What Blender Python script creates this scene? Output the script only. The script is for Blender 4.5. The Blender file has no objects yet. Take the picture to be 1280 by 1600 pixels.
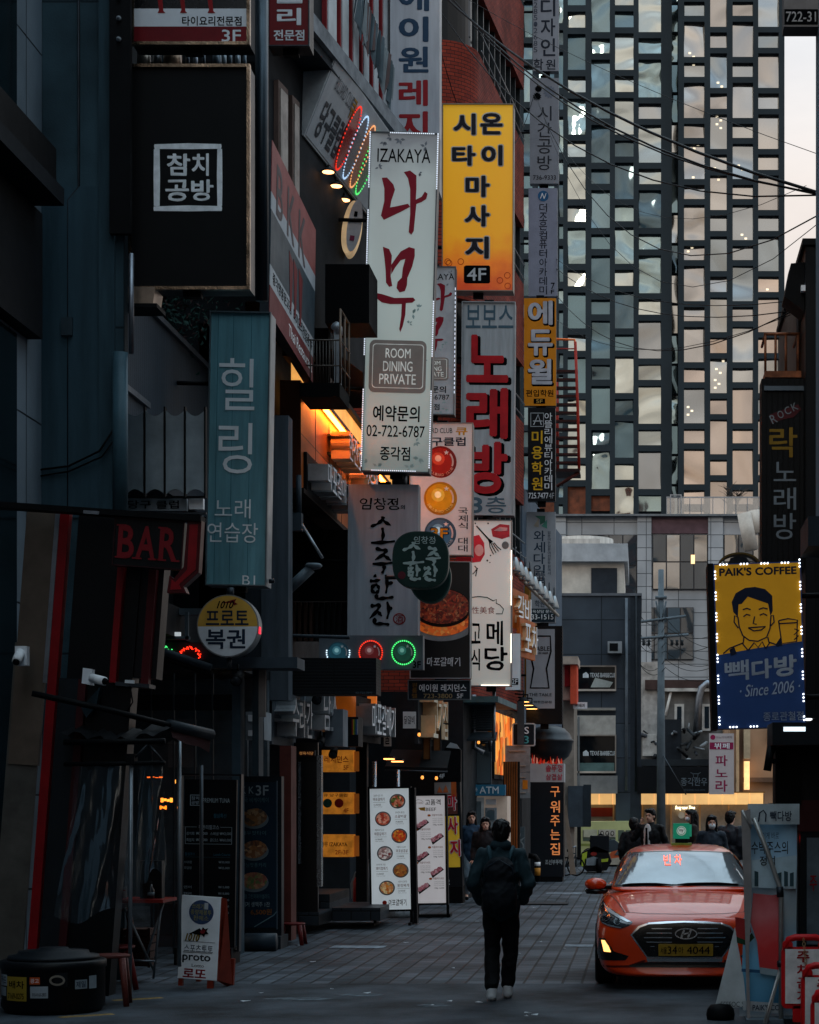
import bpy, bmesh, math, random
from mathutils import Vector, Matrix, noise as mnoise
from mathutils.geometry import tessellate_polygon
from mathutils.bvhtree import BVHTree
R = math.radians
random.seed(7)
SC = bpy.context.scene
COL = SC.collection

# ---------------------------------------------------------------- camera, sky, sun, exposure
K, VX, HY, CH = 3000.0, 1000.0, 1255.0, 1.95          # focal length in photo pixels, vanishing point, eye height
cam = bpy.data.objects.new('camera', bpy.data.cameras.new('camera'))
COL.objects.link(cam)
cam.location = (0, 0, CH)
cam.rotation_euler = (R(90), 0, 0)
cam.data.sensor_fit = 'VERTICAL'
cam.data.sensor_height = 36.0
cam.data.lens = 36.0 * K / 1600.0
cam.data.shift_x = -(VX - 640) / 1600.0
cam.data.shift_y = (HY - 800) / 1600.0
cam.data.clip_start = 0.1
cam.data.clip_end = 3000
SC.camera = cam

SUN_EL, SUN_AZ = 24.0, 200.0                            # sun behind the viewer, low and soft behind cloud
world = bpy.data.worlds.new('World')
SC.world = world
world.use_nodes = True
wn, wl = world.node_tree.nodes, world.node_tree.links
bg = wn['Background']
sky = wn.new('ShaderNodeTexSky')
sky.sky_type = 'NISHITA'
sky.sun_disc = False
sky.sun_elevation = R(SUN_EL)
sky.sun_rotation = R(SUN_AZ)
sky.dust_density = 3.0
tc = wn.new('ShaderNodeTexCoord')
cn = wn.new('ShaderNodeTexNoise')
cn.inputs['Scale'].default_value = 2.2
cn.inputs['Detail'].default_value = 7
mp = wn.new('ShaderNodeMapping')
mp.inputs['Scale'].default_value = (1, 1, 2.6)
wl.new(tc.outputs['Generated'], mp.inputs[0])
wl.new(mp.outputs[0], cn.inputs['Vector'])
cr = wn.new('ShaderNodeValToRGB')
cr.color_ramp.elements[0].position = .34
cr.color_ramp.elements[0].color = (.62, .65, .70, 1)
cr.color_ramp.elements[1].position = .66
cr.color_ramp.elements[1].color = (1.2, 1.17, 1.13, 1)
wl.new(cn.outputs['Fac'], cr.inputs[0])
wm = wn.new('ShaderNodeMixRGB')
wm.inputs[0].default_value = .95
wl.new(sky.outputs[0], wm.inputs[1])
zs_ = wn.new('ShaderNodeSeparateXYZ')
wl.new(tc.outputs['Generated'], zs_.inputs[0])
zr_ = wn.new('ShaderNodeValToRGB')                      # overcast: rosy low down, brighter and bluer overhead
ze = zr_.color_ramp.elements
ze[0].position, ze[0].color = 0.0, (3.4, 2.9, 2.6, 1)
e_ = ze.new(.10); e_.color = (4.8, 4.2, 3.8, 1)
ze[1].position, ze[1].color = 1.0, (11.0, 14.5, 17.0, 1)
e_ = ze.new(.30); e_.color = (5.7, 5.2, 4.85, 1)
e_ = ze.new(.55); e_.color = (7.2, 8.4, 9.4, 1)
wl.new(zs_.outputs[2], zr_.inputs[0])
zm_ = wn.new('ShaderNodeMixRGB')
zm_.blend_type = 'MULTIPLY'
zm_.inputs[0].default_value = 1
wl.new(zr_.outputs[0], zm_.inputs[1])
wl.new(cr.outputs[0], zm_.inputs[2])
wl.new(zm_.outputs[0], wm.inputs[2])
wl.new(wm.outputs[0], bg.inputs['Color'])
bg.inputs['Strength'].default_value = 0.10

sun = bpy.data.objects.new('sun', bpy.data.lights.new('sun', 'SUN'))
COL.objects.link(sun)
sun.data.energy = 0.5
sun.data.angle = R(14)
sun.data.color = (1.0, .86, .70)
sa, se = R(SUN_AZ), R(SUN_EL)
sdir = Vector((math.sin(sa) * math.cos(se), math.cos(sa) * math.cos(se), math.sin(se)))
sun.rotation_euler = sdir.to_track_quat('Z', 'Y').to_euler()

SC.view_settings.view_transform = 'Standard'
SC.view_settings.look = 'None'
SC.view_settings.exposure = 0.75
SC.view_settings.gamma = 1.0
SC.render.engine = 'CYCLES'
SC.cycles.max_bounces = 6
SC.cycles.use_denoising = True

# ---------------------------------------------------------------- materials
def lin(h):
    if not isinstance(h, str):
        return tuple(h)
    h = h.lstrip('#')
    o = []
    for i in (0, 2, 4):
        c = int(h[i:i + 2], 16) / 255
        o.append(c / 12.92 if c <= .04045 else ((c + .055) / 1.055) ** 2.4)
    return tuple(o)

MATS = {}
def nodes_of(name):
    mt = bpy.data.materials.new(name)
    mt.use_nodes = True
    return mt, mt.node_tree.nodes, mt.node_tree.links, mt.node_tree.nodes['Principled BSDF']

def m(h, rough=.55, metal=0.0, emit=0.0, grime=.3, scale=2.5, bump=.15, ior=1.45, coat=0.0, streak=False):
    """painted / plastic / metal surface with uneven wear; emit > 0 for lamps, lit signs and surfaces brightened by a glow"""
    key = (str(h), rough, metal, emit, grime, scale, bump, ior, coat, streak)
    if key in MATS:
        return MATS[key]
    mt, n, l, p = nodes_of('surface')
    c = lin(h)
    t = n.new('ShaderNodeTexCoord')
    no = n.new('ShaderNodeTexNoise')
    no.inputs['Scale'].default_value = scale
    no.inputs['Detail'].default_value = 8
    no.inputs['Roughness'].default_value = .62
    v = t.outputs['Object']
    if streak:
        mpn = n.new('ShaderNodeMapping')
        mpn.inputs['Scale'].default_value = (3.0, 3.0, .35)
        l.new(v, mpn.inputs[0])
        v = mpn.outputs[0]
    l.new(v, no.inputs['Vector'])
    rp = n.new('ShaderNodeMapRange')
    rp.inputs[1].default_value, rp.inputs[2].default_value = .35, .68
    rp.inputs[3].default_value, rp.inputs[4].default_value = 1 - grime, 1 + grime * .25
    l.new(no.outputs['Fac'], rp.inputs[0])
    mx = n.new('ShaderNodeVectorMath')
    mx.operation = 'SCALE'
    mx.inputs[0].default_value = c
    l.new(rp.outputs[0], mx.inputs['Scale'])
    l.new(mx.outputs[0], p.inputs['Base Color'])
    rr = n.new('ShaderNodeMapRange')
    rr.inputs[3].default_value, rr.inputs[4].default_value = min(1, rough + .14), max(.02, rough - .1)
    l.new(no.outputs['Fac'], rr.inputs[0])
    l.new(rr.outputs[0], p.inputs['Roughness'])
    p.inputs['Metallic'].default_value = metal
    p.inputs['IOR'].default_value = ior
    if ior == 1.45 and not metal and rough >= .35:
        p.inputs['Specular IOR Level'].default_value = .2
    p.inputs['Coat Weight'].default_value = coat
    p.inputs['Coat Roughness'].default_value = .03
    p.inputs['Coat IOR'].default_value = 1.5
    if bump:
        n2 = n.new('ShaderNodeTexNoise')
        n2.inputs['Scale'].default_value = 60
        n2.inputs['Detail'].default_value = 4
        l.new(t.outputs['Object'], n2.inputs['Vector'])
        b = n.new('ShaderNodeBump')
        b.inputs['Strength'].default_value = bump
        b.inputs['Distance'].default_value = .01
        l.new(n2.outputs['Fac'], b.inputs['Height'])
        l.new(b.outputs[0], p.inputs['Normal'])
    if emit:
        l.new(mx.outputs[0], p.inputs['Emission Color'])
        p.inputs['Emission Strength'].default_value = emit
    MATS[key] = mt
    return mt

def lamp(h, s):
    key = ('lamp', str(h), s)
    if key not in MATS:
        mt, n, l, p = nodes_of('glowing')
        p.inputs['Base Color'].default_value = (*lin(h), 1)
        p.inputs['Emission Color'].default_value = (*lin(h), 1)
        p.inputs['Emission Strength'].default_value = s
        MATS[key] = mt
    return MATS[key]

def m_brick(c1, c2, mortar, bw, bh, axes='yz', msize=.012, rough=.8, bumpd=.02, off=.5, grime=.35, nscale=1.2, var=0.0):
    key = ('brick', c1, c2, mortar, bw, bh, axes, msize, rough, off, grime, nscale)
    if key in MATS:
        return MATS[key]
    mt, n, l, p = nodes_of('coursed')
    t = n.new('ShaderNodeTexCoord')
    sp = n.new('ShaderNodeSeparateXYZ')
    l.new(t.outputs['Object'], sp.inputs[0])
    cb = n.new('ShaderNodeCombineXYZ')
    ix = {'x': 0, 'y': 1, 'z': 2}
    if axes == 'diag':                                   # corner that turns: use x + y as the run
        ad = n.new('ShaderNodeMath')
        l.new(sp.outputs[0], ad.inputs[0]); l.new(sp.outputs[1], ad.inputs[1])
        l.new(ad.outputs[0], cb.inputs[0]); l.new(sp.outputs[2], cb.inputs[1])
    else:
        l.new(sp.outputs[ix[axes[0]]], cb.inputs[0]); l.new(sp.outputs[ix[axes[1]]], cb.inputs[1])
    p.inputs['Specular IOR Level'].default_value = .3 if rough < .63 and bw < .6 and axes == 'xy' else .15
    br = n.new('ShaderNodeTexBrick')
    br.offset = off
    br.inputs['Color1'].default_value = (*lin(c1), 1)
    br.inputs['Color2'].default_value = (*lin(c2), 1)
    br.inputs['Mortar'].default_value = (*lin(mortar), 1)
    br.inputs['Scale'].default_value = 1
    br.inputs['Brick Width'].default_value = bw
    br.inputs['Row Height'].default_value = bh
    br.inputs['Mortar Size'].default_value = msize
    br.inputs['Mortar Smooth'].default_value = .3
    l.new(cb.outputs[0], br.inputs['Vector'])
    no = n.new('ShaderNodeTexNoise')
    no.inputs['Scale'].default_value = nscale
    no.inputs['Detail'].default_value = 9
    l.new(t.outputs['Object'], no.inputs['Vector'])
    rp = n.new('ShaderNodeMapRange')
    rp.inputs[1].default_value, rp.inputs[2].default_value = .32, .7
    rp.inputs[3].default_value, rp.inputs[4].default_value = 1 - grime, 1.15
    l.new(no.outputs['Fac'], rp.inputs[0])
    mx = n.new('ShaderNodeVectorMath')
    mx.operation = 'SCALE'
    l.new(br.outputs['Color'], mx.inputs[0])
    l.new(rp.outputs[0], mx.inputs['Scale'])
    l.new(mx.outputs[0], p.inputs['Base Color'])
    rg = n.new('ShaderNodeMapRange')
    rg.inputs[3].default_value, rg.inputs[4].default_value = min(1, rough + .12), rough - .22
    l.new(no.outputs['Fac'], rg.inputs[0])
    l.new(rg.outputs[0], p.inputs['Roughness'])
    b = n.new('ShaderNodeBump')
    b.inputs['Strength'].default_value = .6
    b.inputs['Distance'].default_value = bumpd
    b.invert = True
    l.new(br.outputs['Fac'], b.inputs['Height'])
    n3 = n.new('ShaderNodeTexNoise')
    n3.inputs['Scale'].default_value = 45
    l.new(t.outputs['Object'], n3.inputs['Vector'])
    b2 = n.new('ShaderNodeBump')
    b2.inputs['Strength'].default_value = .3
    b2.inputs['Distance'].default_value = .01
    l.new(n3.outputs['Fac'], b2.inputs['Height'])
    l.new(b.outputs[0], b2.inputs['Normal'])
    l.new(b2.outputs[0], p.inputs['Normal'])
    MATS[key] = mt
    return mt

def m_glass(tint='#10181c', wave=0.0, wscale=.5, rough=.04, metal=0.0, ior=1.9):
    """window glass seen from outside: dark, mirror-like, slightly wavy"""
    key = ('glass', tint, wave, wscale, rough, metal, ior)
    if key in MATS:
        return MATS[key]
    mt, n, l, p = nodes_of('window_glass')
    p.inputs['Base Color'].default_value = (*lin(tint), 1)
    p.inputs['Roughness'].default_value = rough
    p.inputs['Metallic'].default_value = metal
    p.inputs['IOR'].default_value = ior
    if wave:
        t = n.new('ShaderNodeTexCoord')
        no = n.new('ShaderNodeTexNoise')
        no.inputs['Scale'].default_value = wscale
        no.inputs['Detail'].default_value = 1.5
        no.inputs['Distortion'].default_value = .6
        l.new(t.outputs['Object'], no.inputs['Vector'])
        b = n.new('ShaderNodeBump')
        b.inputs['Strength'].default_value = 1
        b.inputs['Distance'].default_value = wave
        l.new(no.outputs['Fac'], b.inputs['Height'])
        l.new(b.outputs[0], p.inputs['Normal'])
    MATS[key] = mt
    return mt

def m_clear(tint='#e8eef0', rough=.08, alpha=.16, wrinkle=.6):
    """clear vinyl or glass one looks through"""
    key = ('clear', tint, rough, alpha, wrinkle)
    if key in MATS:
        return MATS[key]
    mt, n, l, p = nodes_of('clear_sheet')
    p.inputs['Base Color'].default_value = (*lin(tint), 1)
    p.inputs['Roughness'].default_value = rough
    tr = n.new('ShaderNodeBsdfTransparent')
    mix = n.new('ShaderNodeMixShader')
    fr = n.new('ShaderNodeFresnel')
    fr.inputs['IOR'].default_value = 1.5
    ad = n.new('ShaderNodeMath')
    ad.inputs[1].default_value = alpha
    l.new(fr.outputs[0], ad.inputs[0])
    gl = n.new('ShaderNodeBsdfGlossy')
    gl.inputs['Roughness'].default_value = rough
    gl.inputs['Color'].default_value = (*lin(tint), 1)
    l.new(ad.outputs[0], mix.inputs[0])
    l.new(tr.outputs[0], mix.inputs[1])
    l.new(gl.outputs[0], mix.inputs[2])
    if wrinkle:
        t = n.new('ShaderNodeTexCoord')
        no = n.new('ShaderNodeTexNoise')
        no.inputs['Scale'].default_value = 2.2
        no.inputs['Detail'].default_value = 2
        mpn = n.new('ShaderNodeMapping')
        mpn.inputs['Scale'].default_value = (2, 2, .5)
        l.new(t.outputs['Object'], mpn.inputs[0])
        l.new(mpn.outputs[0], no.inputs['Vector'])
        b = n.new('ShaderNodeBump')
        b.inputs['Strength'].default_value = wrinkle
        b.inputs['Distance'].default_value = .15
        l.new(no.outputs['Fac'], b.inputs['Height'])
        l.new(b.outputs[0], gl.inputs['Normal'])
        l.new(b.outputs[0], fr.inputs['Normal'])
    l.new(mix.outputs[0], n['Material Output'].inputs['Surface'])
    MATS[key] = mt
    return mt

def m_food(cols, scale=30, emit=0.0):
    """a printed photograph of food: small irregular patches of several colours"""
    key = ('food', tuple(cols), scale, emit)
    if key in MATS:
        return MATS[key]
    mt, n, l, p = nodes_of('printed_food')
    t = n.new('ShaderNodeTexCoord')
    vo = n.new('ShaderNodeTexVoronoi')
    vo.inputs['Scale'].default_value = scale
    no = n.new('ShaderNodeTexNoise')
    no.inputs['Scale'].default_value = scale * .8
    no.inputs['Detail'].default_value = 5
    l.new(t.outputs['Object'], no.inputs['Vector'])
    mxv = n.new('ShaderNodeVectorMath')
    mxv.operation = 'MULTIPLY_ADD'
    l.new(no.outputs['Color'], mxv.inputs[0])
    mxv.inputs[1].default_value = (.06, .06, .06)
    l.new(t.outputs['Object'], mxv.inputs[2])
    l.new(mxv.outputs[0], vo.inputs['Vector'])
    rp = n.new('ShaderNodeValToRGB')
    rp.color_ramp.interpolation = 'LINEAR'
    els = rp.color_ramp.elements
    while len(els) < len(cols):
        els.new(.5)
    for i, c in enumerate(cols):
        els[i].position = i / max(1, len(cols) - 1)
        els[i].color = (*lin(c), 1)
    sp = n.new('ShaderNodeSeparateColor')
    l.new(vo.outputs['Color'], sp.inputs[0])
    l.new(sp.outputs[0], rp.inputs[0])
    l.new(rp.outputs[0], p.inputs['Base Color'])
    p.inputs['Roughness'].default_value = .4
    if emit:
        l.new(rp.outputs[0], p.inputs['Emission Color'])
        p.inputs['Emission Strength'].default_value = emit
    MATS[key] = mt
    return mt

def m_grad(stops, z0, z1, rough=.4, emit=0.0, nz=.12, scale=2.0):
    """a print that changes colour from bottom (z0) to top (z1)"""
    key = ('grad', tuple(stops), z0, z1, emit)
    if key in MATS:
        return MATS[key]
    mt, n, l, p = nodes_of('printed_blend')
    t = n.new('ShaderNodeTexCoord')
    sp = n.new('ShaderNodeSeparateXYZ')
    l.new(t.outputs['Object'], sp.inputs[0])
    no = n.new('ShaderNodeTexNoise')
    no.inputs['Scale'].default_value = scale
    no.inputs['Detail'].default_value = 7
    l.new(t.outputs['Object'], no.inputs['Vector'])
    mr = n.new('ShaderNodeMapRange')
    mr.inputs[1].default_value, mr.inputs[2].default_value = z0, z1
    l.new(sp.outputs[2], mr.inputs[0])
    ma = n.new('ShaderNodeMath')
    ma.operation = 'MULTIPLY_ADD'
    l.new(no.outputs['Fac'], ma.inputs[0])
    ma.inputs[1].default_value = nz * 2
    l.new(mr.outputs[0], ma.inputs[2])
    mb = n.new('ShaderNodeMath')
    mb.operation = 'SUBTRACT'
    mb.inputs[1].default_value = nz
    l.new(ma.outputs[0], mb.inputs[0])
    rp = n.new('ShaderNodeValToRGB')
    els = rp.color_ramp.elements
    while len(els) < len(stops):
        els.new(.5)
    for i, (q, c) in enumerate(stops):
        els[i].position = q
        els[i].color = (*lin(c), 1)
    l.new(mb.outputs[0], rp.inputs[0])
    l.new(rp.outputs[0], p.inputs['Base Color'])
    p.inputs['Roughness'].default_value = rough
    if emit:
        l.new(rp.outputs[0], p.inputs['Emission Color'])
        p.inputs['Emission Strength'].default_value = emit
    MATS[key] = mt
    return mt

# ---------------------------------------------------------------- geometry
def W(px, py, d):
    return Vector(((px - VX) * d / K, d, CH + (HY - py) * d / K))

GLY = {}
_fc = bpy.data.curves.new('lettering_source', 'FONT')
_fo = bpy.data.objects.new('lettering_source', _fc)
COL.objects.link(_fo)
def glyph(s, bold=.02, shear=0.0):
    k = (s, bold, shear)
    if k not in GLY:
        _fc.body = s
        _fc.shear = shear
        _fc.resolution_u = 3
        dg = bpy.context.evaluated_depsgraph_get()
        dg.update()
        me = bpy.data.meshes.new_from_object(_fo.evaluated_get(dg))
        vs = [(v.co.x, v.co.y) for v in me.vertices]
        fs = [tuple(q.vertices) for q in me.polygons]
        bpy.data.meshes.remove(me)
        if vs:
            x0 = min(v[0] for v in vs); x1 = max(v[0] for v in vs)
            y0 = min(v[1] for v in vs); y1 = max(v[1] for v in vs)
            w, h = max(x1 - x0, 1e-6), max(y1 - y0, 1e-6)
            vs = [((x - x0) / w, (y - y0) / h) for x, y in vs]
        if bold > 0 and vs:                              # heavier weight: the outline laid over itself, shifted all round
            n0, v0, f0 = len(vs), list(vs), list(fs)
            r_ = bold * .62
            asp = w / h
            rx, ry = r_ / max(asp, .2), r_
            if len(s) > 1:
                rx = r_ / max(asp, 1.0) 
            num = 8 if bold > .03 else 5
            vs = []
            fs = []
            for q in range(num):
                g = 2 * math.pi * (q + .5) / num
                o = len(vs)
                vs += [((x * (1 - 2 * rx) + rx + rx * math.cos(g)), (y * (1 - 2 * ry) + ry + ry * math.sin(g)), q + 1) for x, y in v0]
                fs += [tuple(i + o for i in f) for f in f0]
            o = len(vs)
            if bold > .07:
                for q in range(8):
                    g = 2 * math.pi * q / 8
                    o = len(vs)
                    vs += [((x * (1 - 2 * rx) + rx + rx * .5 * math.cos(g)), (y * (1 - 2 * ry) + ry + ry * .5 * math.sin(g)), q + 10) for x, y in v0]
                    fs += [tuple(i + o for i in f) for f in f0]
            o = len(vs)
            vs += [(x * (1 - 2 * rx) + rx, y * (1 - 2 * ry) + ry, 0) for x, y in v0]
            fs += [tuple(i + o for i in f) for f in f0]
        else:
            vs = [(x, y, 0) for x, y in vs]
        GLY[k] = (vs, fs)
    return GLY[k]

class T:
    """one thing: an Empty (or a mesh, part key '') with parts; px mode: coordinates are photo pixels on the plane at depth d"""
    ALL = []
    def __init__(s, name, label=None, cat=None, group=None, kind=None, at=None, pos=None, rz=0.0, roll=0.0, basis=None):
        s.name, s.label, s.cat, s.group, s.kind = name, label, cat, group, kind
        s.px = at
        s.buf = {}
        s.labels = {}
        if at:
            s.s = at[2] / K
            pos = W(*at)
        else:
            s.s = 1.0
        s.M = Matrix.Translation(Vector(pos)) @ (basis.to_4x4() if basis else Matrix.Rotation(R(rz), 4, 'Z') @ Matrix.Rotation(R(roll), 4, 'Y'))
        T.ALL.append(s)
    def P(s, x, y, dep=0.0):
        if s.px:
            return Vector(((x - s.px[0]) * s.s, dep, (s.px[1] - y) * s.s))
        return Vector((x, dep, y))
    def mesh(s, key, mat, vs, fs, smooth=False):
        b = s.buf.setdefault(key, [[], [], [], [], []])
        o = len(b[0])
        b[0].extend(tuple(v) for v in vs)
        if mat not in b[4]:
            b[4].append(mat)
        mi = b[4].index(mat)
        for f in fs:
            b[1].append(tuple(i + o for i in f))
            b[2].append(mi)
            b[3].append(smooth)
    def b3(s, key, mat, a, c):
        x0, x1 = sorted((a[0], c[0])); y0, y1 = sorted((a[1], c[1])); z0, z1 = sorted((a[2], c[2]))
        s.mesh(key, mat, [(x0, y0, z0), (x1, y0, z0), (x1, y1, z0), (x0, y1, z0), (x0, y0, z1), (x1, y0, z1), (x1, y1, z1), (x0, y1, z1)],
               [(3, 2, 1, 0), (4, 5, 6, 7), (0, 1, 5, 4), (1, 2, 6, 5), (2, 3, 7, 6), (3, 0, 4, 7)])
    def bx(s, key, mat, x0, y0, x1, y1, d0=0.0, d1=.02):
        s.b3(key, mat, s.P(x0, y1, d0), s.P(x1, y0, d1))
    def frame(s, key, mat, x0, y0, x1, y1, w, d0, d1):
        f = 1 if s.px else -1
        if not s.px:
            y0, y1 = max(y0, y1), min(y0, y1)
        s.bx(key, mat, x0, y0, x0 + w, y1, d0, d1)
        s.bx(key, mat, x1 - w, y0, x1, y1, d0, d1)
        s.bx(key, mat, x0 + w, y0, x1 - w, y0 + w * f, d0, d1)
        s.bx(key, mat, x0 + w, y1 - w * f, x1 - w, y1, d0, d1)
    def poly(s, key, mat, pts, dep=0.0, th=.004):
        q = [s.P(x, y, dep) for x, y in pts]
        tr = tessellate_polygon([[Vector((v.x, v.z, 0)) for v in q]])
        n = len(q)
        area = sum(q[i].x * q[(i + 1) % n].z - q[(i + 1) % n].x * q[i].z for i in range(n))
        fs = []
        for a, b, c in tr:
            cr_ = (q[b].x - q[a].x) * (q[c].z - q[a].z) - (q[c].x - q[a].x) * (q[b].z - q[a].z)
            fs.append((a, b, c) if cr_ > 0 else (a, c, b))
        if th:
            vs = q + [v + Vector((0, th, 0)) for v in q]
            fs2 = list(fs) + [(a + n, c + n, b + n) for a, b, c in fs]
            for i in range(n):
                j = (i + 1) % n
                fs2.append((i, i + n, j + n, j) if area > 0 else (i, j, j + n, i + n))
            s.mesh(key, mat, vs, fs2)
        else:
            s.mesh(key, mat, q, fs)
    def ell(s, key, mat, cx, cy, rx, ry=None, dep=0.0, th=.004, n=36, wob=0.0):
        ry = rx if ry is None else ry
        s.poly(key, mat, [(cx + rx * (1 + wob * math.sin(3 * a + cx)) * math.cos(a), cy + ry * (1 + wob * math.cos(2 * a + cy)) * math.sin(a)) for a in [2 * math.pi * i / n for i in range(n)]], dep, th)
    def ring(s, key, mat, cx, cy, rx, ry, w, dep=0.0, n=40, a0=0.0, a1=360.0, th=.004):
        vs, fs = [], []
        full = abs(a1 - a0) >= 360
        for i in range(n + 1):
            a = R(a0 + (a1 - a0) * i / n)
            for k in (1.0, 0.0):
                vs.append(s.P(cx + (rx - w * k) * math.cos(a), cy - (ry - w * k) * math.sin(a), dep))
        o = len(vs)
        vs += [v + Vector((0, th, 0)) for v in vs]
        for i in range(n):
            a, b, c, d = 2 * i, 2 * i + 1, 2 * i + 3, 2 * i + 2
            fs += [(a, b, c, d), (a + o, d + o, c + o, b + o), (a, d, d + o, a + o), (b, b + o, c + o, c)]
        s.mesh(key, mat, vs, fs)
    def line(s, key, mat, pts, w, dep=0.0, th=.003):
        """a flat stroke of width w along pts (one or a width per point)"""
        ws = w if isinstance(w, (list, tuple)) else [w] * len(pts)
        L, Rr = [], []
        for i, (x, y) in enumerate(pts):
            a = pts[max(i - 1, 0)]; b = pts[min(i + 1, len(pts) - 1)]
            dx, dy = b[0] - a[0], b[1] - a[1]
            q = math.hypot(dx, dy) or 1
            L.append((x - dy / q * ws[i] / 2, y + dx / q * ws[i] / 2))
            Rr.append((x + dy / q * ws[i] / 2, y - dx / q * ws[i] / 2))
        vs = [s.P(*p, dep) for p in L] + [s.P(*p, dep) for p in Rr]
        n = len(pts)
        fs = [(i, i + 1, n + i + 1, n + i) for i in range(n - 1)]
        if th:
            o = len(vs)
            vs = vs + [v + Vector((0, th, 0)) for v in vs]
            fs = fs + [tuple(i + o for i in reversed(f)) for f in fs] + [(i, i + o, i + 1 + o, i + 1) for i in range(n - 1)] + [(n + i, n + i + 1, n + i + 1 + o, n + i + o) for i in range(n - 1)]
        s.mesh(key, mat, vs, fs)
    def txt(s, key, mat, st, x0, y0, x1, y1, bold=.02, dep=-.014, shear=0.0, wob=0.0, skew=0.0, rot=0.0):
        vs, fs = glyph(st, bold, shear)
        out = []
        cx, cy = (x0 + x1) / 2, (y0 + y1) / 2
        ca, sa_ = math.cos(R(rot)), math.sin(R(rot))
        for u, v, lay in vs:
            if wob:
                q = mnoise.noise_vector(Vector((u * 4 + x0, v * 4 + y0, 1.7)))
                u += q.x * wob; v += q.y * wob
            x = x0 + (x1 - x0) * u; y = y1 + (y0 - y1) * v + skew * (u - .5)
            if rot:
                x, y = cx + (x - cx) * ca - (y - cy) * sa_, cy + (x - cx) * sa_ + (y - cy) * ca
            out.append(s.P(x, y, dep + lay * .0004))
        s.mesh(key, mat, out, fs)
    def vtxt(s, key, mat, st, x0, y0, x1, y1, gap=.12, **kw):
        n = len(st)
        h = (y1 - y0) / (n - gap)
        for i, ch in enumerate(st):
            if ch != ' ':
                s.txt(key, mat, ch, x0, y0 + i * h, x1, y0 + i * h + h * (1 - gap), **kw)
    def tube(s, key, mat, pts, r, n=8, cap=True, px=False, smooth=True):
        pts = [s.P(*q) if px else Vector(q) for q in pts]
        rs = r if isinstance(r, (list, tuple)) else [r] * len(pts)
        vs, fs = [], []
        t0 = (pts[1] - pts[0]).normalized()
        up = Vector((0, 0, 1)) if abs(t0.z) < .9 else Vector((1, 0, 0))
        a = t0.cross(up).normalized()
        for i, q in enumerate(pts):
            t = ((pts[min(i + 1, len(pts) - 1)] - q).normalized() + (q - pts[max(i - 1, 0)]).normalized()).normalized()
            a = (a - t * a.dot(t)).normalized()
            b = t.cross(a)
            for k in range(n):
                g = 2 * math.pi * k / n
                vs.append(q + (a * math.cos(g) + b * math.sin(g)) * rs[i])
        for i in range(len(pts) - 1):
            for k in range(n):
                k2 = (k + 1) % n
                fs.append((i * n + k, i * n + k2, (i + 1) * n + k2, (i + 1) * n + k))
        if cap:
            fs.append(tuple(range(n - 1, -1, -1)))
            fs.append(tuple((len(pts) - 1) * n + k for k in range(n)))
        s.mesh(key, mat, vs, fs, smooth)
    def lathe(s, key, mat, prof, c=(0, 0, 0), n=24, axis='z', smooth=True, sx=1.0, sy=1.0):
        vs, fs = [], []
        for r, z in prof:
            for k in range(n):
                g = 2 * math.pi * k / n
                q = (r * math.cos(g) * sx, r * math.sin(g) * sy, z)
                if axis == 'y':
                    q = (q[0], z, q[1])
                elif axis == 'x':
                    q = (z, q[0], q[1])
                vs.append((q[0] + c[0], q[1] + c[1], q[2] + c[2]))
        for i in range(len(prof) - 1):
            for k in range(n):
                k2 = (k + 1) % n
                fs.append((i * n + k, i * n + k2, (i + 1) * n + k2, (i + 1) * n + k))
        fs.append(tuple(range(n - 1, -1, -1)))
        fs.append(tuple((len(prof) - 1) * n + k for k in range(n)))
        s.mesh(key, mat, vs, fs, smooth)
    def made(s, key, me, mat):
        """take an existing mesh datablock in as a part"""
        s.mesh(key, mat, [v.co for v in me.vertices], [tuple(q.vertices) for q in me.polygons], True)
    def build(s):
        def mk(name, b):
            me = bpy.data.meshes.new(name)
            me.from_pydata(b[0], [], b[1])
            for q in b[4]:
                me.materials.append(q)
            me.polygons.foreach_set('material_index', b[2])
            me.polygons.foreach_set('use_smooth', b[3])
            me.update()
            o = bpy.data.objects.new(name, me)
            COL.objects.link(o)
            return o
        if '' in s.buf:
            root = mk(s.name, s.buf[''])
        else:
            root = bpy.data.objects.new(s.name, None)
            root.empty_display_size = .2
            COL.objects.link(root)
        root.matrix_world = s.M
        for k, v in (('label', s.label), ('category', s.cat), ('group', s.group), ('kind', s.kind)):
            if v:
                root[k] = v
        done = {'': root}
        for key in sorted((k for k in s.buf if k), key=lambda k: k.count('/')):
            par, _, leaf = key.rpartition('/')
            o = mk(leaf.split('#')[0], s.buf[key])
            if par and par not in done:
                raise ValueError('no parent part ' + key)
            o.parent = done[par]
            if key in s.labels:
                o['label'] = s.labels[key]
            done[key] = o
        s.root = root
        return root

def copy_thing(root, M, label=None):
    def cp(o, par):
        c = o.copy()
        COL.objects.link(c)
        if par:
            c.parent = par
        for ch in list(kids.get(o, [])):
            cp(ch, c)
        return c
    kids = {}
    for o in COL.objects:
        if o.parent:
            kids.setdefault(o.parent, []).append(o)
    r = cp(root, None)
    r.matrix_world = M
    if label:
        r['label'] = label
    return r

def frame3(O, A, B):
    """orthonormal basis: x along O->A, z towards B"""
    x = (A - O).normalized()
    z = (B - O)
    z = (z - x * z.dot(x)).normalized()
    y = z.cross(x)
    return Matrix((x, y, z)).transposed()

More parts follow.
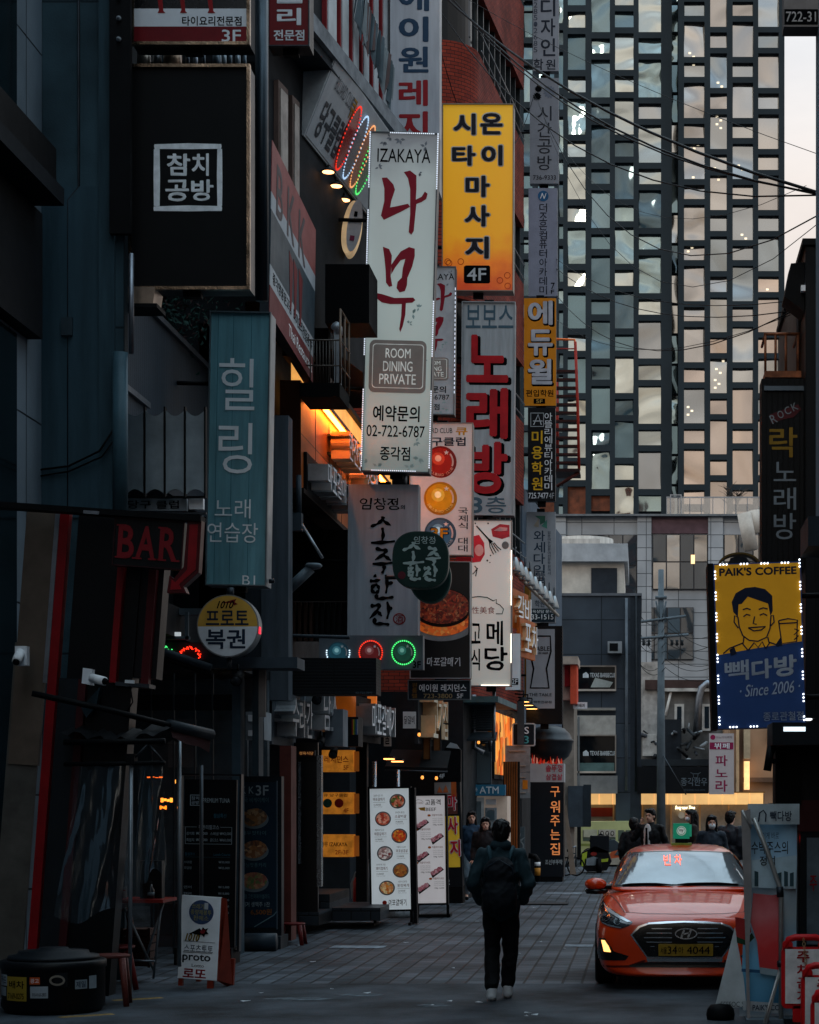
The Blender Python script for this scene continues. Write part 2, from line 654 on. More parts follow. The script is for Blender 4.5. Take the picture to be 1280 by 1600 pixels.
# common surfaces
BLK = m('#07090c', .6, grime=.4, ior=1.2)
DK = m('#0e1317', .65, grime=.4, ior=1.25)
STEEL = m('#7c828a', .38, .85, grime=.35)
STEELD = m('#343a40', .45, .7, grime=.4)
GOLD = m('#a08a74', .22, 1.0, grime=.75, scale=3.5, bump=.4)
WHT = m('#e4e6e8', .5, grime=.12, streak=True)
WHTL = m('#d7dade', .5, grime=.1)
GRY = m('#8b9299', .6, grime=.25)
INK = m('#06080b', .8, grime=.1, bump=0, ior=1.1)
NAVY = m('#16283c', .5, grime=.15)
REDT = m('#8c1018', .45, grime=.15)

# ================================================================ SETTING: ground, road
t = T('ground', kind='structure', pos=(0, 0, 0))
t.b3('', m('#3a4046', .85, scale=.4), (-600, -300, -.5), (600, 1500, -.012))
PAVE = m_brick('#575f67', '#3a4148', '#14181b', .34, .21, 'yx', .015, .6, .04, .5, .72, .9)
t = T('road', kind='structure', pos=(0, 0, 0))
t.b3('', PAVE, (-14, -30, -.01), (14, 90, 0))
t = T('asphalt_strip', kind='structure', pos=(0, 0, 0))
t.b3('', m('#3d444b', .68, grime=.8, scale=.9, bump=.6), (-14, -30, -.002), (14, 20.7, .006))
for i, (x, y, w) in enumerate([(470, 1562, 60), (560, 1556, 40), (680, 1572, 30)]):
    d = CH * K / (y - HY)
    t = T('paving_patch', kind='structure', at=(x, y, d))
    q = w * d / K
    t.poly('', m('#5d666d', .85, grime=.8, scale=7), [(x - w, y), (x - w * .3, y - 2), (x + w * .6, y - 1.5), (x + w, y), (x + w * .2, y + 1.5)], 0, .004) if False else t.mesh('', m('#5d666d', .85, grime=.8, scale=7), [(-q, 0, .009), (-q * .3, -.16, .009), (q * .6, -.1, .009), (q, .02, .009), (q * .3, .15, .009), (-q * .6, .1, .009)], [(0, 1, 2, 3, 4, 5)])
t = T('manhole_cover', 'rectangular dark iron cover set in the paving behind the walking man', 'manhole cover', at=(852, 1412, 37))
t.b3('', m('#14181c', .5, .6), (-.95, -.35, .004), (.45, .35, .012))
for i, (x, y, w, lab) in enumerate([(905, 1478, 22, 'pale worn paving slab patch beside the taxi front wheel'),
                                    (882, 1396, 28, 'pale paving slab patch near the dark pillar base'),
                                    (560, 1480, 42, 'pale scuffed strip of paving left of the walking man')]):
    d = CH * K / (y - HY)
    t = T('paving_patch', kind='structure', at=(x, y, d))
    q = w * d / K
    t.b3('', m('#868f97', .8, grime=.7, scale=5), (-q, -.22, .003), (q, .22, .007))
for i, (x, y, dx, dy) in enumerate([(135, 1588, .5, .06), (215, 1562, .5, .06)]):
    d = CH * K / (y - HY)
    t = T('road_marking', kind='structure', at=(x, y, d), rz=35)
    t.b3('', m('#8a7040', .8, grime=.7, scale=6), (-dx / 2, -dy, .003), (dx / 2, dy, .007))
random.seed(3)
for i in range(26):
    x, y = random.uniform(360, 900), random.uniform(1400, 1590)
    d = CH * K / (y - HY)
    t = T('paper_scrap', 'small pale paper scrap littering the dark paving', 'litter', 'paper scraps scattered on the paving', at=(x, y, d), rz=random.uniform(0, 180))
    q = random.uniform(.02, .05)
    t.mesh('', m('#c4c8cc', .8, grime=.3), [(-q, -q * .5, .006), (q, -q * .6, .012), (q * .8, q * .5, .006), (-q * .7, q * .6, .014), (-q, -q * .5, .004), (q, -q * .6, .006), (q * .8, q * .5, .004), (-q * .7, q * .6, .006)],
           [(0, 1, 2, 3), (7, 6, 5, 4), (0, 4, 5, 1), (1, 5, 6, 2), (2, 6, 7, 3), (3, 7, 4, 0)])

# ================================================================ LEFT SIDE BUILDINGS
GRAN = m_brick('#75828c', '#6a7882', '#1c2228', .55, 1.02, 'yz', .012, .6, .02, 0.0, .35, .8)
CONC = m_brick('#334b55', '#31495380'[:7], '#1a2930', 1.2, 3.6, 'xz', .014, .8, .01, 0, .62, .9)
CONCD = m('#2d444e', .8, grime=.5, scale=1.2, streak=True)
# nearest building, granite clad, its flank runs past the viewer
t = T('granite_building', 'granite clad building at far left with a dark overhanging canopy', 'building', pos=(-6.6, 21.2, 0))
t.b3('wall', GRAN, (-8, -46, 0), (0, 0, 19))
t.b3('window_strip', m_glass('#0a1418', rough=.1), (-.02, -1.9, 9.2), (.03, -.95, 19))
t.b3('window_strip#2', m_glass('#0a1418', rough=.1), (-.02, -1.9, .4), (.03, -.95, 6.9))
t.b3('canopy', m('#0a1219', .7, ior=1.25), (.0, -6.2, 8.32), (.46, -.72, 8.5))
t.b3('canopy', BLK, (.0, -6.1, 8.5), (.40, -.80, 8.9))
t.b3('sign_box', m('#060b11', .7), (.0, -6.2, 6.95), (.16, -.5, 8.3))
for zz in (3.5, 12.2, 15.6):
    t.b3('ledge', GRY, (.0, -40, zz), (.09, -2.2, zz + .22))
# teal concrete building, end wall towards us
t = T('concrete_building', 'stained dark teal concrete building with a blank end wall', 'building', pos=(-5.69, 21.2, 0))
t.b3('wall', CONC, (-6, .0, 0), (0, .14, 20))
t.b3('wall', m('#304853', .8, grime=.4, scale=1, streak=True), (-.91, -.03, 5.1), (-.2, .0, 8.75))
t.b3('pilaster', CONCD, (-.27, -.06, 5.0), (-.1, .0, 11.5))
t.b3('cable_trunk', BLK, (-.13, -.14, 8.2), (.1, -.062, 20))
for i in range(4):
    t.lathe('insulator#%d' % i, m('#7a8288', .5), [(.0, -.05), (.022, -.04), (.028, -.02), (.02, .0)], (-.02, -.145, 10.32 + i * .23), 12, 'y')
t.tube('cable', BLK, [(-.95, -.05, 5.62), (-.6, -.07, 5.66), (-.25, -.1, 5.82), (-.06, -.12, 6.1)], .012)
t.tube('cable#2', BLK, [(-.95, -.05, 5.55), (-.6, -.07, 5.6), (-.22, -.1, 5.76), (-.04, -.12, 6.0)], .01)
t.tube('conduit', STEELD, [(-.62, -.02, 5.1), (-.62, -.02, 8.6), (-.5, -.02, 8.75), (-.5, -.02, 19)], .014, 6)
t.b3('junction_box', m('#2c3a42', .6), (-.68, -.07, 7.1), (-.56, -.031, 7.3))
t.tube('downpipe', m('#35505b', .5), [(-.02, -.1, 5.0), (-.02, -.1, 6.9)], .085, 12)
t.tube('downpipe#2', STEEL, [(.09, -.06, 6.9), (.09, -.06, 8.0)], .03)
# recessed clad facade between the concrete wall and the green sign
CLAD = m_brick('#39424b', '#353e47', '#20262c', .09, 40, 'yz', .006, .6, .01, 0, .3, .5)
t = T('clad_building', 'dark metal clad shop building with a sloping rail line', 'building', pos=(-6.0, 21.36, 0))
t.b3('wall', m('#0c1115', .8), (-6, .1, 4.1), (-.55, 5.6, 20))
t.b3('cladding', CLAD, (-.6, .02, 5.9), (.0, 5.6, 7.95))
t.b3('rail', STEEL, (.0, .02, 7.95), (.05, 5.6, 8.02))
t.b3('rail#2', STEEL, (.0, .02, 6.75), (.05, 2.0, 6.82))
t.b3('ledge', DK, (-.6, .0, 4.1), (.0, 5.6, 4.5))
for k in range(5):
    y = .5 + k * 1.0
    f = 'window#%d' % k
    t.b3(f, STEELD, (-.56, y, 8.9), (-.5, y + .75, 10.4))
    t.b3(f + '/pane', m_glass('#1a2a30'), (-.51, y + .05, 8.95), (-.485, y + .7, 10.35))
    f = 'window#b%d' % k
    t.b3(f, STEELD, (-.56, y, 11.9), (-.5, y + .75, 13.6))
    t.b3(f + '/pane', m_glass('#1a2a30'), (-.51, y + .05, 11.95), (-.485, y + .7, 13.55))
random.seed(5)
t = T('climbing_plant', 'dark leafy climber behind the rail above the clad wall', 'plant', at=(285, 530, 25.6))
for i in range(420):
    x, y, z = random.gauss(0, .32), random.uniform(-.2, .2), random.gauss(.3, .22)
    a = random.uniform(0, 6.28); q = random.uniform(.02, .05)
    t.mesh('', m('#33564f' if random.random() < .7 else '#4a3230', .6), [(x, y, z), (x + q * math.cos(a), y - .02, z + q * math.sin(a)), (x + 2 * q * math.cos(a), y, z + 2 * q * math.sin(a)), (x + q * math.cos(a + .7), y + .01, z + q * math.sin(a + .7))], [(0, 1, 2, 3)])
# sheet fence with scalloped edge
t = T('panel_screen', 'grey four panel vinyl screen with scalloped edges beside the green sign', 'screen', at=(255, 775, 22.35))
SCR = m('#8d999f', .45, grime=.35, scale=2)
for k in range(4):
    x0 = 195 + 31.5 * k
    pts = [(x0 + 1, 772), (x0 + 1, 641)] + [(x0 + 1 + 29.5 * i / 8, 641 + 9 * math.sin(math.pi * i / 8)) for i in range(1, 8)] + [(x0 + 30.5, 641), (x0 + 30.5, 772)]
    pts += [(x0 + 30.5 - 29.5 * i / 8, 772 - 8 * math.sin(math.pi * i / 8)) for i in range(1, 8)]
    t.poly('panel#%d' % k, SCR, pts, 0, .03)
for k in range(5):
    x = 195 + 31.5 * k
    t.bx('post#%d' % k, BLK, x - 1.3, 636, x + 1.3, 778, -.03, .05)
t.bx('rail', BLK, 190, 774, 322, 777, .04, .09)
# clutter of white letter boards under the screen
t = T('letter_board', 'strip of pale letter boards under the grey vinyl screen', 'sign', at=(258, 812, 22.5))
t.bx('panel', m('#8d979e', .6), 192, 779, 292, 798, 0, .06)
t.bx('panel', WHT, 296, 779, 318, 796, -.02, .06)
t.txt('lettering', INK, '당구 클럽', 200, 782, 280, 795)
t.bx('rail', STEELD, 190, 800, 322, 803, 0, .05)
t.bx('panel#2', m('#59646c', .6), 200, 804, 315, 828, .05, .1)

# glass corner shop under the canopy
GLS = m_clear('#a6b4ba', .03, .16, 0)
t = T('glass_shop', 'dark glass fronted corner shop below a steel canopy', 'shop', at=(285, 1500, 24.8))
t.bx('wall', m('#48535a', .7, grime=.5), 176, 1040, 371, 1492, 2.0, 2.15)
t.bx('floor', DK, 176, 1492, 371, 1500, 0, 2.2)
t.bx('ceiling', DK, 176, 1030, 372, 1046, .1, 2.2)
for i, (a, b) in enumerate([(205, 235), (237, 270), (272, 303), (305, 331), (333, 364)]):
    t.bx('glass_panel#%d' % i, GLS, a, 1060, b, 1160, .03, .045)
    t.bx('glass_panel#b%d' % i, GLS, a, 1162, b, 1490, .03, .045)
for x in (203, 236, 271, 304, 332):
    t.bx('mullion#%d' % x, STEELD, x - 1, 1052, x + 1, 1492, .0, .06)
t.bx('column', m('#31414b', .6), 364, 1046, 377, 1496, -.05, .2)
t.bx('column#2', m('#243139', .6), 392, 1046, 402, 1212, .1, .4)
t.bx('column#3', m('#7b7470', .7), 403, 1046, 414, 1120, .05, .09)
t.bx('transom', BLK, 205, 1085, 366, 1110, .02, .03)
t.bx('beam', m('#333f48', .6), 335, 1029, 470, 1046, -.25, .3)
t.tube('beam#2', m('#333f48', .6), [(192, 996, -.3), (338, 1046, -.3)], .055, 6, px=True)
t.tube('beam#3', BLK, [(192, 1006, -.28), (338, 1056, -.28)], .04, 6, px=True)
t.bx('rail', m('#5b6870', .5), 200, 948, 322, 958, .2, .35)
t.bx('rail#2', m('#4b575f', .5), 198, 994, 296, 999, .0, .06)
t.bx('rail#3', m('#4b575f', .5), 289, 956, 294, 1000, .0, .06)
t.bx('light_box', lamp('#cdd6da', .35), 263, 988, 283, 994, -.04, .0)
t.poly('neon_wall', m('#27323a', .5), [(200, 1000), (336, 1000), (336, 1046), (200, 1003)], .35, .05)
random.seed(9)
for j, (cx, cy, rr, n0, col) in enumerate([(243, 1018, 18, 24, '#3fd06a'), (288, 1020, 16, 44, '#ff3018')]):
    for i in range(n0):
        a = math.pi * (i / (n0 - 1)) * 1.05
        jx = random.uniform(-2.0, 2.0)
        t.ell('neon_light#%d' % j, lamp(col, 1.6), cx - rr * math.cos(a) + jx, cy + 3 - 14 * math.sin(a) + random.uniform(-2, 2), .9, .9, .3, .01, 6)
# lamps seen inside
for j, (x, y, w, h, col, e) in enumerate([(234, 1250, 20, 7, '#ff9030', 2.4), (228, 1262, 11, 6, '#ff8020', 2.0), (246, 1220, 4, 6, '#ffa040', 2.2), (215, 1213, 26, 2, '#ff6a20', 1.6), (268, 1247, 8, 9, '#ff9a30', 2.0), (280, 1263, 4, 3, '#ff8a30', 2.2),
                                          (252, 1262, 2, 3, '#ff8a30', 2.0), (343, 1092, 22, 7, '#d8b040', .55), (300, 1093, 16, 7, '#8a6a30', .4)]):
    for q in range(4):
        t.bx('inside_lamp#%d' % j, lamp(col, e), x - w / 2 + q * w / 4, y - h / 2 + (q * 37 % 3), x - w / 2 + q * w / 4 + w / 5.5, y + h / 2 - (q * 17 % 3), .9, .93)
t.bx('counter', m('#3a2018', .6), 205, 1420, 360, 1490, 1.2, 1.7)
t.bx('wall_panel', m('#5a646b', .5), 215, 1115, 262, 1195, 1.6, 1.65)
t.bx('wall_panel#2', m('#46525a', .5), 300, 1120, 350, 1300, 1.5, 1.55)
t.bx('wall_panel#3', m('#8d979b', .5), 258, 1292, 282, 1372, 1.0, 1.05)

# long shop row: lower storeys parallel to the street, upper storeys turned towards us
SHOPW = m('#11161b', .7, grime=.5)
t = T('shop_row_building', 'dark brick shop row with a long concrete floor ledge overhead', 'building', pos=(-5.2, 27.0, 0))
t.b3('wall', SHOPW, (-8, .0, 3.6), (-.35, 11, 9.0))
t.b3('wall', m('#222a31', .8), (-8, 9.4, 0), (-.3, 11, 3.6))
t.b3('pier', m('#49525a', .75, grime=.35, streak=True), (-.12, -.02, 3.4), (.26, .3, 7.4))
t.b3('pier#2', m('#262d33', .75, grime=.35, streak=True), (-1.0, .0, 3.4), (-.12, .2, 8.7))
t.b3('ceiling', DK, (-8, .3, 3.3), (-.3, 9.4, 3.6))
def up(px, off=0.0):                                      # point on the turned upper wall under photo column px
    y = (-9.385 + off) / ((px - VX) / K - .155)
    return (px - VX) / K * y, y
def upperbox(key, mat, pa, pb, z0, z1, o0, o1):
    A0, A1 = up(pa, 0), up(pb, 0)
    n = Vector((1, -.155, 0)).normalized()
    vs = []
    for z in (z0, z1):
        for (p, o) in ((A0, o0), (A1, o0), (A1, o1), (A0, o1)):
            vs.append((p[0] + n.x * o + 5.2, p[1] + n.y * o - 27, z))
    t.mesh(key, mat, vs, [(0, 1, 2, 3), (7, 6, 5, 4), (0, 4, 5, 1), (1, 5, 6, 2), (2, 6, 7, 3), (3, 7, 4, 0)])
upperbox('upper_wall', m('#10151a', .8), 420, 640, 9.0, 22, -3, -.02)
upperbox('ledge', m('#767b80', .8, grime=.5), 400, 622, 12.95, 13.2, 0, .5)
upperbox('soffit', m('#1f272e', .8), 420, 622, 12.8, 12.95, -.02, .42)
for k, (a, b) in enumerate([(505, 521), (527, 540), (545, 556), (561, 572), (577, 587), (592, 604)]):
    upperbox('window#%d' % k, m('#7a1f24', .6), a, b, 13.3, 16.4, -.02, .05)
    upperbox('window#%d/pane' % k, m('#aeb6ba', .35, grime=.5, scale=.8), a + 1.6, b - 1.6, 13.4, 16.2, .05, .07)
for k, (a, b) in enumerate([(430, 445), (452, 463)]):
    upperbox('window#c%d' % k, m('#5b4a44', .6), a, b, 10.4, 12.2, -.02, .05)
    upperbox('window#c%d/pane' % k, m('#9c938c', .4, grime=.5), a + 2, b - 2, 10.5, 12.1, .05, .07)
t = T('balcony', 'black steel balcony and box sign beside the lit izakaya sign', 'balcony', at=(505, 620, 27.4))
BAL = m('#040507', .7, ior=1.15)  # near-black base takes in the shadow around the balcony
t.bx('floor', BAL, 468, 598, 531, 620, 0, .9)
t.bx('sign_box', BAL, 492, 385, 563, 480, .9, 1.8)
t.bx('wall', BAL, 440, 480, 492, 598, 1.2, 1.4)
t.bx('duct', m('#8d969c', .4, .5), 517, 512, 527, 598, .3, .42)
t.tube('duct', m('#8d969c', .4, .5), [(522, 514, .36), (522, 504, .36), (518, 500, .3)], .07, 10, px=True)
for k in range(9):
    x = 484 + k * 5
    t.tube('railing#%d' % k, m('#3a3632', .5, .5), [(x, 530, .05), (x, 598, .05)], .008, 5, px=True)
for y in (530, 570):
    t.tube('railing#r%d' % y, m('#4b443e', .5, .5), [(470, y, .05), (531, y, .05), (532, y - 1, .9)], .012, 6, px=True)
for dp in (.05, .45, .85):
    t.tube('railing#p%d' % int(dp * 10), m('#5a4a3c', .5, .4), [(531, 482, dp), (531, 598, dp)], .018, 6, px=True)
t.tube('railing#t', m('#6a5848', .5, .4), [(531, 482, .05), (531, 482, .85)], .018, 6, px=True)
t = T('dark_recess', 'black unlit box front behind the tube street lamp', 'panel', at=(505, 940, 30.6))
t.bx('panel', BLK, 440, 828, 600, 938, .0, .2)
t.bx('panel', m('#0e1114', .7), 440, 938, 600, 1000, .25, .3)
for k in range(13):
    t.bx('slat#%d' % k, m(['#4a342c', '#38261f', '#14181b'][0 if k < 5 else 2], .7, grime=.4), 446 + k * 9, 940, 450.5 + k * 9, 1000, .1, .2)
# orange lit facade: two floors of copper panels with a lit strip of panels on top
ORW = m_brick('#b0602a', '#a05422', '#4a2410', 1.3, 1.05, 'yz', .012, .45, .01, 0, .45, .7)
OX, OY0, OY1 = -4.95, 28.0, 38.2
t = T('copper_shopfront', 'copper panelled shop front under a row of warm lit panels', 'shop front', pos=(OX, OY0, 0))
t.b3('wall', ORW, (-.3, .0, 6.55), (.0, OY1 - OY0, 8.12))
t.b3('soffit', m('#1c100a', .7), (-.3, .0, 6.48), (.05, OY1 - OY0, 6.55))
LITP = m('#ffb45c', .5, emit=.55, grime=.3, scale=1.2)
for k in range(22):
    y = .35 + k * .44
    t.b3('lit_panel#%d' % k, LITP, (-.2, y, 8.14), (.04, y + .42, 8.52))
t.b3('eave', m('#2a1a12', .6), (-.3, .2, 8.52), (.12, OY1 - OY0, 8.6))
t.b3('gutter', m('#5a2c14', .5), (.0, .3, 8.06), (.14, OY1 - OY0, 8.13))
t.b3('lamp_strip', lamp('#ff8020', 32.0), (.05, .9, 8.03), (.12, OY1 - OY0, 8.055))
for k in range(16):
    if k % 2 == 0:
        t.b3('joint#%d' % k, m('#2a140a', .8), (.0, k * .64, 6.56), (.004, k * .64 + .02, 8.0))
# channel letters standing off the copper wall
def channel_letters(name, label, st, y0, z0, h, w, xo, dep, face, side, group='raised letters along the shop fascias', boxed=None, origin=(OX, OY0)):
    """letters whose faces look across the street: boxes with lettering fronts, seen edge on from the viewer"""
    tt = T(name, label, 'sign', group, pos=(origin[0] + xo, origin[1] + y0, z0), rz=90)
    for i, ch in enumerate(st):
        if ch == ' ':
            continue
        x0 = i * w * 1.12
        vs, fs = glyph(ch, 0)
        n = len(vs)
        front = [(x0 + u * w, -dep, v * h) for u, v, _ in vs]
        back = [(x0 + u * w, 0, v * h) for u, v, _ in vs]
        tt.mesh('letter#%d' % i, face, front, fs)
        ec = {}
        for f in fs:
            for a, b in zip(f, f[1:] + f[:1]):
                k2 = (min(a, b), max(a, b))
                ec[k2] = None if k2 in ec else (a, b)
        fr = [e for e in ec.values() if e]
        vs2, fs2 = [], []
        for a, b in fr:
            o = len(vs2)
            vs2 += [front[a], front[b], back[b], back[a]]
            fs2.append((o, o + 1, o + 2, o + 3))
        tt.mesh('letter#%d' % i, side, vs2, fs2)
    if boxed:
        tt.b3('backing', boxed, (-.1, .0, -.12), (len(st) * w * 1.12 + .05, .07, h + .12))
    else:
        tt.b3('backing', STEELD, (-.02, .0, h * .12), (len(st) * w * 1.12, .05, h * .2))
        tt.b3('backing', STEELD, (-.02, .0, h * .78), (len(st) * w * 1.12, .05, h * .86))
    return tt
SIL = m('#b9bec2', .3, .6, grime=.35)
CRM = m('#d8b48a', .5)
channel_letters('letter_sign', 'tall cream raised letters on the upper copper wall', '한잔호', 2.4, 7.42, .44, .45, .05, .3, WHTL, CRM)
channel_letters('letter_sign', 'white raised letters on the copper wall beside the pale lightbox', '소주집', 4.3, 7.2, .6, .5, .05, .3, WHTL, CRM)
channel_letters('letter_sign', 'crowded silver raised letters above a dark box on the copper wall', '마포갈매기집', .35, 6.62, .38, .4, .05, .3, WHTL, SIL, boxed=BLK)

# brick building further on, turned a little towards us, with rounded corner
BRK = m_brick('#84301f', '#6c2418', '#241614', .24, .078, 'diag', .008, .85, .008, .5, .4, .8)
ba = math.atan(.105)
t = T('brick_building', 'red brick building with a rounded corner and dark window bands', 'building', pos=(-3.6, 41.0, 0), rz=-math.degrees(ba))
prof = [(-.55 - .9 + .0 * 0, .0)] + [(-.9 + .9 * math.sin(R(a)), .9 - .9 * math.cos(R(a))) for a in range(0, 91, 10)]
def bandring(key, mat, z0, z1, o=0.0, y_end=6.8):
    pts = [(-6.5, -o)] + [(-.9 + (.9 + o) * math.sin(R(a)), .9 - (.9 + o) * math.cos(R(a))) for a in range(0, 91, 9)] + [(o, y_end)]
    pts += [(-6.5, y_end)]
    n = len(pts)
    vs = [(x, y, z0) for x, y in pts] + [(x, y, z1) for x, y in pts]
    fs = [(i, (i + 1) % n, (i + 1) % n + n, i + n) for i in range(n)] + [tuple(range(n - 1, -1, -1)), tuple(range(n, 2 * n))]
    t.mesh(key, mat, vs, fs)
zs = [7.95, 11.4, 14.85, 18.3, 21.75]
zp = 4.2
DKW = m_glass('#070b0e', rough=.12, ior=1.3)
for i, z in enumerate(zs):
    bandring('wall', BRK, zp, z)
    bandring('window_band#%d' % i, DKW, z, z + 1.4, -.16, 6.7)
    for k in range(9):
        t.b3('window_band#%d/mullion#%d' % (i, k), m('#222a2e', .4, .5), (-.16, 1.1 + k * .7, z), (-.08, 1.16 + k * .7, z + 1.4))
    for k in range(4):
        t.b3('window_band#%d/mullion#f%d' % (i, k), m('#222a2e', .4, .5), (-5.5 + k * 1.4, .06, z), (-5.42 + k * 1.4, .16, z + 1.4))
    t.tube('window_rail#%d' % i, m('#8d9498', .35, .7), [(.03, 1.0, z + .45), (.03, 6.7, z + .45)], .02, 6)
    t.tube('window_rail#b%d' % i, m('#8d9498', .35, .7), [(.03, 1.0, z + .1), (.03, 6.7, z + .1)], .015, 6)
    zp = z + 1.4
bandring('wall', BRK, zp, 25)
bandring('base', m('#232a30', .7), 0, 4.2, -.05)
# lower blue grey block after the brick building
t = T('plain_block', 'plain blue grey block behind the stacked academy signs', 'building', pos=(-2.95, 48.2, 0), rz=-4)
t.b3('wall', m('#4a5866', .7, grime=.25), (-6, .0, 3.4), (.0, 9, 9.9))
t.b3('base', m('#12171c', .7), (-6, .1, 0), (-.1, 9, 3.4))
t.b3('panel', m('#7a5218', .6), (.0, .4, 4.6), (.12, 2.2, 7.9))
# small shop fronts at street level below the brick building
SHW = m('#171d22', .7, grime=.4)
t = T('low_shopfront', 'dark low shop front with warm orange windows under the spotlights', 'shop front', pos=(-3.55, 38.6, 0), rz=-3)
t.b3('wall', SHW, (-4, .0, 0), (.0, 9.5, 4.2))
t.b3('canopy', m('#3b5a60', .5), (.0, .0, 3.98), (.7, 3.2, 4.1))
ORP = m_food(['#ff8a2c', '#e86a14', '#6a2a0a', '#ffb050', '#3a1606', '#ff9a3c', '#c8501c'], 3.2, .55)
for k in range(5):
    y = 4.4 + k * .98
    t.b3('window#%d' % k, m('#0d1114', .5), (.0, y, 2.5), (.06, y + .95, 4.1))
    t.b3('window#%d/pane' % k, ORP, (.06, y + .08, 2.6), (.075, y + .87, 4.0))
t.tube('vent_pipe', STEEL, [(.05, 1.2, 4.2), (.05, 1.2, 3.1), (.25, 1.2, 3.0)], .045)
t.tube('vent_pipe#2', STEEL, [(.05, 2.0, 3.3), (.3, 1.9, 3.3), (.34, 1.9, 3.05)], .07)

# red steel fire stair
RDS = m('#a52a1c', .5, grime=.4)
t = T('fire_stair', 'rusty red steel fire escape stair beside the academy signs', 'stair', at=(900, 755, 53))
t.tube('stringer', RDS, [(899, 534, 0), (903, 640, 0), (905, 735, 0)], .045, 6, px=True)
t.tube('stringer#2', RDS, [(868, 585, .9), (870, 735, .9)], .045, 6, px=True)
t.tube('handrail', m('#ff7a30', .5), [(868, 530, 0), (898, 531, 0), (900, 548, 0)], .035, 6, px=True)
t.tube('handrail#2', RDS, [(868, 545, 0), (899, 545, 0)], .02, 6, px=True)
for k in range(12):
    y = 578 + k * 13
    t.bx('step#%d' % k, m('#3a1814', .6), 868, y, 903 + k * .15, y + 3.2, -.02, .22)
t.bx('landing', m('#2a1412', .6), 868, 733, 906, 738, -.1, 1.0)
t.tube('brace', m('#4a1c14', .6), [(905, 738, 0), (870, 760, 0)], .05, 6, px=True)

# ================================================================ RIGHT SIDE BUILDINGS
t = T('pale_clad_building', 'dark pale clad building at the right edge of the alley', 'building', pos=(1.86, 20.3, 0))
t.b3('wall', m('#5f7280', .7, grime=.3, streak=True), (.0, -46, 4.7), (8, 0, 19))
t.b3('base', m('#10161c', .7), (.06, -46, 0), (8, -.05, 4.7))
t.b3('ledge', m('#18242e', .6), (-.16, -.9, 4.55), (.2, .04, 4.85))
for k in range(3):
    t.tube('conduit#%d' % k, STEELD, [(.0, -.9 - k * .3, 4.9), (.0, -.9 - k * .3, 18)], .02, 6)
t = T('black_building', 'low black corrugated building behind the vertical black sign', 'building', pos=(2.07, 24.0, 0))
t.b3('wall', m_brick('#080b0f', '#07090d', '#030405', .12, 30, 'xz', .01, .6, .01, 0, .3, .6), (.0, .0, 0), (8, 4.6, 8.92))
t.b3('roof', BLK, (-.04, -.04, 8.92), (8, 4.6, 9.0))
t.bx('downlight_hood', DK, -.35, 3.0, .1, 3.1, -.3, .0)
t.bx('downlight', lamp('#e8eef0', 1.2), -.3, 2.98, .06, 3.0, -.26, -.02)
# dark shop front with posters along the right edge
t = T('dark_shopfront', 'dark narrow shop front with peeling posters on the right', 'shop front', at=(1240, 1560, 19.2))
t.bx('pillar', m_food(['#07090b', '#10161b', '#1c252c', '#0a0d10', '#39454c'], 9), 1210, 1255, 1255, 1500, .6, .9)
t.bx('wall', m('#0e1216', .6), 1256, 1130, 1300, 1560, .4, .7)
t.bx('wall', m('#3a1014', .6), 1252, 1250, 1300, 1300, .38, .4)
t.bx('poster#1', m('#5c666e', .6, grime=.5), 1266, 1310, 1300, 1480, .37, .39)
t.txt('poster#1/lettering', REDT, '주', 1270, 1370, 1282, 1395, dep=.355)
t.bx('canopy', m('#0c1319', .6), 1205, 1130, 1300, 1165, -.2, .6)
t.bx('canopy/lamp', lamp('#cfe0e8', .9), 1222, 1137, 1256, 1144, -.21, -.2)
t.bx('shutter_box', BLK, 1215, 1165, 1256, 1258, .3, .7)
t.ell('button_light', lamp('#ff2a1a', 1.6), 1249, 1312, 2.4, 5, .58, .02)
t.tube('bracket', BLK, [(1212, 1160, .1), (1203, 1190, .1), (1230, 1186, .1)], .035, px=True)
t.tube('bracket', BLK, [(1206, 1165, .1), (1200, 1204, .1)], .04, px=True)
# rusty balcony on the black building
RUST = m('#8a5030', .6, .4, grime=.7, scale=8)
t = T('rusty_balcony', 'rusty steel balcony railing on top of the black vertical sign', 'balcony', at=(1222, 590, 24.6))
for x in (1196, 1212, 1228, 1247):
    t.tube('railing#%d' % x, RUST, [(x, 522, 0), (x, 582, 0)], .018, 6, px=True)
for x in (1196, 1247):
    t.tube('railing#b%d' % x, RUST, [(x, 522, 0), (x, 522, .7)], .018, 6, px=True)
t.tube('railing#t', RUST, [(1194, 522, 0), (1250, 522, 0)], .022, 6, px=True)
t.bx('floor', RUST, 1195, 580, 1252, 590, -.02, .8)
t.tube('post', m('#4b3a34', .6), [(1249, 480, .2), (1249, 592, .2)], .03, 6, px=True)
t = T('shop_lamp_hood', 'black angular hood hanging off the black wall above the balcony', 'lamp hood', at=(1243, 490, 24.2))
t.poly('hood', BLK, [(1235, 415), (1256, 413), (1256, 490), (1225, 466)], -.1, .5)
t.tube('arm', STEEL, [(1258, 420, -.15), (1257, 455, -.15)], .01, px=True)
t.bx('bulb_box', WHT, 1250, 452, 1258, 461, -.2, -.1)


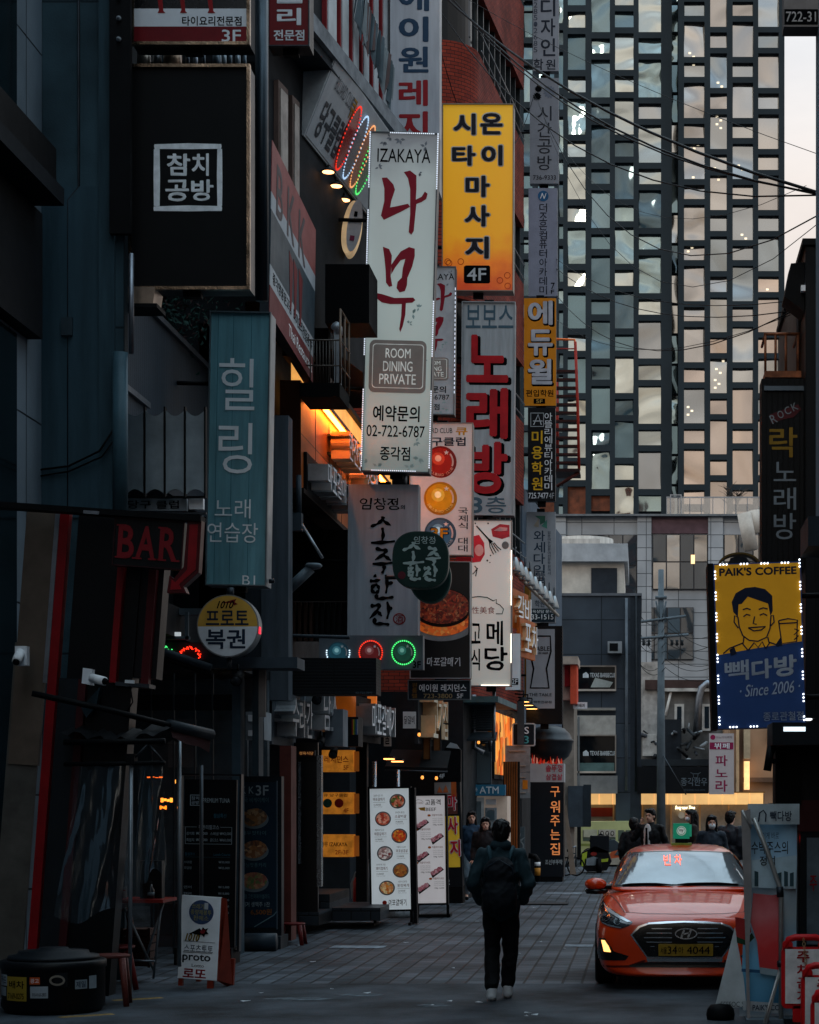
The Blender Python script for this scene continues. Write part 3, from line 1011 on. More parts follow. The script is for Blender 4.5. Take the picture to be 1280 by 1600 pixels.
# ================================================================ FAR BACKGROUND
TF = m('#15222a', .6, .0, grime=.25, scale=.3, ior=1.25)
def tower(name, label, cols, x0, x1, d, y_bot, y_top, shift, glassf):
    """office slab: dark cladding grid, each pane set back in it"""
    t = T(name, label, 'tower', at=((x0 + x1) / 2, y_bot, d))
    s = t.s
    xs = [x0] + [v for c in cols for v in c[:2]] + [x1]
    for i in range(0, len(xs), 2):                        # vertical fins
        t.bx('cladding', TF, xs[i], y_top, xs[i + 1], y_bot, 0, .5)
    t.bx('core', m('#1c272e', .6), x0 + .5, y_top, x1 - .5, y_bot, .55, 14)
    for ci, (a, b, ph, per, tall, short, gap) in enumerate(cols):
        y = y_bot + ph
        while y > y_top:
            for kind, h in (('t', tall), ('s', short)):
                yt = y - h
                if yt < y_bot - 2 and y > y_top + 5:
                    yb = min(y, y_bot)
                    ytt = max(yt, y_top)
                    t.bx('window#%d_%d' % (ci, int(y)), glassf(ci, y, kind), a, ytt, b, yb, .3, .36)
                    t.bx('cladding', TF, a, max(yt - gap, y_top), b, ytt, .0, .5)
                y = yt - gap
    return t
random.seed(21)
GWAVE = [m_glass('#6a828a', .42, .3, .05, .75, 2.0), m_glass('#4c6670', .5, .26, .05, .7, 2.0), m_glass('#8ba0a2', .35, .4, .05, .8, 2.0), m_glass('#3c555f', .45, .34, .06, .6, 2.0), m_glass('#5a747c', .2, .2, .05, .75, 2.0)]
GPALE = [m_glass('#b4bab4', .35, .3, .05, .9, 2.0), m_glass('#a2aaa8', .5, .25, .06, .85, 2.0)]  # paler tints stand in for patches of brighter reflected sky
GPEACH = [m_glass('#bcaea2', .4, .2, .07, .9, 2.0), m_glass('#b0a69e', .5, .16, .07, .9, 2.0)]
GFLAT = [m_glass('#aaacaa', .5, .16, .08, .9, 2.0), m_glass('#989d9f', .7, .13, .08, .9, 2.0), m_glass('#b0aeaa', .45, .18, .07, .9, 2.0), m_glass('#8b9498', .6, .2, .08, .9, 2.0), m_glass('#a3a19e', .6, .2, .08, .9, 2.0)]
GWARM = m('#5a2e1c', .4, emit=.12, grime=.6)
def g_left(ci, y, kind):
    if ci >= 7 and random.random() < .8:
        return random.choice(GPALE + GFLAT[:2] + GWAVE[2:3])
    if y > 780 and random.random() < .6:
        return GWARM
    if ci in (4, 6) and random.random() < .45:
        return random.choice(GPALE)
    return random.choice(GWAVE)
def g_right(ci, y, kind):
    if random.random() < (y - 380) / 420:
        return random.choice(GPEACH)
    return random.choice(GFLAT)
# cols: left, right, phase of lowest edge under y_bot, period, tall, short, gap
cl = [(800, 812, 12, 101, 57, 25, 9.5), (818, 832, 62, 101, 57, 25, 9.5), (840, 866, 30, 101, 57, 25, 9.5), (873, 880, 40, 101, 56, 23, 11), (887, 915, 12, 101, 56, 25, 10), (924, 953, 62, 102, 59, 23, 10), (961, 990, 12, 101, 57, 25, 9.5), (998, 1033, 62, 102, 59, 24, 9.5)]
tower('office_tower', 'dark framed office tower with wavy teal reflections in its panes', cl, 790, 1050, 105, 804, -45, 0, g_left)
cr_ = [(1069, 1101, 48, 95.3, 55, 22, 9.2), (1110, 1136, 1, 95.3, 54, 24, 8.7), (1145, 1177, 48, 95.3, 55, 22, 9.2), (1185, 1217, 1, 95.3, 54, 24, 8.7)]
t = tower('office_tower', 'dark framed office tower with smooth pale pinkish panes beside the sky', cr_, 1060, 1226, 104, 804, -45, 0, g_right)
random.seed(77)
for k in range(16):
    a, b = random.choice([c[:2] for c in cr_])
    y = random.uniform(20, 740); x = random.uniform(a + 4, b - 12)
    for q in range(random.choice((2, 3, 4))):
        t.bx('inside_light', lamp('#f0e0c0', .62), x + (q % 2) * 6, y + q * 6, x + 4 + (q % 2) * 6, y + 3 + q * 6, .27, .29)
t = T('glass_stair_tower', 'narrow teal glass strip between the two dark framed towers', 'tower', at=(1055, 804, 107))
t.bx('core', m('#1c2a31', .5), 1046, -45, 1064, 804, .6, 8)
for k in range(18):
    t.bx('window#%d' % k, random.choice(GWAVE + GFLAT[:1]), 1047.5, -44 + k * 47.2, 1062, -44 + k * 47.2 + 44, .3, .36)
    t.bx('band#%d' % k, TF, 1047, -44 + k * 47.2 + 44, 1063, -44 + k * 47.2 + 47.2, .2, .6)
# roof garden of the podium
t = T('glass_balustrade', 'clear glass roof terrace balustrade at the foot of the tower', 'balustrade', at=(1120, 806, 97))
for k in range(9):
    x = 1042 + k * 18
    t.bx('glass_panel#%d' % k, m_clear('#c8ccce', .1, .3, 0), x, 778, x + 17, 804, 0, .03)
    t.bx('post#%d' % k, STEEL, x - .6, 776, x + .6, 806, -.02, .05)
t.bx('rail', STEEL, 1042, 776, 1204, 778, -.03, .04)
t.frame('frame', STEEL, 1047, 774, 1065, 806, 1.5, -.3, -.2)
random.seed(8)
for k, (x, hh) in enumerate([(1136, 46), (1150, 40)]):
    tt = T('bare_tree', ('bare twiggy tree on the roof terrace, the taller one' if k == 0 else 'bare twiggy tree on the roof terrace, the shorter one'), 'tree', at=(x, 804, 98.5))
    br = m('#3a3430', .9)
    tt.tube('trunk', br, [(0, 0, 0), (.1, 0, .6), (.05, 0, hh * .028)], [.06, .05, .03], 6)
    for q in range(26):
        a = random.uniform(-1.3, 1.3); z = random.uniform(.45, hh * .026); ln = random.uniform(.3, .8)
        tt.tube('crown', br, [(.07, 0, z), (.07 + ln * .5 * math.sin(a), random.uniform(-.2, .2), z + ln * .4), (.07 + ln * math.sin(a * 1.2), random.uniform(-.3, .3), z + ln * .75)], [.022, .014, .006], 4)
# granite podium with dark windows
POD = m_brick('#888e95', '#7c838a', '#44494f', 1.55, .62, 'xz', .02, .6, .02, 0, .3, .4)
t = T('granite_podium', 'grey granite clad office block below the towers', 'building', at=(1010, 1320, 92))
t.bx('wall', POD, 866, 804, 1275, 1330, .4, 16)
t.bx('floor_slab', m('#5d6369', .7), 858, 803, 1275, 806, .0, 13)
for x0, x1 in ((996, 1018), (1107, 1130), (866, 884), (1206, 1240)):
    t.bx('pier#%d' % x0, POD, x0, 806, x1, 1260, .2, .4)
t.bx('spandrel', m('#4a3840', .6), 1018, 806, 1107, 832, .32, .4)
PANE = m_glass('#2a333a', .35, .25, .05, .3, 1.9)
PANL = m_glass('#8d8a85', .5, .3, .06, .7, 2.1)
def pwin(i, x0, y0, x1, y1, nx, ny, mats):
    k = 'window#%d' % i
    t.bx(k, m('#2d2f34', .5), x0, y0, x1, y1, .28, .39)
    w, h = (x1 - x0) / nx, (y1 - y0) / ny
    for a in range(nx):
        for b in range(ny):
            t.bx(k + '/pane', mats[(a + b * nx) % len(mats)], x0 + a * w + 1, y0 + b * h + 1, x0 + (a + 1) * w - 1, y0 + (b + 1) * h - 1, .24, .28)
pwin(0, 908, 834, 995, 932, 4, 2, [PANE])
pwin(1, 1020, 834, 1106, 920, 4, 2, [PANE, PANL, PANE, PANL, PANL, PANL, PANE])
pwin(2, 1002, 948, 1084, 1030, 4, 2, [PANE, PANE, m_glass('#39444c')])
pwin(3, 1132, 834, 1200, 920, 3, 2, [PANL, PANE])
pwin(4, 1110, 948, 1200, 1030, 4, 2, [PANE])
t.bx('lamp', lamp('#ffc890', .8), 1080, 866, 1086, 880, .22, .24)
# weathered low building
OLD = m('#6c6b69', .9, grime=.6, scale=.9)
t = T('weathered_house', 'weathered grey rendered house with a fat metal duct', 'house', at=(1070, 1330, 80))
t.bx('wall', OLD, 1000, 1072, 1200, 1330, 0, 7)
t.bx('wall', m('#8f8e8c', .8, grime=.5), 996, 1035, 1030, 1150, -.15, 6)
t.bx('roof', m('#3a2c2a', .8), 1008, 1063, 1200, 1078, -.3, 7)
t.bx('roof_ledge', m('#a8a6a2', .8, grime=.5), 1036, 1076, 1120, 1081, -.36, -.3)
for x in (1058, 1101):
    t.bx('window#%d' % x, m('#b5b4b0', .7), x - 4, 1100, x + 11, 1142, -.06, .02)
    t.bx('window#%d/pane' % x, m_glass('#1c262e'), x, 1104, x + 7, 1138, -.075, -.06)
t.tube('duct', STEEL, [(1088, 1150, -.3), (1092, 1092, -.3), (1096, 1076, -.3), (1105, 1068, -.3), (1112, 1074, -.3)], .16, 10, px=True)
t.tube('pipe', m('#d0cfcc', .6), [(1048, 1082, -.2), (1040, 1118, -.2)], .06, 6, px=True)
random.seed(12)
for k in range(24):
    x = random.uniform(1005, 1105); y = random.uniform(1130, 1196)
    t.tube('clutter', m(random.choice(['#2a2d30', '#50545a', '#8b8f92', '#1a1c1f']), .7), [(x, y, -.5), (x + random.uniform(-16, 16), y + random.uniform(-14, 14), -.6 - random.random())], random.uniform(.03, .1), 5, px=True)
t.bx('shed', m('#1d2228', .8), 1036, 1126, 1064, 1190, -1.2, -.2)
t.bx('shed#2', m('#b3b2ae', .8, grime=.5), 1004, 1148, 1026, 1182, -1.0, -.2)
t.bx('awning', m('#20262b', .7), 996, 1188, 1110, 1198, -2.0, -.1)
# dark barbecue block with cream penthouse
t = T('dark_corner_block', 'charcoal corner building with a cream penthouse and large shop windows', 'building', at=(940, 1346, 64))
CH_ = m_brick('#3a434c', '#353d46', '#20262c', 2.4, 1.15, 'xz', .02, .6, .01, 0, .4, .7)
t.bx('wall', CH_, 872, 930, 985, 1040, 0, 9)
t.bx('wall', CH_, 872, 1080, 962, 1112, 0, 9)
t.bx('wall', CH_, 962, 1040, 985, 1346, 0, 9)
t.bx('wall', m('#2a3139', .6), 985, 930, 1002, 1346, .02, 6)
t.bx('wall', m('#15191d', .8), 872, 1040, 962, 1346, 2.4, 8)
t.bx('floor_slab', m('#22282e', .7), 872, 1112, 962, 1118, 0, 2.4)
t.bx('roof_parapet', m('#5c6066', .6), 870, 927, 1003, 931, -.05, 9)
for k, (y0, y1) in enumerate([(1044, 1078), (1152, 1206)]):
    f = 'window#%d' % k
    t.frame(f, m('#8b8178', .5), 872, y0 - 4, 963, y1 + 2, 2, -.06, .06)
    t.bx(f + '/pane', m_glass('#0c1114', .03, .5, .06, 0, 1.25), 874, y0 - 2, 961, y1, .0, .03)
    t.bx(f + '/sill', m('#b5aaa0', .6), 876, y1 - 1, 962, y1 + 2, -.12, -.07)
    yb = 1056 if k == 0 else 1178
    t.txt('lettering#%d' % k, m('#c4ccd0', .5), 'TEXAS BARBECUE', 922, yb - 4.5, 962, yb + 2.5, bold=.02, dep=-.03)
    t.poly('lettering#%d' % k, m('#c4ccd0', .5), [(911, yb + 3), (911, yb - 3), (916, yb - 6), (920, yb - 2), (920, yb + 3)], -.02)
t.bx('blind', m('#a8a59e', .7), 900, 1118, 962, 1150, -.02, .02)
t.bx('lintel', m('#8b8780', .6), 896, 1106, 962, 1110, -.08, .0)
t.poly('window#0/notice', m('#9aa09c', .7), [(923, 1074), (930, 1059), (958, 1066), (953, 1074)], -.015)
t.bx('low_wall', m('#7c7d7d', .7), 900, 1212, 965, 1240, -.1, .5)
t.bx('lit_glass', m('#56706e', .4), 905, 1192, 960, 1207, -.02, .0)
for (x, y, q, e) in ((941, 1158, 4, 1.2), (940, 1169, 4, 1.8), (965, 1180, 3, .8), (955, 1178, 3, .6)):
    t.lathe('pendant_lamp', lamp('#ffa850', e), [(.0, -q * .02), (q * .02, 0), (.0, q * .02)], tuple(t.P(x, y, .3)), 10)
for x in (884, 1):
    if x > 1:
        t.bx('wall_unit', m('#8b9094', .6, grime=.4), 950, 1004, 972, 1022, -.5, 0)
        t.bx('wall_unit', BLK, 953, 1007, 966, 1019, -.51, -.5)
t.tube('wall_pipe', m('#59626a', .5), [(979, 935, -.08), (979, 1235, -.08)], .05, 8, px=True)
t.tube('wall_pipe#2', m('#1c2228', .5), [(994, 931, -.05), (994, 1236, -.05)], .035, 8, px=True)
t.tube('roof_rail', STEEL, [(950, 934, .1), (950, 928, .1), (962, 928, .1), (962, 938, .1)], .03, 6, px=True)
t.bx('penthouse', m('#c9c3b8', .7, grime=.25), 864, 873, 975, 928, .8, 7)
t.bx('penthouse_parapet', m('#a9adb1', .6, grime=.25), 862, 846, 981, 874, .5, 7.6)
t.bx('penthouse_window', m('#2b323a', .5), 923, 883, 964, 928, .76, .8)
t.bx('penthouse_box', m('#bdb6ae', .7, grime=.3, streak=True), 866, 834, 936, 846, 1.2, 6)
t.lathe('water_tank', m('#bfb8b0', .7, grime=.3, streak=True), [(.0, -.3), (1.1, -.3), (1.1, .55), (.0, .62)], tuple(t.P(905, 850, 3)), 24)
t.bx('drain_pipe', m('#6a6e70', .5), 903, 1120, 906, 1240, -.12, -.05)
# cream street corner of the low street facade with red letter panel
t = T('cream_side_shop', 'narrow cream and red shop side behind the beer glass sign', 'shop', at=(888, 1350, 60))
t.bx('wall', m('#8c8278', .7), 880, 1095, 897, 1345, 0, 3)
t.bx('awning', m('#b3a294', .6), 880, 1030, 905, 1042, -1.2, 1)
t.bx('panel', m('#b9a090', .6), 880, 1042, 893, 1095, -.6, .5)
t.bx('panel', m('#d8553a', .5), 893, 1040, 903, 1102, -1.0, .4)
t.bx('panel', m('#8c1018', .5), 884, 1034, 892, 1075, -.8, -.6)
t.bx('sign_plate', WHTL, 896, 1098, 918, 1108, -.3, -.2)
t.txt('sign_plate/lettering', INK, '미베여', 900, 1100, 914, 1106, dep=-.31)
t.bx('bollard_box', m('#3a444d', .6), 888, 1228, 923, 1292, -.2, .4)
t.bx('bollard_box', m('#242d35', .6), 912, 1226, 924, 1291, -.22, -.2)
# utility pole
POLE = m('#59646b', .7, grime=.3)
t = T('utility_pole', 'grey concrete utility pole with crossarms in front of the granite block', 'utility pole', at=(1033, 1346, 63))
t.tube('pole', POLE, [(1033, 1346, 0), (1033, 890, 0)], [.16, .09], 12, px=True)
t.tube('crossarm', POLE, [(1002, 972, -.1), (1072, 963, -.1)], .05, 6, px=True)
t.tube('crossarm#2', POLE, [(1002, 998, -.1), (1076, 992, -.1)], .05, 6, px=True)
t.tube('crossarm#3', POLE, [(1024, 934, -.1), (1042, 934, -.1)], .06, 6, px=True)
t.tube('brace#1', POLE, [(1025, 940, -.1), (1031, 968, -.1)], .03, 5, px=True)
t.tube('brace#2', POLE, [(1041, 940, -.1), (1035, 968, -.1)], .03, 5, px=True)
for k, x in enumerate((1006, 1014, 1050, 1058, 1066)):
    t.lathe('insulator#%d' % k, m('#22282c', .4), [(.0, -.12), (.06, -.08), (.04, 0), (.06, .06), (.0, .1)], tuple(t.P(x, 1004, -.1)), 10)
t.tube('stay_wire', STEELD, [(1036, 1180, -.2), (1072, 1242, -.2)], .02, 4, px=True)
# gold canopy store across the end of the street
t = T('gold_canopy_store', 'glass fronted store with a long gold panelled canopy', 'shop', at=(1030, 1346, 66))
GOLDP = m('#e2b070', .4, emit=.55, grime=.2, scale=1.5)  # emission lifts the panels' brightness; the canopy is no lamp
for k in range(13):
    x = 916 + k * 21.2
    t.bx('canopy#%d' % k, GOLDP, x, 1239, x + 20.6, 1257, -.6, .6)
t.bx('canopy_edge', m('#8a6030', .5), 914, 1237, 1194, 1239, -.62, .6)
for k in range(6):
    x = 914 + k * 45
    t.bx('glass_panel#%d' % k, m('#a59e92', .3, .2, grime=.45, scale=1.5), x, 1257, x + 44, 1346, .1, .16)  # tan colour stands in for reflections in the glazing
    t.bx('mullion#%d' % k, m('#d0b088', .5), x + 43.5, 1257, x + 46, 1346, .0, .2)
t.bx('poster', m('#a08a58', .6, grime=.4), 972, 1258, 1006, 1280, .05, .09)
for a in range(3):
    for b in range(4):
        t.bx('poster', m('#6a5c38', .6), 985 + b * 5, 1262 + a * 6, 988 + b * 5, 1266 + a * 6, .03, .05)
t.txt('lit_lettering', lamp('#fff0c8', 2.0), 'Song new Time', 1055, 1259, 1086, 1266, dep=.0, shear=.3)
t.ell('hanging_lamp', m('#a0a098', .4, emit=.2), 1065, 1274, 5, 5, .0, .05)
t.bx('wall', m('#2a2e33', .8), 870, 1257, 914, 1346, .5, 1)
t.bx('base', m('#15181b', .8), 870, 1240, 1200, 1346, 2, 3)
t.bx('red_panel', m('#7a2a24', .6), 905, 1262, 960, 1276, .04, .08)
# tan building at right rear
t = T('tan_building', 'tan rendered building behind the hanging buffet sign', 'building', at=(1200, 1346, 74))
t.bx('wall', m('#b08a6c', .7, grime=.25, scale=.5), 1140, 1128, 1290, 1346, 0, 8)
t.bx('lit_sign_box', m('#ffcf8a', .5, emit=.8, grime=.3), 1162, 1190, 1170, 1234, -.6, -.2)
t.bx('lit_sign_box', m('#c8b090', .5), 1161, 1140, 1171, 1186, -.6, -.2)
t.bx('ledge', m('#6a5040', .7), 1150, 1215, 1290, 1222, -.3, 0)
t.bx('column', m('#5a4436', .7), 1154, 1128, 1160, 1240, -.4, 0)
t.bx('column', m('#d9b48c', .7), 1150, 1128, 1154, 1240, -.5, 0)
t.bx('notice', WHTL, 1199, 1128, 1222, 1152, -.3, -.2)
t.bx('notice', REDT, 1199, 1152, 1222, 1157, -.3, -.2)

# ================================================================ SIGNS
SG = 'signs hanging over the alley'
def sign(name, label, x0, y0, x1, y1, d, th=.3, face=WHT, hous=STEELD, fr=None, fw=2.5, roll=0.0, rz=0.0, bord=0.0, cat='sign', group=SG, brackets=1, off=.6):
    t = T(name, label, cat, group, at=((x0 + x1) / 2, y1, d), roll=roll, rz=rz)
    t.bx('housing', hous, x0, y0, x1, y1, 0, th)
    t.bx('face', face, x0 + bord, y0 + bord, x1 - bord, y1 - bord, -.008, -.001)
    if fr:
        t.frame('frame', fr, x0 - fw * .3, y0 - fw * .3, x1 + fw * .3, y1 + fw * .3, fw, -.04, .025)
    for k in range(brackets):
        yy = y0 + (y1 - y0) * (k + .5) / brackets
        t.tube('bracket#%d' % k, BLK, [(x0 + 1, yy, th * .6), (x0 - off / t.s, yy, th * .6)], .03, 6, px=True)
    t.bx('bracket#m', BLK, (x0 + x1) / 2 - .1 / t.s, y0 - 6, (x0 + x1) / 2 + .1 / t.s, y1 + 8, th * .35, th * .7) if brackets else None
    return t
LIT = .20

# red white and black sign at the very top
t = sign('sign', 'black, white and red sign cut off by the top edge, marked 3F', 207, -70, 390, 70, 21.5, .3, m('#0a0c10', .25, grime=.1), DK, GOLD, 5)
t.bx('print', WHTL, 209, 14, 388, 42, -.011, -.009)
t.bx('print', m('#6e0f18', .4), 209, 42, 388, 67, -.011, -.009)
t.txt('lettering', INK, '타이요리전문점', 285, 26, 378, 41, .035)
t.txt('lettering', WHTL, '3F', 347, 47, 377, 66, .03)
for (x, w) in ((247, 12), (282, 11), (325, 12)):
    t.poly('print', m('#8a1016', .4), [(x, 0), (x + w * .6, 0), (x + w * .75, 18), (x + w, 21), (x, 21), (x + w * .2, 16)], -.016)
# black sign with the white seal
t = sign('sign', 'large black sign with a white square seal of four characters', 203, 103, 390, 452, 21.5, .3, m('#020305', .6, grime=.05, bump=0, ior=1.25), m('#11171c', .4, .3), GOLD, 5, brackets=2)
SEAL = m('#eef1f3', .6, grime=.25, scale=8)
ring_o = [(242, 225), (265, 227), (300, 225), (340, 224), (347, 228), (346, 260), (348, 290), (347, 328), (320, 329), (290, 327), (262, 330), (242, 329), (241, 300), (243, 275), (241, 250)]
ring_i = [(251, 234), (336, 233), (340, 262), (341, 321), (300, 321), (251, 322), (250, 280)]
for a, b, c, e in ((242, 225, 346, 233), (241, 322, 347, 330), (241, 233, 250, 322), (340, 233, 347.5, 322)):
    t.poly('lettering', SEAL, [(a, b + 1), ((a + c) / 2, b - .7), (c, b + .6), (c + .6, (b + e) / 2), (c, e), ((a + c) / 2, e + .7), (a, e), (a - .6, (b + e) / 2)], -.012, .003)
for ch, x0, y0, x1, y1 in (('참', 261, 240, 298, 275), ('치', 300, 240, 327, 275), ('공', 259, 281, 296, 315), ('방', 299, 281, 334, 315)):
    t.txt('lettering', SEAL, ch, x0, y0, x1, y1, .045, wob=.03)
t = T('flue_pipes', 'bundle of metallic pipes between the two upper black signs', 'pipes', at=(300, 100, 21.9))
for i, (x, w, c) in enumerate([(207, 22, '#8a7f74'), (232, 14, '#6a6a6c'), (248, 30, '#a08670'), (284, 6, '#39434c'), (295, 8, '#8a9098'), (310, 5, '#2f3b46'), (326, 14, '#77838c'), (342, 6, '#8b959c'), (352, 5, '#59656e'), (362, 8, '#8b959c'), (374, 6, '#59656e')]):
    t.tube('pipe#%d' % i, m(c, .35, .8, grime=.4), [(x + w / 2, 69, .2), (x + w / 2, 106, .2)], w * t.s / 2, 12, px=True)
t.bx('plate', BLK, 203, 70, 392, 104, .5, .6)
t = T('post_column', 'tall dark steel sign post behind the black sign', 'post', at=(408, 900, 22.2))
t.tube('', m('#26333c', .35, .6), [(409, 470, 0), (409, -80, 0)], .075, 14, px=True)
t = T('flood_light', 'bronze floodlight box hanging under the black seal sign', 'floodlight', at=(224, 485, 21.6))
t.poly('body', m('#9a8878', .35, .7, grime=.5), [(200, 453), (248, 454), (244, 482), (202, 482)], -.15, .35)
t.bx('visor', BLK, 198, 481, 252, 487, -.2, .2)
t.tube('bracket', BLK, [(225, 455, .1), (225, 448, .1)], .03, px=True)
# red sign right of it
t = sign('sign', 'dark red sign with white characters at the top, partly cut off', 420, -70, 484, 73, 24.5, .3, m('#6a1018', .4, grime=.2), m('#0c1014', .4), STEELD, 2)
t.txt('lettering', WHTL, '요', 433, -40, 473, 6, .05)
t.txt('lettering', WHTL, '리', 433, 13, 471, 40, .05)
t.txt('lettering', WHTL, '전문점', 428, 47, 476, 64, .045)
# green singing practice sign
t = sign('sign', 'tall teal sign with pale characters ending in B1', 322, 488, 416, 915, 24.7, .34, m('#6c9ea8', .4, grime=.3, streak=True), m('#8f979c', .35, .6), m('#5d6a70', .4, .5), 2, roll=1.0, brackets=2)
PALE = m('#f2f6f7', .5, grime=.1)
t.txt('lettering', PALE, '힐', 337, 560, 393, 641, .0)
t.txt('lettering', PALE, '링', 338, 661, 391, 740, .0)
t.txt('lettering', PALE, '노래', 334, 780, 390, 810, -.005)
t.txt('lettering', PALE, '연습장', 323, 817, 402, 848, -.005)
t.txt('lettering', PALE, 'B1', 379, 899, 399, 914, 0)
for x in (334, 358, 386):
    t.bx('face_seam', m('#2f6a78', .4), x, 492, x + .8, 912, -.0095, -.008)
t.tube('spot_lamp', m('#1b2228', .4), [(418, 906, .1), (426, 905, .1)], .03, px=True)
# lotto disc
t = T('disc_sign', 'round ochre and white lottery sign edged in steel', 'sign', SG, at=(356, 1028, 24.2))
t.ell('housing', m('#8a8f92', .35, .6), 356, 978, 48.5, 49, 0, .22, 56)
top = [(356 + 46.5 * math.cos(a), 978 - 47 * math.sin(a)) for a in [math.asin(-.02) + (math.pi - 2 * math.asin(-.02)) * i / 40 for i in range(41)]]
bot = [(356 + 46.5 * math.cos(a), 978 - 47 * math.sin(a)) for a in [math.pi - math.asin(-.02) + (math.pi + 2 * math.asin(-.02)) * i / 40 for i in range(41)]]
t.poly('face', m('#d8a848', .45, grime=.2), top, -.008, .006)
t.poly('face', m('#dde1e5', .45, grime=.2), bot, -.008, .006)
t.txt('lettering', NAVY, '프로토', 322, 954, 389, 977, .04)
t.txt('lettering', NAVY, '복권', 322, 983, 384, 1014, .04)
t.txt('lettering', INK, '1010', 339, 939, 366, 951, .05, shear=.4)
t.poly('lettering', m('#7a1a1a', .5), [(345, 943), (365, 937), (370, 936), (367, 941), (372, 944), (366, 946), (365, 942)], -.012)
t.tube('bracket', STEELD, [(356, 1027, .1), (356, 1046, .1)], .03, px=True)
t.tube('bracket#2', STEELD, [(356, 930, .15), (356, 916, .15)], .05, px=True)
t.bx('side_light', lamp('#ff2a40', .8), 404, 979, 405.5, 990, .02, .1)
# BAR sign rig, the whole structure leans clockwise
BRED = m('#6a0c14', .4, grime=.25)
t = T('bar_sign', 'black and dark red BAR sign with a bent red arrow', 'sign', SG, at=(165, 800, 19.0), roll=4.0)
t.bx('beam', BLK, -10, 797, 318, 806, -.1, .1)
t.bx('housing', m('#070a0e', .4), 183, 808, 290, 882, -.03, .12)
t.frame('housing', m('#2a0a10', .5), 182, 807, 291, 883, 2, -.045, -.03)
BT = m('#7a141c', .45, grime=.1)
for ch, a, b in (('B', 189, 215), ('A', 218, 248), ('R', 254, 282)):
    t.txt('lettering', BT, ch, a, 818, b, 871, .05, dep=-.04)
for x0, x1, yy in ((186, 200, 818), (186, 200, 868), (213, 228, 868), (238, 253, 868), (251, 265, 818), (251, 266, 868), (274, 287, 868)):
    t.bx('lettering', BT, x0, yy, x1, yy + 2.6, -.043, -.037)
t.poly('arrow', m('#4a0a10', .4), [(296, 806), (318, 804), (319, 885), (297, 908), (302, 918), (272, 920), (274, 893), (281, 897), (295, 878)], -.06, .14)
t.poly('arrow', m('#8a1018', .4), [(300, 812), (313, 810), (314, 881), (290, 906), (294, 913), (277, 915), (278, 899), (284, 903), (301, 882)], -.066, .004)
t.bx('clip', STEEL, 136, 802, 160, 807, -.12, -.1)
# black panels with red edges below the beam
t = T('red_edged_frontage', 'black shop frontage with leaning dark red edge strips', 'shop front', at=(90, 1590, 19.3), roll=4.3)
t.bx('panel', m('#06090d', .35, grime=.3), 62, 800, 165, 1590, .05, .3)
t.bx('panel#2', m('#0a0d12', .4, grime=.3), 150, 815, 200, 1050, .1, .35)
t.bx('edge_strip', m('#7c0c14', .35, grime=.3), 38, 800, 52, 1530, -.06, .05)
t.bx('edge_strip#2', m('#7c0c14', .35, grime=.3), 133, 815, 143, 1062, -.05, .05)
t.bx('edge_strip#3', m('#3a1014', .5), 84, 1060, 96, 1590, -.02, .05)
t.bx('edge_strip#4', m('#4a0c12', .5), 180, 880, 192, 1062, .0, .1)
t.bx('side_panel', m('#5a4e44', .6, grime=.3), -16, 805, 30, 1200, -.02, .05)
t.bx('side_panel', m('#504d48', .6, grime=.4), -20, 1010, 28, 1600, -.0, .04)
t.bx('trim', STEEL, 30, 802, 37, 1070, -.05, .0)
t.bx('ledge', STEELD, 143, 1060, 196, 1066, -.05, .2)
t.bx('number_plate', WHTL, 158, 1056, 173, 1061, -.06, -.05)
t.bx('lower_wall', m('#121a20', .5), 52, 1060, 84, 1590, .02, .05)
t.poly('lamp_cover', m('#1d3038', .4), [(95, 1105), (122, 1070), (118, 1100), (104, 1120)], -.1, .08)
for k in range(1):
    t.tube('cable#%d' % k, BLK, [(165, 1064, -.02), (172 + 4 * k, 1090, -.04), (160 + 6 * k, 1112, -.02)], .008, 5, px=True)
for i, (x, y, lab) in enumerate([(38, 1028, 'small white wall mounted camera on the beige side panel'), (148, 1060, 'white camera on an arm under the red edged black panel')]):
    t = T('security_camera', lab, 'camera', 'security cameras on the left frontage', at=(x, y, 19.0))
    t.bx('mount', WHTL, x - 12, y - 18, x + 6, y + 12, -.05, .05) if i == 0 else t.poly('mount', WHTL, [(x - 18, y + 8), (x - 16, y - 16), (x - 2, y - 14), (x - 3, y + 11)], -.05, .1)
    t.tube('body', WHT, [(x - 3, y - 8, -.06), (x - 2, y + 8, -.2)] if i == 0 else [(x - 2, y, -.05), (x + 22, y + 6, -.15)], .045, 12, px=True)
    t.tube('lens', BLK, [(x - 2, y + 8, -.2), (x - 2, y + 10, -.215)] if i == 0 else [(x + 22, y + 6, -.15), (x + 24, y + 6.5, -.16)], .034, 12, px=True)

# oblique restaurant banner on the left wall
def wall_panel(name, label, TL, TR, BL, BR, dl, dr, th=.12, cat='sign', group=SG):
    a, b, c = W(BL[0], BL[1], dl), W(BR[0], BR[1], dr), W(TL[0], TL[1], dl)
    t = T(name, label, cat, group, pos=a, basis=frame3(a, b, c))
    return t, (b - a).length, (c - a).length
t, w, h = wall_panel('banner_sign', 'large red and grey banner sign seen edge on along the left wall', (420, 210), (490, 310), (420, 488), (489, 600), 24.9, 28.0)
t.b3('housing', STEELD, (0, .0, 0), (w, .12, h))
t.b3('face', m('#8a4a48', .5, grime=.2), (0, -.01, h * .70), (w, 0, h))
t.b3('face', m('#9fa6ac', .5, grime=.2), (0, -.01, h * .60), (w, 0, h * .70))
t.b3('face', m('#3a474f', .45), (0, -.01, h * .28), (w, 0, h * .60))
t.b3('face', m('#a9b0b5', .5), (0, -.01, h * .16), (w, 0, h * .28))
t.b3('face', m('#6a2428', .5), (0, -.01, 0), (w, 0, h * .16))
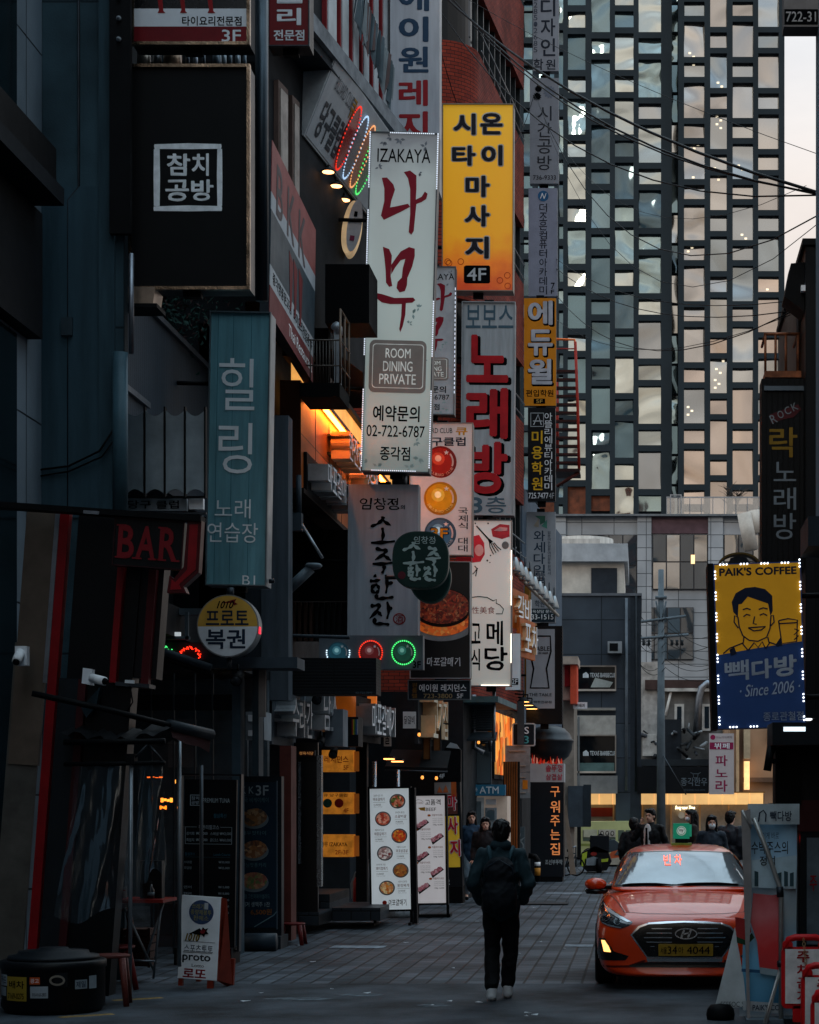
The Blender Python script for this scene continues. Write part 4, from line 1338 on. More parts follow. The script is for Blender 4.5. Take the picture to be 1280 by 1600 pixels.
t.txt('lettering', m('#4a4044', .5), 'B K K', .3, h * .92, w * .75, h * .62, .03)
t.txt('lettering', INK, '종각영풍문고점', .15, h * .26, w * .45, h * .19, .01)
t.txt('lettering', INK, '타이요리전문점 3F', w * .5, h * .26, w * .95, h * .18, .02)
t.txt('lettering', PALE, 'Thai Restaurant', w * .4, h * .12, w * .95, h * .05, 0)
for q in (.42, .52, .64):
    t.poly('print', m('#6e1a20', .5), [(w * q, h * .20), (w * (q + .03), h * .24), (w * (q + .05), h * .52), (w * (q - .04), h * .55), (w * (q - .01), h * .3)], -.016)
# leaning billiards board
a, b, c = W(475, 212, 28.4), W(577, 338, 31.6), W(525, 85, 28.4)
t = T('leaning_sign', 'grey billiards board leaning out over the street with lit rings', 'sign', SG, pos=a, basis=frame3(a, b, c))
w = (b - a).length
sh = (c - a).dot((b - a).normalized())
h = math.sqrt((c - a).length ** 2 - sh * sh)
t.b3('housing', m('#a9b0b4', .5, grime=.3), (0, .0, 0), (w + .25, .42, h))
t.b3('face', m('#959ca2', .5, grime=.2), (.03, -.01, .03), (w + .2, 0, h - .03))
t.txt('lettering', m('#2a3038', .5), '당구클럽', w * .07, h * .55, w * .37, h * .1, .04, dep=-.02)
t.txt('lettering', m('#3a4048', .5), 'BILLIARD CLUB', w * .10, h * .86, w * .34, h * .70, 0, dep=-.02)
t.txt('lettering', m('#8a6a20', .5), '큐', w * .33, h * .86, w * .39, h * .62, .05, dep=-.02)
BALL = [('#8a1a1a', '#ff3018'), ('#22405a', '#bfe0ff'), ('#a04a10', '#ffb070'), ('#1e5a34', '#60ff80')]
for i, (bc, lc) in enumerate(BALL):
    cx = w * (.42, .53, .64, .73)[i]
    t.ell('ball#%d' % i, m(bc, .25), cx, h * .44, w * .055, h * .38, -.03, .03, 32)
    for k in range(46):
        g = 2 * math.pi * k / 46
        t.ell('ball#%d/led' % i, lamp(lc, .45), cx + w * .058 * math.cos(g), h * .44 + h * .40 * math.sin(g), .016, .016, -.045, .01, 6)
for k in range(5):
    tt = T('spot_lamp', 'small warm lamp in the row below the leaning billiards board', 'lamp', 'warm lamps below the billiards board', at=(513 + k * 12.5, 268 + k * 22, 29.2 + k * .6))
    tt.tube('arm', BLK, [(0, .2, .15), (0, .0, .1), (0, 0, .05)], .012)
    tt.lathe('shade', DK, [(.03, .06), (.12, .0), (.115, -.005)], n=14)
    tt.lathe('bulb', lamp('#ffb070', 3.0), [(.0, -.03), (.09, -.012), (.09, -.006)], n=12)
t = T('oval_sign', 'cream oval sign tilted on the left wall beside the dark box', 'sign', SG, at=(547, 385, 30.2), roll=9)
t.ell('housing', m('#d8b88c', .5, emit=.25), 543, 355, 13, 42, 0, .3, 32)
t.ell('face', m('#b4babf', .5), 549, 352, 11, 41, -.012, .01, 32)
t.bx('lettering', INK, 546, 330, 551, 338, -.02, -.013)
t.bx('lettering', m('#7a2a4a', .5), 545, 368, 552, 376, -.02, -.013)
# slatted papers hanging over the ledge
random.seed(31)
t = T('banner_bundle', 'bundle of tattered grey boards stacked by the upper windows', 'boards', at=(585, 60, 30.5))
for k in range(26):
    x = 560 + k * 1.8 + random.uniform(-2, 2); y = -30 + k * 4.2
    c = random.choice(['#3a4a52', '#5a6a72', '#6a5a5a', '#8a959a', '#28333a'])
    t.poly('board#%d' % (k % 9), m(c, .6), [(x, y), (x + random.uniform(2, 5), y + 3), (x + random.uniform(4, 9) - 8, y + random.uniform(45, 80)), (x - 8 + random.uniform(-2, 2), y + random.uniform(40, 70))], k * .03, .02)
# tall residence sign, cut by top
t = sign('sign', 'tall white sign with blue and red characters, cut off by the top edge', 610, -120, 687, 300, 32.5, .35, m('#a9aeb6', .45, grime=.2, streak=True), m('#8d9298', .4, .4), brackets=2)
BLU = m('#1d3a54', .5, grime=.1)
t.txt('lettering', BLU, '에', 622, -28, 671, 18, .05)
t.txt('lettering', BLU, '이', 623, 26, 670, 66, .06)
t.txt('lettering', BLU, '원', 623, 73, 670, 114, .05)
RD2 = m('#8a141e', .5, grime=.1)
t.txt('lettering', RD2, '레', 623, 125, 669, 166, .05)
t.txt('lettering', RD2, '지', 622, 174, 669, 222, .05)
# main lit izakaya sign
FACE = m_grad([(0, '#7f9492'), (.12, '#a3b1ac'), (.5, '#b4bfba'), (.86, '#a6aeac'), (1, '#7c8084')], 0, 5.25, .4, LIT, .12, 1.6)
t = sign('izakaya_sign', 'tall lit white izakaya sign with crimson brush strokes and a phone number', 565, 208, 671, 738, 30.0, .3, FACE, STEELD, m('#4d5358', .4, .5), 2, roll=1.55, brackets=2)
def c1(p): return [(400 + x / 3.048, y / 3.048) for x, y in p]
def c2(p): return [(400 + x / 3.048, 380 + y / 3.048) for x, y in p]
CRIM = m('#6e1020', .5, emit=.12, grime=.1)
NA1 = c1([(600, 850), (625, 848), (655, 880), (663, 905), (645, 960), (640, 990), (665, 985), (725, 970), (735, 985), (690, 1010), (640, 1035), (610, 1050), (596, 1030), (612, 960), (612, 900)])
NA2 = c1([(705, 820), (735, 812), (765, 835), (765, 900), (762, 950), (790, 935), (805, 910), (818, 920), (812, 945), (790, 960), (765, 970), (758, 1040), (752, 1100), (740, 1118), (728, 1105), (735, 1020), (735, 900), (725, 850)])
MU1 = c2([(605, 20), (635, 30), (648, 60), (645, 110), (642, 160), (650, 205), (635, 210), (620, 190), (618, 130), (612, 70)])
MU2 = c2([(645, 105), (665, 75), (690, 40), (730, 18), (757, 25), (757, 60), (745, 110), (722, 165), (720, 200), (710, 228), (685, 235), (670, 215), (675, 185), (695, 165), (700, 120), (712, 75), (690, 82), (665, 115), (645, 150)])
MU3 = c2([(570, 240), (600, 245), (660, 262), (750, 258), (760, 270), (745, 282), (715, 285), (712, 340), (700, 395), (688, 424), (683, 410), (692, 350), (695, 290), (640, 292), (600, 285), (580, 270)])
def izakaya(t, f=lambda x, y: (x, y), dep=-.014, roll_fix=True):
    s_ = lambda p: [f(x - (738 - y) * .027 if roll_fix else x, y) for x, y in p]
    for p in (NA1, NA2, MU1, MU2, MU3):
        t.poly('lettering', CRIM, s_(p), dep, .003)
    def tx(st, x0, y0, x1, y1, b, mt=INK, dd=0.0):
        o = (738 - (y0 + y1) / 2) * .027 if roll_fix else 0
        a, c = f(x0 - o, y0), f(x1 - o, y1)
        t.txt('lettering', mt, st, a[0], a[1], c[0], c[1], b, dep + dd)
    tx('IZAKAYA', 590, 233, 673, 254, .01)
    PNL = m('#756f6b', .5, emit=.12, grime=.15)
    PW = m('#c8ccc8', .5, emit=.25)
    o = (738 - 575) * .027
    def rr(key, mt, x0, y0, x1, y1, r, d):
        pts = []
        for cx, cy, a0 in ((x1 - r, y0 + r, -90), (x1 - r, y1 - r, 0), (x0 + r, y1 - r, 90), (x0 + r, y0 + r, 180)):
            for k in range(6):
                g = R(a0 + 90 * k / 5)
                pts.append(f(cx + r * math.cos(g) - o, cy + r * math.sin(g)))
        t.poly(key, mt, pts, d, .002)
    rr('room_panel', PNL, 577, 532, 666, 614, 9, dep)
    rr('room_panel', PW, 582, 538, 662, 607, 5, dep - .004)
    rr('room_panel', PNL, 583, 539, 661, 606, 5, dep - .008)
    tx('ROOM', 603, 545, 642, 560, .01, PW, -.012)
    tx('DINING', 599, 565, 645, 581, .01, PW, -.012)
    tx('PRIVATE', 593, 585, 650, 601, .01, PW, -.012)
    tx('예약문의', 583, 634, 656, 659, .035)
    tx('02-722-6787', 573, 665, 664, 683, .015)
    tx('종각점', 594, 698, 641, 720, .03)
    LEAF = m('#7d9494', .5, emit=.15)
    random.seed(4)
    for (x, y, q) in [(600, 222, 7), (592, 262, 6), (665, 228, 8), (655, 270, 5), (645, 490, 8), (655, 480, 6), (640, 505, 5), (655, 715, 9), (640, 730, 8), (590, 730, 8), (575, 722, 6), (650, 690, 7), (662, 560, 6), (625, 218, 8), (610, 215, 6)]:
        o2 = (738 - y) * .027 if roll_fix else 0
        for k in range(4):
            g = random.uniform(0, 6.28)
            pts = [f(x - o2 + q * rr_ * math.cos(g + da), y + q * rr_ * math.sin(g + da)) for rr_, da in ((.1, 0), (.6, .5), (1.1, .1), (.6, -.4))]
            t.poly('print', LEAF if y > 300 else m('#6a7078', .5, emit=.08), pts, -.011, .002)
izakaya(t)
LEDW = lamp('#dfe8f4', .42)
for seg in ((208.5, 300), (330, 440), (470, 560), (610, 735)):
    n = int((seg[1] - seg[0]) / 3.4)
    for k in range(n):
        y = seg[0] + k * 3.4
        t.bx('led_strip', LEDW, 564.2, y, 566, y + 2.2, -.06, -.045)
        if seg[0] != 330:
            t.bx('led_strip', LEDW, 670, y, 671.8, y + 2.2, -.06, -.045)
for k in range(22):
    t.bx('led_strip', LEDW, 581 + k * 3.2, 735.6, 583 + k * 3.2, 737.2, -.06, -.045)
    t.bx('led_strip', LEDW, 596 + k * 3.2, 208.6, 598 + k * 3.2, 210.2, -.06, -.045)
# yellow massage sign
YEL = m_grad([(0, '#b03a10'), (.14, '#d06a12'), (.3, '#d8920f'), (.7, '#d99a10'), (1, '#d8a416')], 0, 3.7, .4, .22, .13, 3)
t = sign('sign', 'yellow orange massage sign with dark outlined characters and 4F', 691, 163, 802, 455, 38, .35, YEL, m('#8a8276', .4, .3), m('#7c7468', .4, .4), 1.6, roll=.15, brackets=2)
OUT = m('#b9b4b0', .5)
INK2 = m('#151520', .5)
for ch, x0, y0, x1, y1 in (('시', 708, 178, 743, 211), ('온', 750, 177, 785, 210), ('타', 706, 228, 743, 259), ('이', 752, 227, 785, 259), ('마', 727, 275, 765, 308), ('사', 726, 321, 765, 354), ('지', 727, 370, 764, 404)):
    t.txt('lettering', OUT, ch, x0 - 2, y0 - 2, x1 + 2, y1 + 2, .11, -.012)
    t.txt('lettering', INK2, ch, x0, y0, x1, y1, .06, -.022)
t.poly('floor_panel', INK, [(725, 417), (728, 415), (764, 415), (766, 417), (766, 441), (764, 443), (728, 443), (725, 441)], -.013)
t.txt('floor_panel/lettering', m('#b9bcc0', .5), '4F', 730, 419, 760, 439, .03, -.022)
random.seed(2)
for k in range(16):
    x, y = random.uniform(696, 798), random.uniform(408, 449)
    if not 722 < x < 770:
        t.ring('print', m('#a02a0c', .5), x, y, 5, 5, .9, -.012, 14)
# second izakaya sign half hidden behind the first
t = sign('izakaya_sign', 'smaller white izakaya sign half hidden behind the tall lit one', 640, 417, 710, 648, 36, .25, m('#9a9ea4', .45, emit=.12, grime=.25), STEELD, m('#6d7378', .4, .5), 1.6, roll=.6, brackets=1)
izakaya(t, lambda x, y: (640 + (x - 570) * .66, 417 + (y - 208) * .437), -.014, False)
for k in range(24):
    t.bx('led_strip', lamp('#e8f0ff', .35), 709.3, 450 + k * 7, 710.6, 454 + k * 7, -.05, -.03)
# karaoke sign
t = sign('sign', 'grey karaoke sign with big red block characters, third floor', 720, 472, 803, 805, 41, .35, m('#969b9f', .5, grime=.25, streak=True), m('#5a6066', .5), m('#9a9ea2', .4, .4), 1.4, roll=.4, brackets=2)
TEA = m('#3a5260', .5, grime=.1)
t.txt('lettering', TEA, '보보스', 726, 477, 800, 513, .02)
for ch, y0, y1 in (('노', 523, 598), ('래', 606, 686), ('방', 690, 772)):
    t.txt('lettering', INK, ch, 731, y0 + 2, 798, y1 + 4, .06, -.012)
    t.txt('lettering', m('#a01820', .45), ch, 727, y0, 793, y1, .06, -.022)
t.txt('lettering', TEA, '3', 735, 777, 754, 802, .05)
t.txt('lettering', TEA, '층', 759, 776, 791, 802, .02)
# billiards lightbox
t = sign('sign', 'white billiards lightbox with red, yellow and blue balls', 640, 661, 738, 868, 35, .3, m('#b9b4b4', .45, emit=.14, grime=.15), m('#5a5450', .5), m('#8a8480', .5, .3), 1.5, roll=.3, brackets=1)
t.txt('lettering', INK, 'BILLIARD CLUB', 652, 669, 706, 677, .01)
t.txt('lettering', m('#c09018', .5), '큐', 711, 668, 730, 680, .05)
t.txt('lettering', NAVY, '당구클럽', 655, 683, 727, 697, .045)
def ball(t, key, cx, cy, r, cols, n=32):
    t.ell(key, m(cols[0], .3, emit=.1), cx, cy, r, r, -.012, .004, n)
    t.ell(key, m(cols[1], .3, emit=.12), cx - r * .05, cy - r * .05, r * .82, r * .82, -.017, .004, n)
    t.ell(key, m(cols[2], .3, emit=.2), cx - r * .15, cy - r * .2, r * .4, r * .4, -.022, .004, 20)
    t.ell(key, m(cols[3], .3, emit=.3), cx - r * .15, cy - r * .22, r * .2, r * .2, -.027, .004, 16)
    t.poly(key, WHT, [(cx + r * .36 + (r * .17 if k % 2 == 0 else r * .07) * math.cos(R(k * 36 - 90)), cy - r * .58 + (r * .17 if k % 2 == 0 else r * .07) * math.sin(R(k * 36 - 90))) for k in range(10)], -.027)
    t.ring(key, m('#d8d0cc', .4), cx, cy, r * .82, r * .82, r * .1, -.027, 8, -20, 40)
ball(t, 'ball#1', 688, 722, 25, ['#7a1410', '#a3201a', '#c8402a', '#e09a80'])
ball(t, 'ball#2', 688, 779, 26, ['#a8700c', '#cf9416', '#dfae3c', '#f0d8a0'])
ball(t, 'ball#3', 688, 834, 25, ['#2a4a5e', '#3a6480', '#6a98b0', '#b0d0dc'])
for k, (cy, cc) in enumerate(((722, '#e0b0a0'), (779, '#f0d890'), (834, '#a0c0d0'))):
    for i, ch in enumerate('BILLIARD CLUB'):
        g = R(150 - i * 10)
        if ch != ' ':
            t.txt('ball#%d' % (k + 1), m(cc, .5), ch, 688 + 20.5 * math.cos(g) - 1.6, cy + 20.5 * math.sin(g) - 2, 688 + 20.5 * math.cos(g) + 1.6, cy + 20.5 * math.sin(g) + 2, .02, -.03, rot=-(60 - i * 10) * -1 if False else 60 - i * 10)
t.txt('ball#3', NAVY, '3F', 671, 824, 702, 844, .09, -.031)
t.txt('ball#3', m('#d89a20', .5), '3F', 673, 826, 700, 842, .05, -.039)
t.vtxt('lettering', m('#2a2a30', .5), '국제식 대대', 716, 793, 731, 862, .1, bold=.02)
# soju board
GRB = m('#939ba4', .55, grime=.2, streak=True)
t = sign('sign', 'plain grey board with black brush lettering and a small red seal', 543, 757, 653, 993, 30.2, .3, GRB, m('#5a6168', .5), brackets=1, roll=.3)
t.txt('lettering', INK, '임창정', 562, 778, 622, 797, .025, wob=.05)
t.txt('lettering', INK, '의', 625, 789, 632, 796, .03)
# brush strokes as written on the board, in a common frame, so that the round sign can carry them too
BRUSH = {'소': ((545, 205, 655, 325), [[(602, 205), (596, 222), (575, 240), (546, 252)], [(594, 214), (612, 232), (636, 246)], [(598, 256), (602, 290), (596, 322)], [(548, 326), (600, 324), (655, 318)]]),
         '주': ((550, 362, 650, 470), [[(566, 364), (600, 372), (624, 370)], [(622, 371), (600, 392), (564, 414)], [(600, 391), (622, 404), (640, 416)], [(552, 430), (600, 430), (650, 424)], [(604, 432), (608, 450), (598, 470)]]),
         '한': ((538, 482, 655, 582), [[(560, 484), (572, 492)], [(540, 508), (565, 508), (592, 503)], [(578, 522), (556, 530), (552, 548), (570, 556), (584, 544), (578, 524)], [(616, 482), (624, 520), (618, 560)], [(622, 520), (652, 514)], [(572, 562), (578, 580), (615, 578), (655, 574)]]),
         '잔': ((542, 622, 655, 716), [[(548, 640), (575, 638), (598, 632)], [(596, 634), (578, 662), (544, 692)], [(578, 660), (592, 670), (604, 682)], [(630, 622), (638, 655), (630, 694)], [(634, 652), (656, 648)], [(570, 688), (572, 712), (606, 712), (642, 716)]])}
def brush(t, key, mat, ch, a, y0, b, y1, w, dep):
    (bx0, by0, bx1, by1), strokes = BRUSH[ch]
    for si, st in enumerate(strokes):
        p = [(a + (x - bx0) / (bx1 - bx0) * (b - a), y0 + (y - by0) / (by1 - by0) * (y1 - y0)) for x, y in st]
        q = []
        for i in range(len(p) - 1):                       # Catmull-Rom through the points
            p0, p1, p2, p3 = p[max(i - 1, 0)], p[i], p[i + 1], p[min(i + 2, len(p) - 1)]
            for k in range(6):
                u = k / 6
                q.append(tuple(.5 * (2 * p1[c] + (p2[c] - p0[c]) * u + (2 * p0[c] - 5 * p1[c] + 4 * p2[c] - p3[c]) * u * u + (3 * p1[c] - p0[c] - 3 * p2[c] + p3[c]) * u ** 3) for c in (0, 1)))
        q.append(p[-1])
        n = len(q)
        ws = [w * (.95 - .35 * i / n + .25 * math.sin(i * .9 + si)) * min(1, .45 + i * .3, .35 + (n - i) * .22) for i in range(n)]
        t.line(key, mat, q, ws, dep - si * .0008)
for ch, a, y0, b, y1 in (('소', 578, 807, 617, 848), ('주', 581, 856, 614, 896), ('한', 577, 898, 615, 936), ('잔', 577, 940, 613, 976)):
    brush(t, 'lettering', INK, ch, a, y0, b, y1, 6.2, -.014)
t.ring('seal', m('#7a1c24', .5), 624, 967, 10, 9, 2, -.013, 24)
t.txt('seal', m('#7a1c24', .5), '酒', 618, 961, 630, 973, .02, -.013)
t.tube('bracket#u', STEELD, [(622, 757, .1), (622, 742, .1)], .12, px=True)
# dark green round signs
t = T('disc_sign', 'dark green round sign with white brush lettering', 'sign', SG, at=(657, 935, 28.6))
DG = m('#0e2c28', .45, grime=.2)
sq = [(657 + 44 * math.copysign(abs(math.cos(a)) ** .75, math.cos(a)), 875 + 45 * math.copysign(abs(math.sin(a)) ** .75, math.sin(a))) for a in [2 * math.pi * i / 60 for i in range(60)]]
t.poly('housing', m('#1a3834', .4), sq, 0, .16)
sq2 = [(657 + (x - 657) * .96, 875 + (y - 875) * .96) for x, y in sq]
t.poly('face', DG, sq2, -.008, .006)
PG = m('#9fb0ac', .5, grime=.2)
t.txt('lettering', PG, '임창정', 647, 838, 680, 850, .015, wob=.05)
for ch, a, y0, b, y1 in (('소', 629, 847, 663, 880), ('주', 665, 855, 689, 884), ('한', 637, 882, 658, 906), ('잔', 661, 884, 684, 907)):
    brush(t, 'lettering', PG, ch, a, y0, b, y1, 5.6, -.014)
t.ell('seal', m('#5a1c28', .5), 628, 899, 6, 6, -.014, .004, 16)
t.tube('bracket', STEELD, [(630, 900, .2), (600, 900, .2)], .03, px=True)
t = T('disc_sign', 'thin dark green crescent of a second disc behind the round brush sign', 'sign', SG, at=(667, 945, 29.2))
t.poly('housing', m('#16302e', .4), [(672 + 33 * math.cos(2 * math.pi * i / 40), 902 + 41 * math.sin(2 * math.pi * i / 40)) for i in range(40)], 0, .12)
t.ring('rim', m('#2c4a46', .4), 672, 902, 33, 41, 2.5, -.01, 40)
# small billiards board with three lit balls
t = sign('sign', 'low grey board with three balls ringed by tiny lights', 499, 993, 661, 1046, 29.4, .22, m('#5d666e', .5, grime=.25), m('#4a5258', .5), brackets=0)
for i, (cx, cols, lc) in enumerate([(529, ['#1c4a5c', '#246274', '#4a8a9a', '#8ac0c8'], '#d8f0ff'), (580, ['#5a1418', '#7a2024', '#8a4a4c', '#b09090'], '#ff3a20'), (631, ['#123c34', '#1a5a4a', '#3a8a7a', '#80c0b0'], '#50ff80')]):
    ball(t, 'ball#%d' % i, cx, 1020, 17, cols)
    for k in range(34):
        g = 2 * math.pi * k / 34
        if i == 0 and math.sin(g) < -.3:
            continue
        t.ell('ball#%d/led' % i, lamp(lc, .75), cx + 18 * math.cos(g), 1020 + 18.5 * math.sin(g), 1.25, 1.25, -.04, .01, 6)
t.txt('lettering', INK, '3F', 645, 1033, 658, 1044, .05)
# barbecue advert
t = sign('sign', 'black advert with a big photo of grilled meat on a brazier', 641, 878, 735, 1060, 33, .25, m('#0b0c10', .3, grime=.1), m('#3a3330', .5), m('#b0b4b8', .4, .3), 1.0, brackets=1)
BBQ = m_food(['#2a100c', '#7a2418', '#a83820', '#3a1812', '#c85a30', '#5a1a12', '#d89060'], 26)
def clipx(p, x0=648, x1=732):
    return [(min(max(x, x0), x1), y) for x, y in p]
def el(cx, cy, rx, ry, n=48): return [(cx + rx * math.cos(2 * math.pi * i / n), cy + ry * math.sin(2 * math.pi * i / n)) for i in range(n)]
t.poly('print', m('#8a9094', .4), clipx(el(690, 966, 58, 36)), -.012, .002)
t.poly('print', m_food(['#d8521a', '#f07a2a', '#b03a10', '#f0a050'], 16, .10), clipx(el(690, 958, 52, 36)), -.017, .002)  # slight emission brightens the printed orange ring; the advert is unlit
t.poly('print', m('#1c1512', .5), clipx(el(691, 950, 46, 30)), -.022, .002)
t.poly('print', BBQ, clipx(el(691, 948, 43, 27)), -.027, .002)
t.txt('lettering', WHTL, '마포갈매기', 667, 1027, 719, 1041, .02, wob=.04)
t.ell('lettering', m('#9a1a14', .5), 661, 1034, 3.2, 6, -.014, .004, 16)
t.bx('tab', m('#8a1018', .5), 713, 870, 737, 878, -.02, .1)
# residence name plate
t = sign('sign', 'small navy name board with pale letters and a gold phone number', 638, 1063, 735, 1093, 33, .18, m('#0f1c26', .4), m('#3a4248', .5), m('#5a666c', .4, .4), 1.2, brackets=0)
for i, ch in enumerate('원룸텔'):
    t.txt('lettering', m('#7a5a28', .5), ch, 644, 1067 + i * 8.4, 652, 1074 + i * 8.4, .02)
t.txt('lettering', WHTL, '에이원 레지던스', 655, 1069, 729, 1081, .02)
t.txt('lettering', m('#a08a60', .5), '723-3800', 662, 1084, 707, 1091, .01)
t.txt('lettering', WHTL, '5F', 714, 1084, 724, 1091, .01)
# lit meat restaurant sign
FM = m_grad([(0, '#a9b0ac'), (.5, '#b9bfba'), (1, '#b4b9b8')], 0, 3.4, .4, LIT * .9, .05, 3)
t = sign('sign', 'tall lit cream sign with drawings of meat, a fork and a pig outline', 735, 813, 799, 1072, 39, .28, FM, STEELD, m('#6a6f72', .4, .5), 1.4, roll=.2, brackets=1)
def c3(p): return [(400 + x / 3.048, 740 + y / 3.048) for x, y in p]
t.poly('print', m('#a03038', .5, emit=.08), c3([(1118, 265), (1160, 240), (1205, 245), (1206, 300), (1170, 312), (1125, 300)]), -.012)
t.poly('print', m('#c8a0a0', .5), c3([(1130, 272), (1160, 255), (1195, 258), (1195, 272), (1160, 275)]), -.017)
t.poly('print', m('#b02a38', .5, emit=.08), c3([(1028, 300), (1060, 292), (1085, 330), (1088, 385), (1068, 420), (1028, 425)]), -.012)
t.ell('print', m('#d8b0b0', .5), 748, 860, 7, 9, -.017)
t.line('print', INK, c3([(1048, 250), (1105, 312), (1120, 330)]), [2, 2.5, 7], -.02)
for dx in (-12, 0, 12, 24):
    t.line('print', INK, c3([(1118 + dx * .6, 330), (1125 + dx, 350), (1142 + dx, 378 - dx * .6)]), 1.5, -.024)
t.ell('print', m('#6f7474', .5), 789, 852, 5.5, 6, -.014)
for (x, y, q) in ((761, 876, 1.6), (766, 868, 1.2), (765, 879, 1), (742, 818, 1.2), (762, 818, 1.4)):
    t.ell('print', m('#3a3c3e', .5), x, y, q, q, -.014, .003, 10)
t.line('print', INK, c3([(1028, 590), (1060, 586), (1100, 590), (1128, 606), (1145, 600), (1143, 618), (1160, 625), (1178, 645), (1172, 668), (1142, 668)]), 1.4, -.016)
t.line('print', INK, c3([(1040, 440), (1052, 455), (1045, 490)]), 1.6, -.016)
t.line('print', INK, c3([(1055, 450), (1040, 470), (1030, 480)]), 1.4, -.016)
t.txt('lettering', m('#7a2a2a', .5), '性美食', 737, 948, 773, 959, 0)
for st, a, y0, b, y1 in (('고', 727, 974, 751, 1006), ('메', 760, 970, 786, 1008), ('식', 727, 1014, 750, 1048), ('당', 757, 1010, 793, 1048)):
    if a < 735:
        a = 736
    t.txt('lettering', INK, st, a, y0, b, y1, .035, wob=.04)
for y in (860, 900, 990):
    t.bx('led_strip', lamp('#fff4e0', 1.2), 798, y, 799.4, y + 46, -.05, -.03)
t.bx('led_strip', lamp('#fff4e0', 1.2), 752, 1070.2, 796, 1071.6, -.05, -.03)
t.tube('post', STEEL, [(771, 1072, .2), (771, 1190, .2)], .035, px=True)
t = sign('sign', 'plain pale board peeping out behind the cream meat sign, marked 2F', 790, 990, 813, 1078, 40.5, .3, WHTL, STEELD, brackets=0)
t.bx('floor_panel', INK, 799, 1060, 810, 1070, -.013, -.008)
t.txt('floor_panel/lettering', WHTL, '2F', 800, 1061, 809, 1069, .03, -.02)
# academy signs stacked on one post at the far left corner
STK = 'academy signs stacked on one post'
t = sign('sign', 'grey academy sign at the top of the stack with a sideways number', 833, -80, 873, 111, 49, .22, m('#8b8f97', .5, grime=.15), m('#6a6f76', .5), group=STK, brackets=1)
t.vtxt('lettering', m('#1c2432', .5), '디자인', 845, -2, 868, 88, .1, bold=.03)
t.txt('lettering', m('#1c2432', .5), '학', 834, 92, 849, 110, .03)
t.txt('lettering', m('#1c2432', .5), '원', 853, 93, 868, 109, .03)
t.txt('lettering', m('#1c2432', .5), '공', 843, -34, 868, -6, .03)
t.vtxt('lettering', m('#3a4250', .5), '2285·2685', 834, -6, 840, 82, .2, bold=.0)
t = sign('sign', 'grey academy sign with flower gears and thin dark characters', 828, 122, 873, 287, 49, .22, m('#81858d', .5, grime=.15), m('#6a6f76', .5), group=STK, brackets=1)
def gear(cx, cy, r, mt):
    t.poly('print', mt, [(cx + r * (1 if k % 2 else .72) * math.cos(math.pi * k / 12), cy + r * (1 if k % 2 else .72) * math.sin(math.pi * k / 12)) for k in range(24)], -.014)
gear(841.5, 139, 6, INK); gear(839.5, 151, 7, INK); gear(859, 144, 10.5, m('#6a7280', .5))
t.vtxt('lettering', m('#20242c', .5), '시간공방', 840, 166, 862, 266, .12, bold=.005)
t.txt('lettering', m('#20242c', .5), '736-9333', 833, 274, 869, 281, .02)
t = sign('sign', 'grey computer academy sign with a round blue badge', 826, 294, 871, 463, 49, .22, m('#84899a', .5, grime=.15), m('#6a6f76', .5), group=STK, brackets=1)
t.ell('badge', m('#1f5a86', .4), 849, 306.5, 8.4, 8.4, -.014, .005, 28)
t.txt('badge', WHTL, 'N', 844, 302, 854, 311, .02, -.02, shear=.4)
t.vtxt('lettering', m('#1c2432', .5), '더조은컴퓨터아카데미', 843, 318, 855, 460, .08, bold=.015)
t.txt('lettering', INK, '7', 861, 442, 867, 452, .02)
t.txt('lettering', INK, 'F', 861, 453, 866, 459, .02)
t = sign('sign', 'orange ochre academy sign with fat white characters', 819, 466, 869, 634, 48.5, .22, m('#b97410', .45, emit=.06, grime=.15), m('#5a4a30', .5), group=STK, brackets=1)
for ch, x0, y0, x1, y1 in (('에', 825, 470, 864, 508), ('듀', 825, 515, 864, 556), ('윌', 825, 561, 863, 601)):
    t.txt('lettering', INK, ch, x0 - 1, y0, x1 + 3, y1 + 3, .08, -.012)
    t.txt('lettering', m('#b9bcc4', .5), ch, x0, y0, x1, y1, .055, -.022)
t.txt('lettering', INK, '편입학원', 822, 609, 865, 620, .03)
t.bx('floor_panel', INK, 834, 623, 852, 631, -.013, -.008)
t.txt('floor_panel/lettering', m('#c8a050', .5), '5F', 838, 624.5, 848, 630, .03, -.02)
t = sign('sign', 'black beauty academy sign with yellow and white character columns', 825, 637, 868, 783, 48.5, .22, m('#0a0d12', .4), m('#3a3f44', .5), group=STK, brackets=1)
t.vtxt('lettering', m('#d8a820', .5), '미용학원', 831, 673, 848, 766, .16, bold=.03)
t.vtxt('lettering', WHTL, '아뜰리에뷰티아카데미', 851, 645, 863, 766, .06, bold=.01)
t.frame('print', m('#a0a6aa', .5), 829, 645, 850, 667, 1, -.014, -.01)
t.line('print', m('#c0c6ca', .5), [(834, 664), (841, 648), (846, 664)], 1.4, -.018)
t.line('print', m('#c0c6ca', .5), [(833, 658), (848, 658)], 1.2, -.018)
t.txt('lettering', WHTL, '725.7477', 826, 770, 857, 779, .01)
t.txt('lettering', m('#a0a6aa', .5), '4F', 858, 770, 866, 779, .01)
t = sign('sign', 'pale japanese language academy sign low in the stack', 822, 800, 868, 973, 49, .22, m('#90959b', .5, grime=.15), m('#6a6f76', .5), group=STK, brackets=1)
t.poly('print', m('#3a6a5a', .5), [(836, 806), (852, 806), (852, 816), (844, 820), (844, 812)], -.014)
t.poly('print', m('#9a9284', .5), [(834, 822), (842, 810), (842, 824)], -.014)
t.poly('print', m('#4a8a7a', .5), [(846, 822), (855, 812), (855, 826)], -.014)
t.vtxt('lettering', m('#22384a', .5), '와세다일본어', 834, 829, 852, 935, .06, bold=.02)
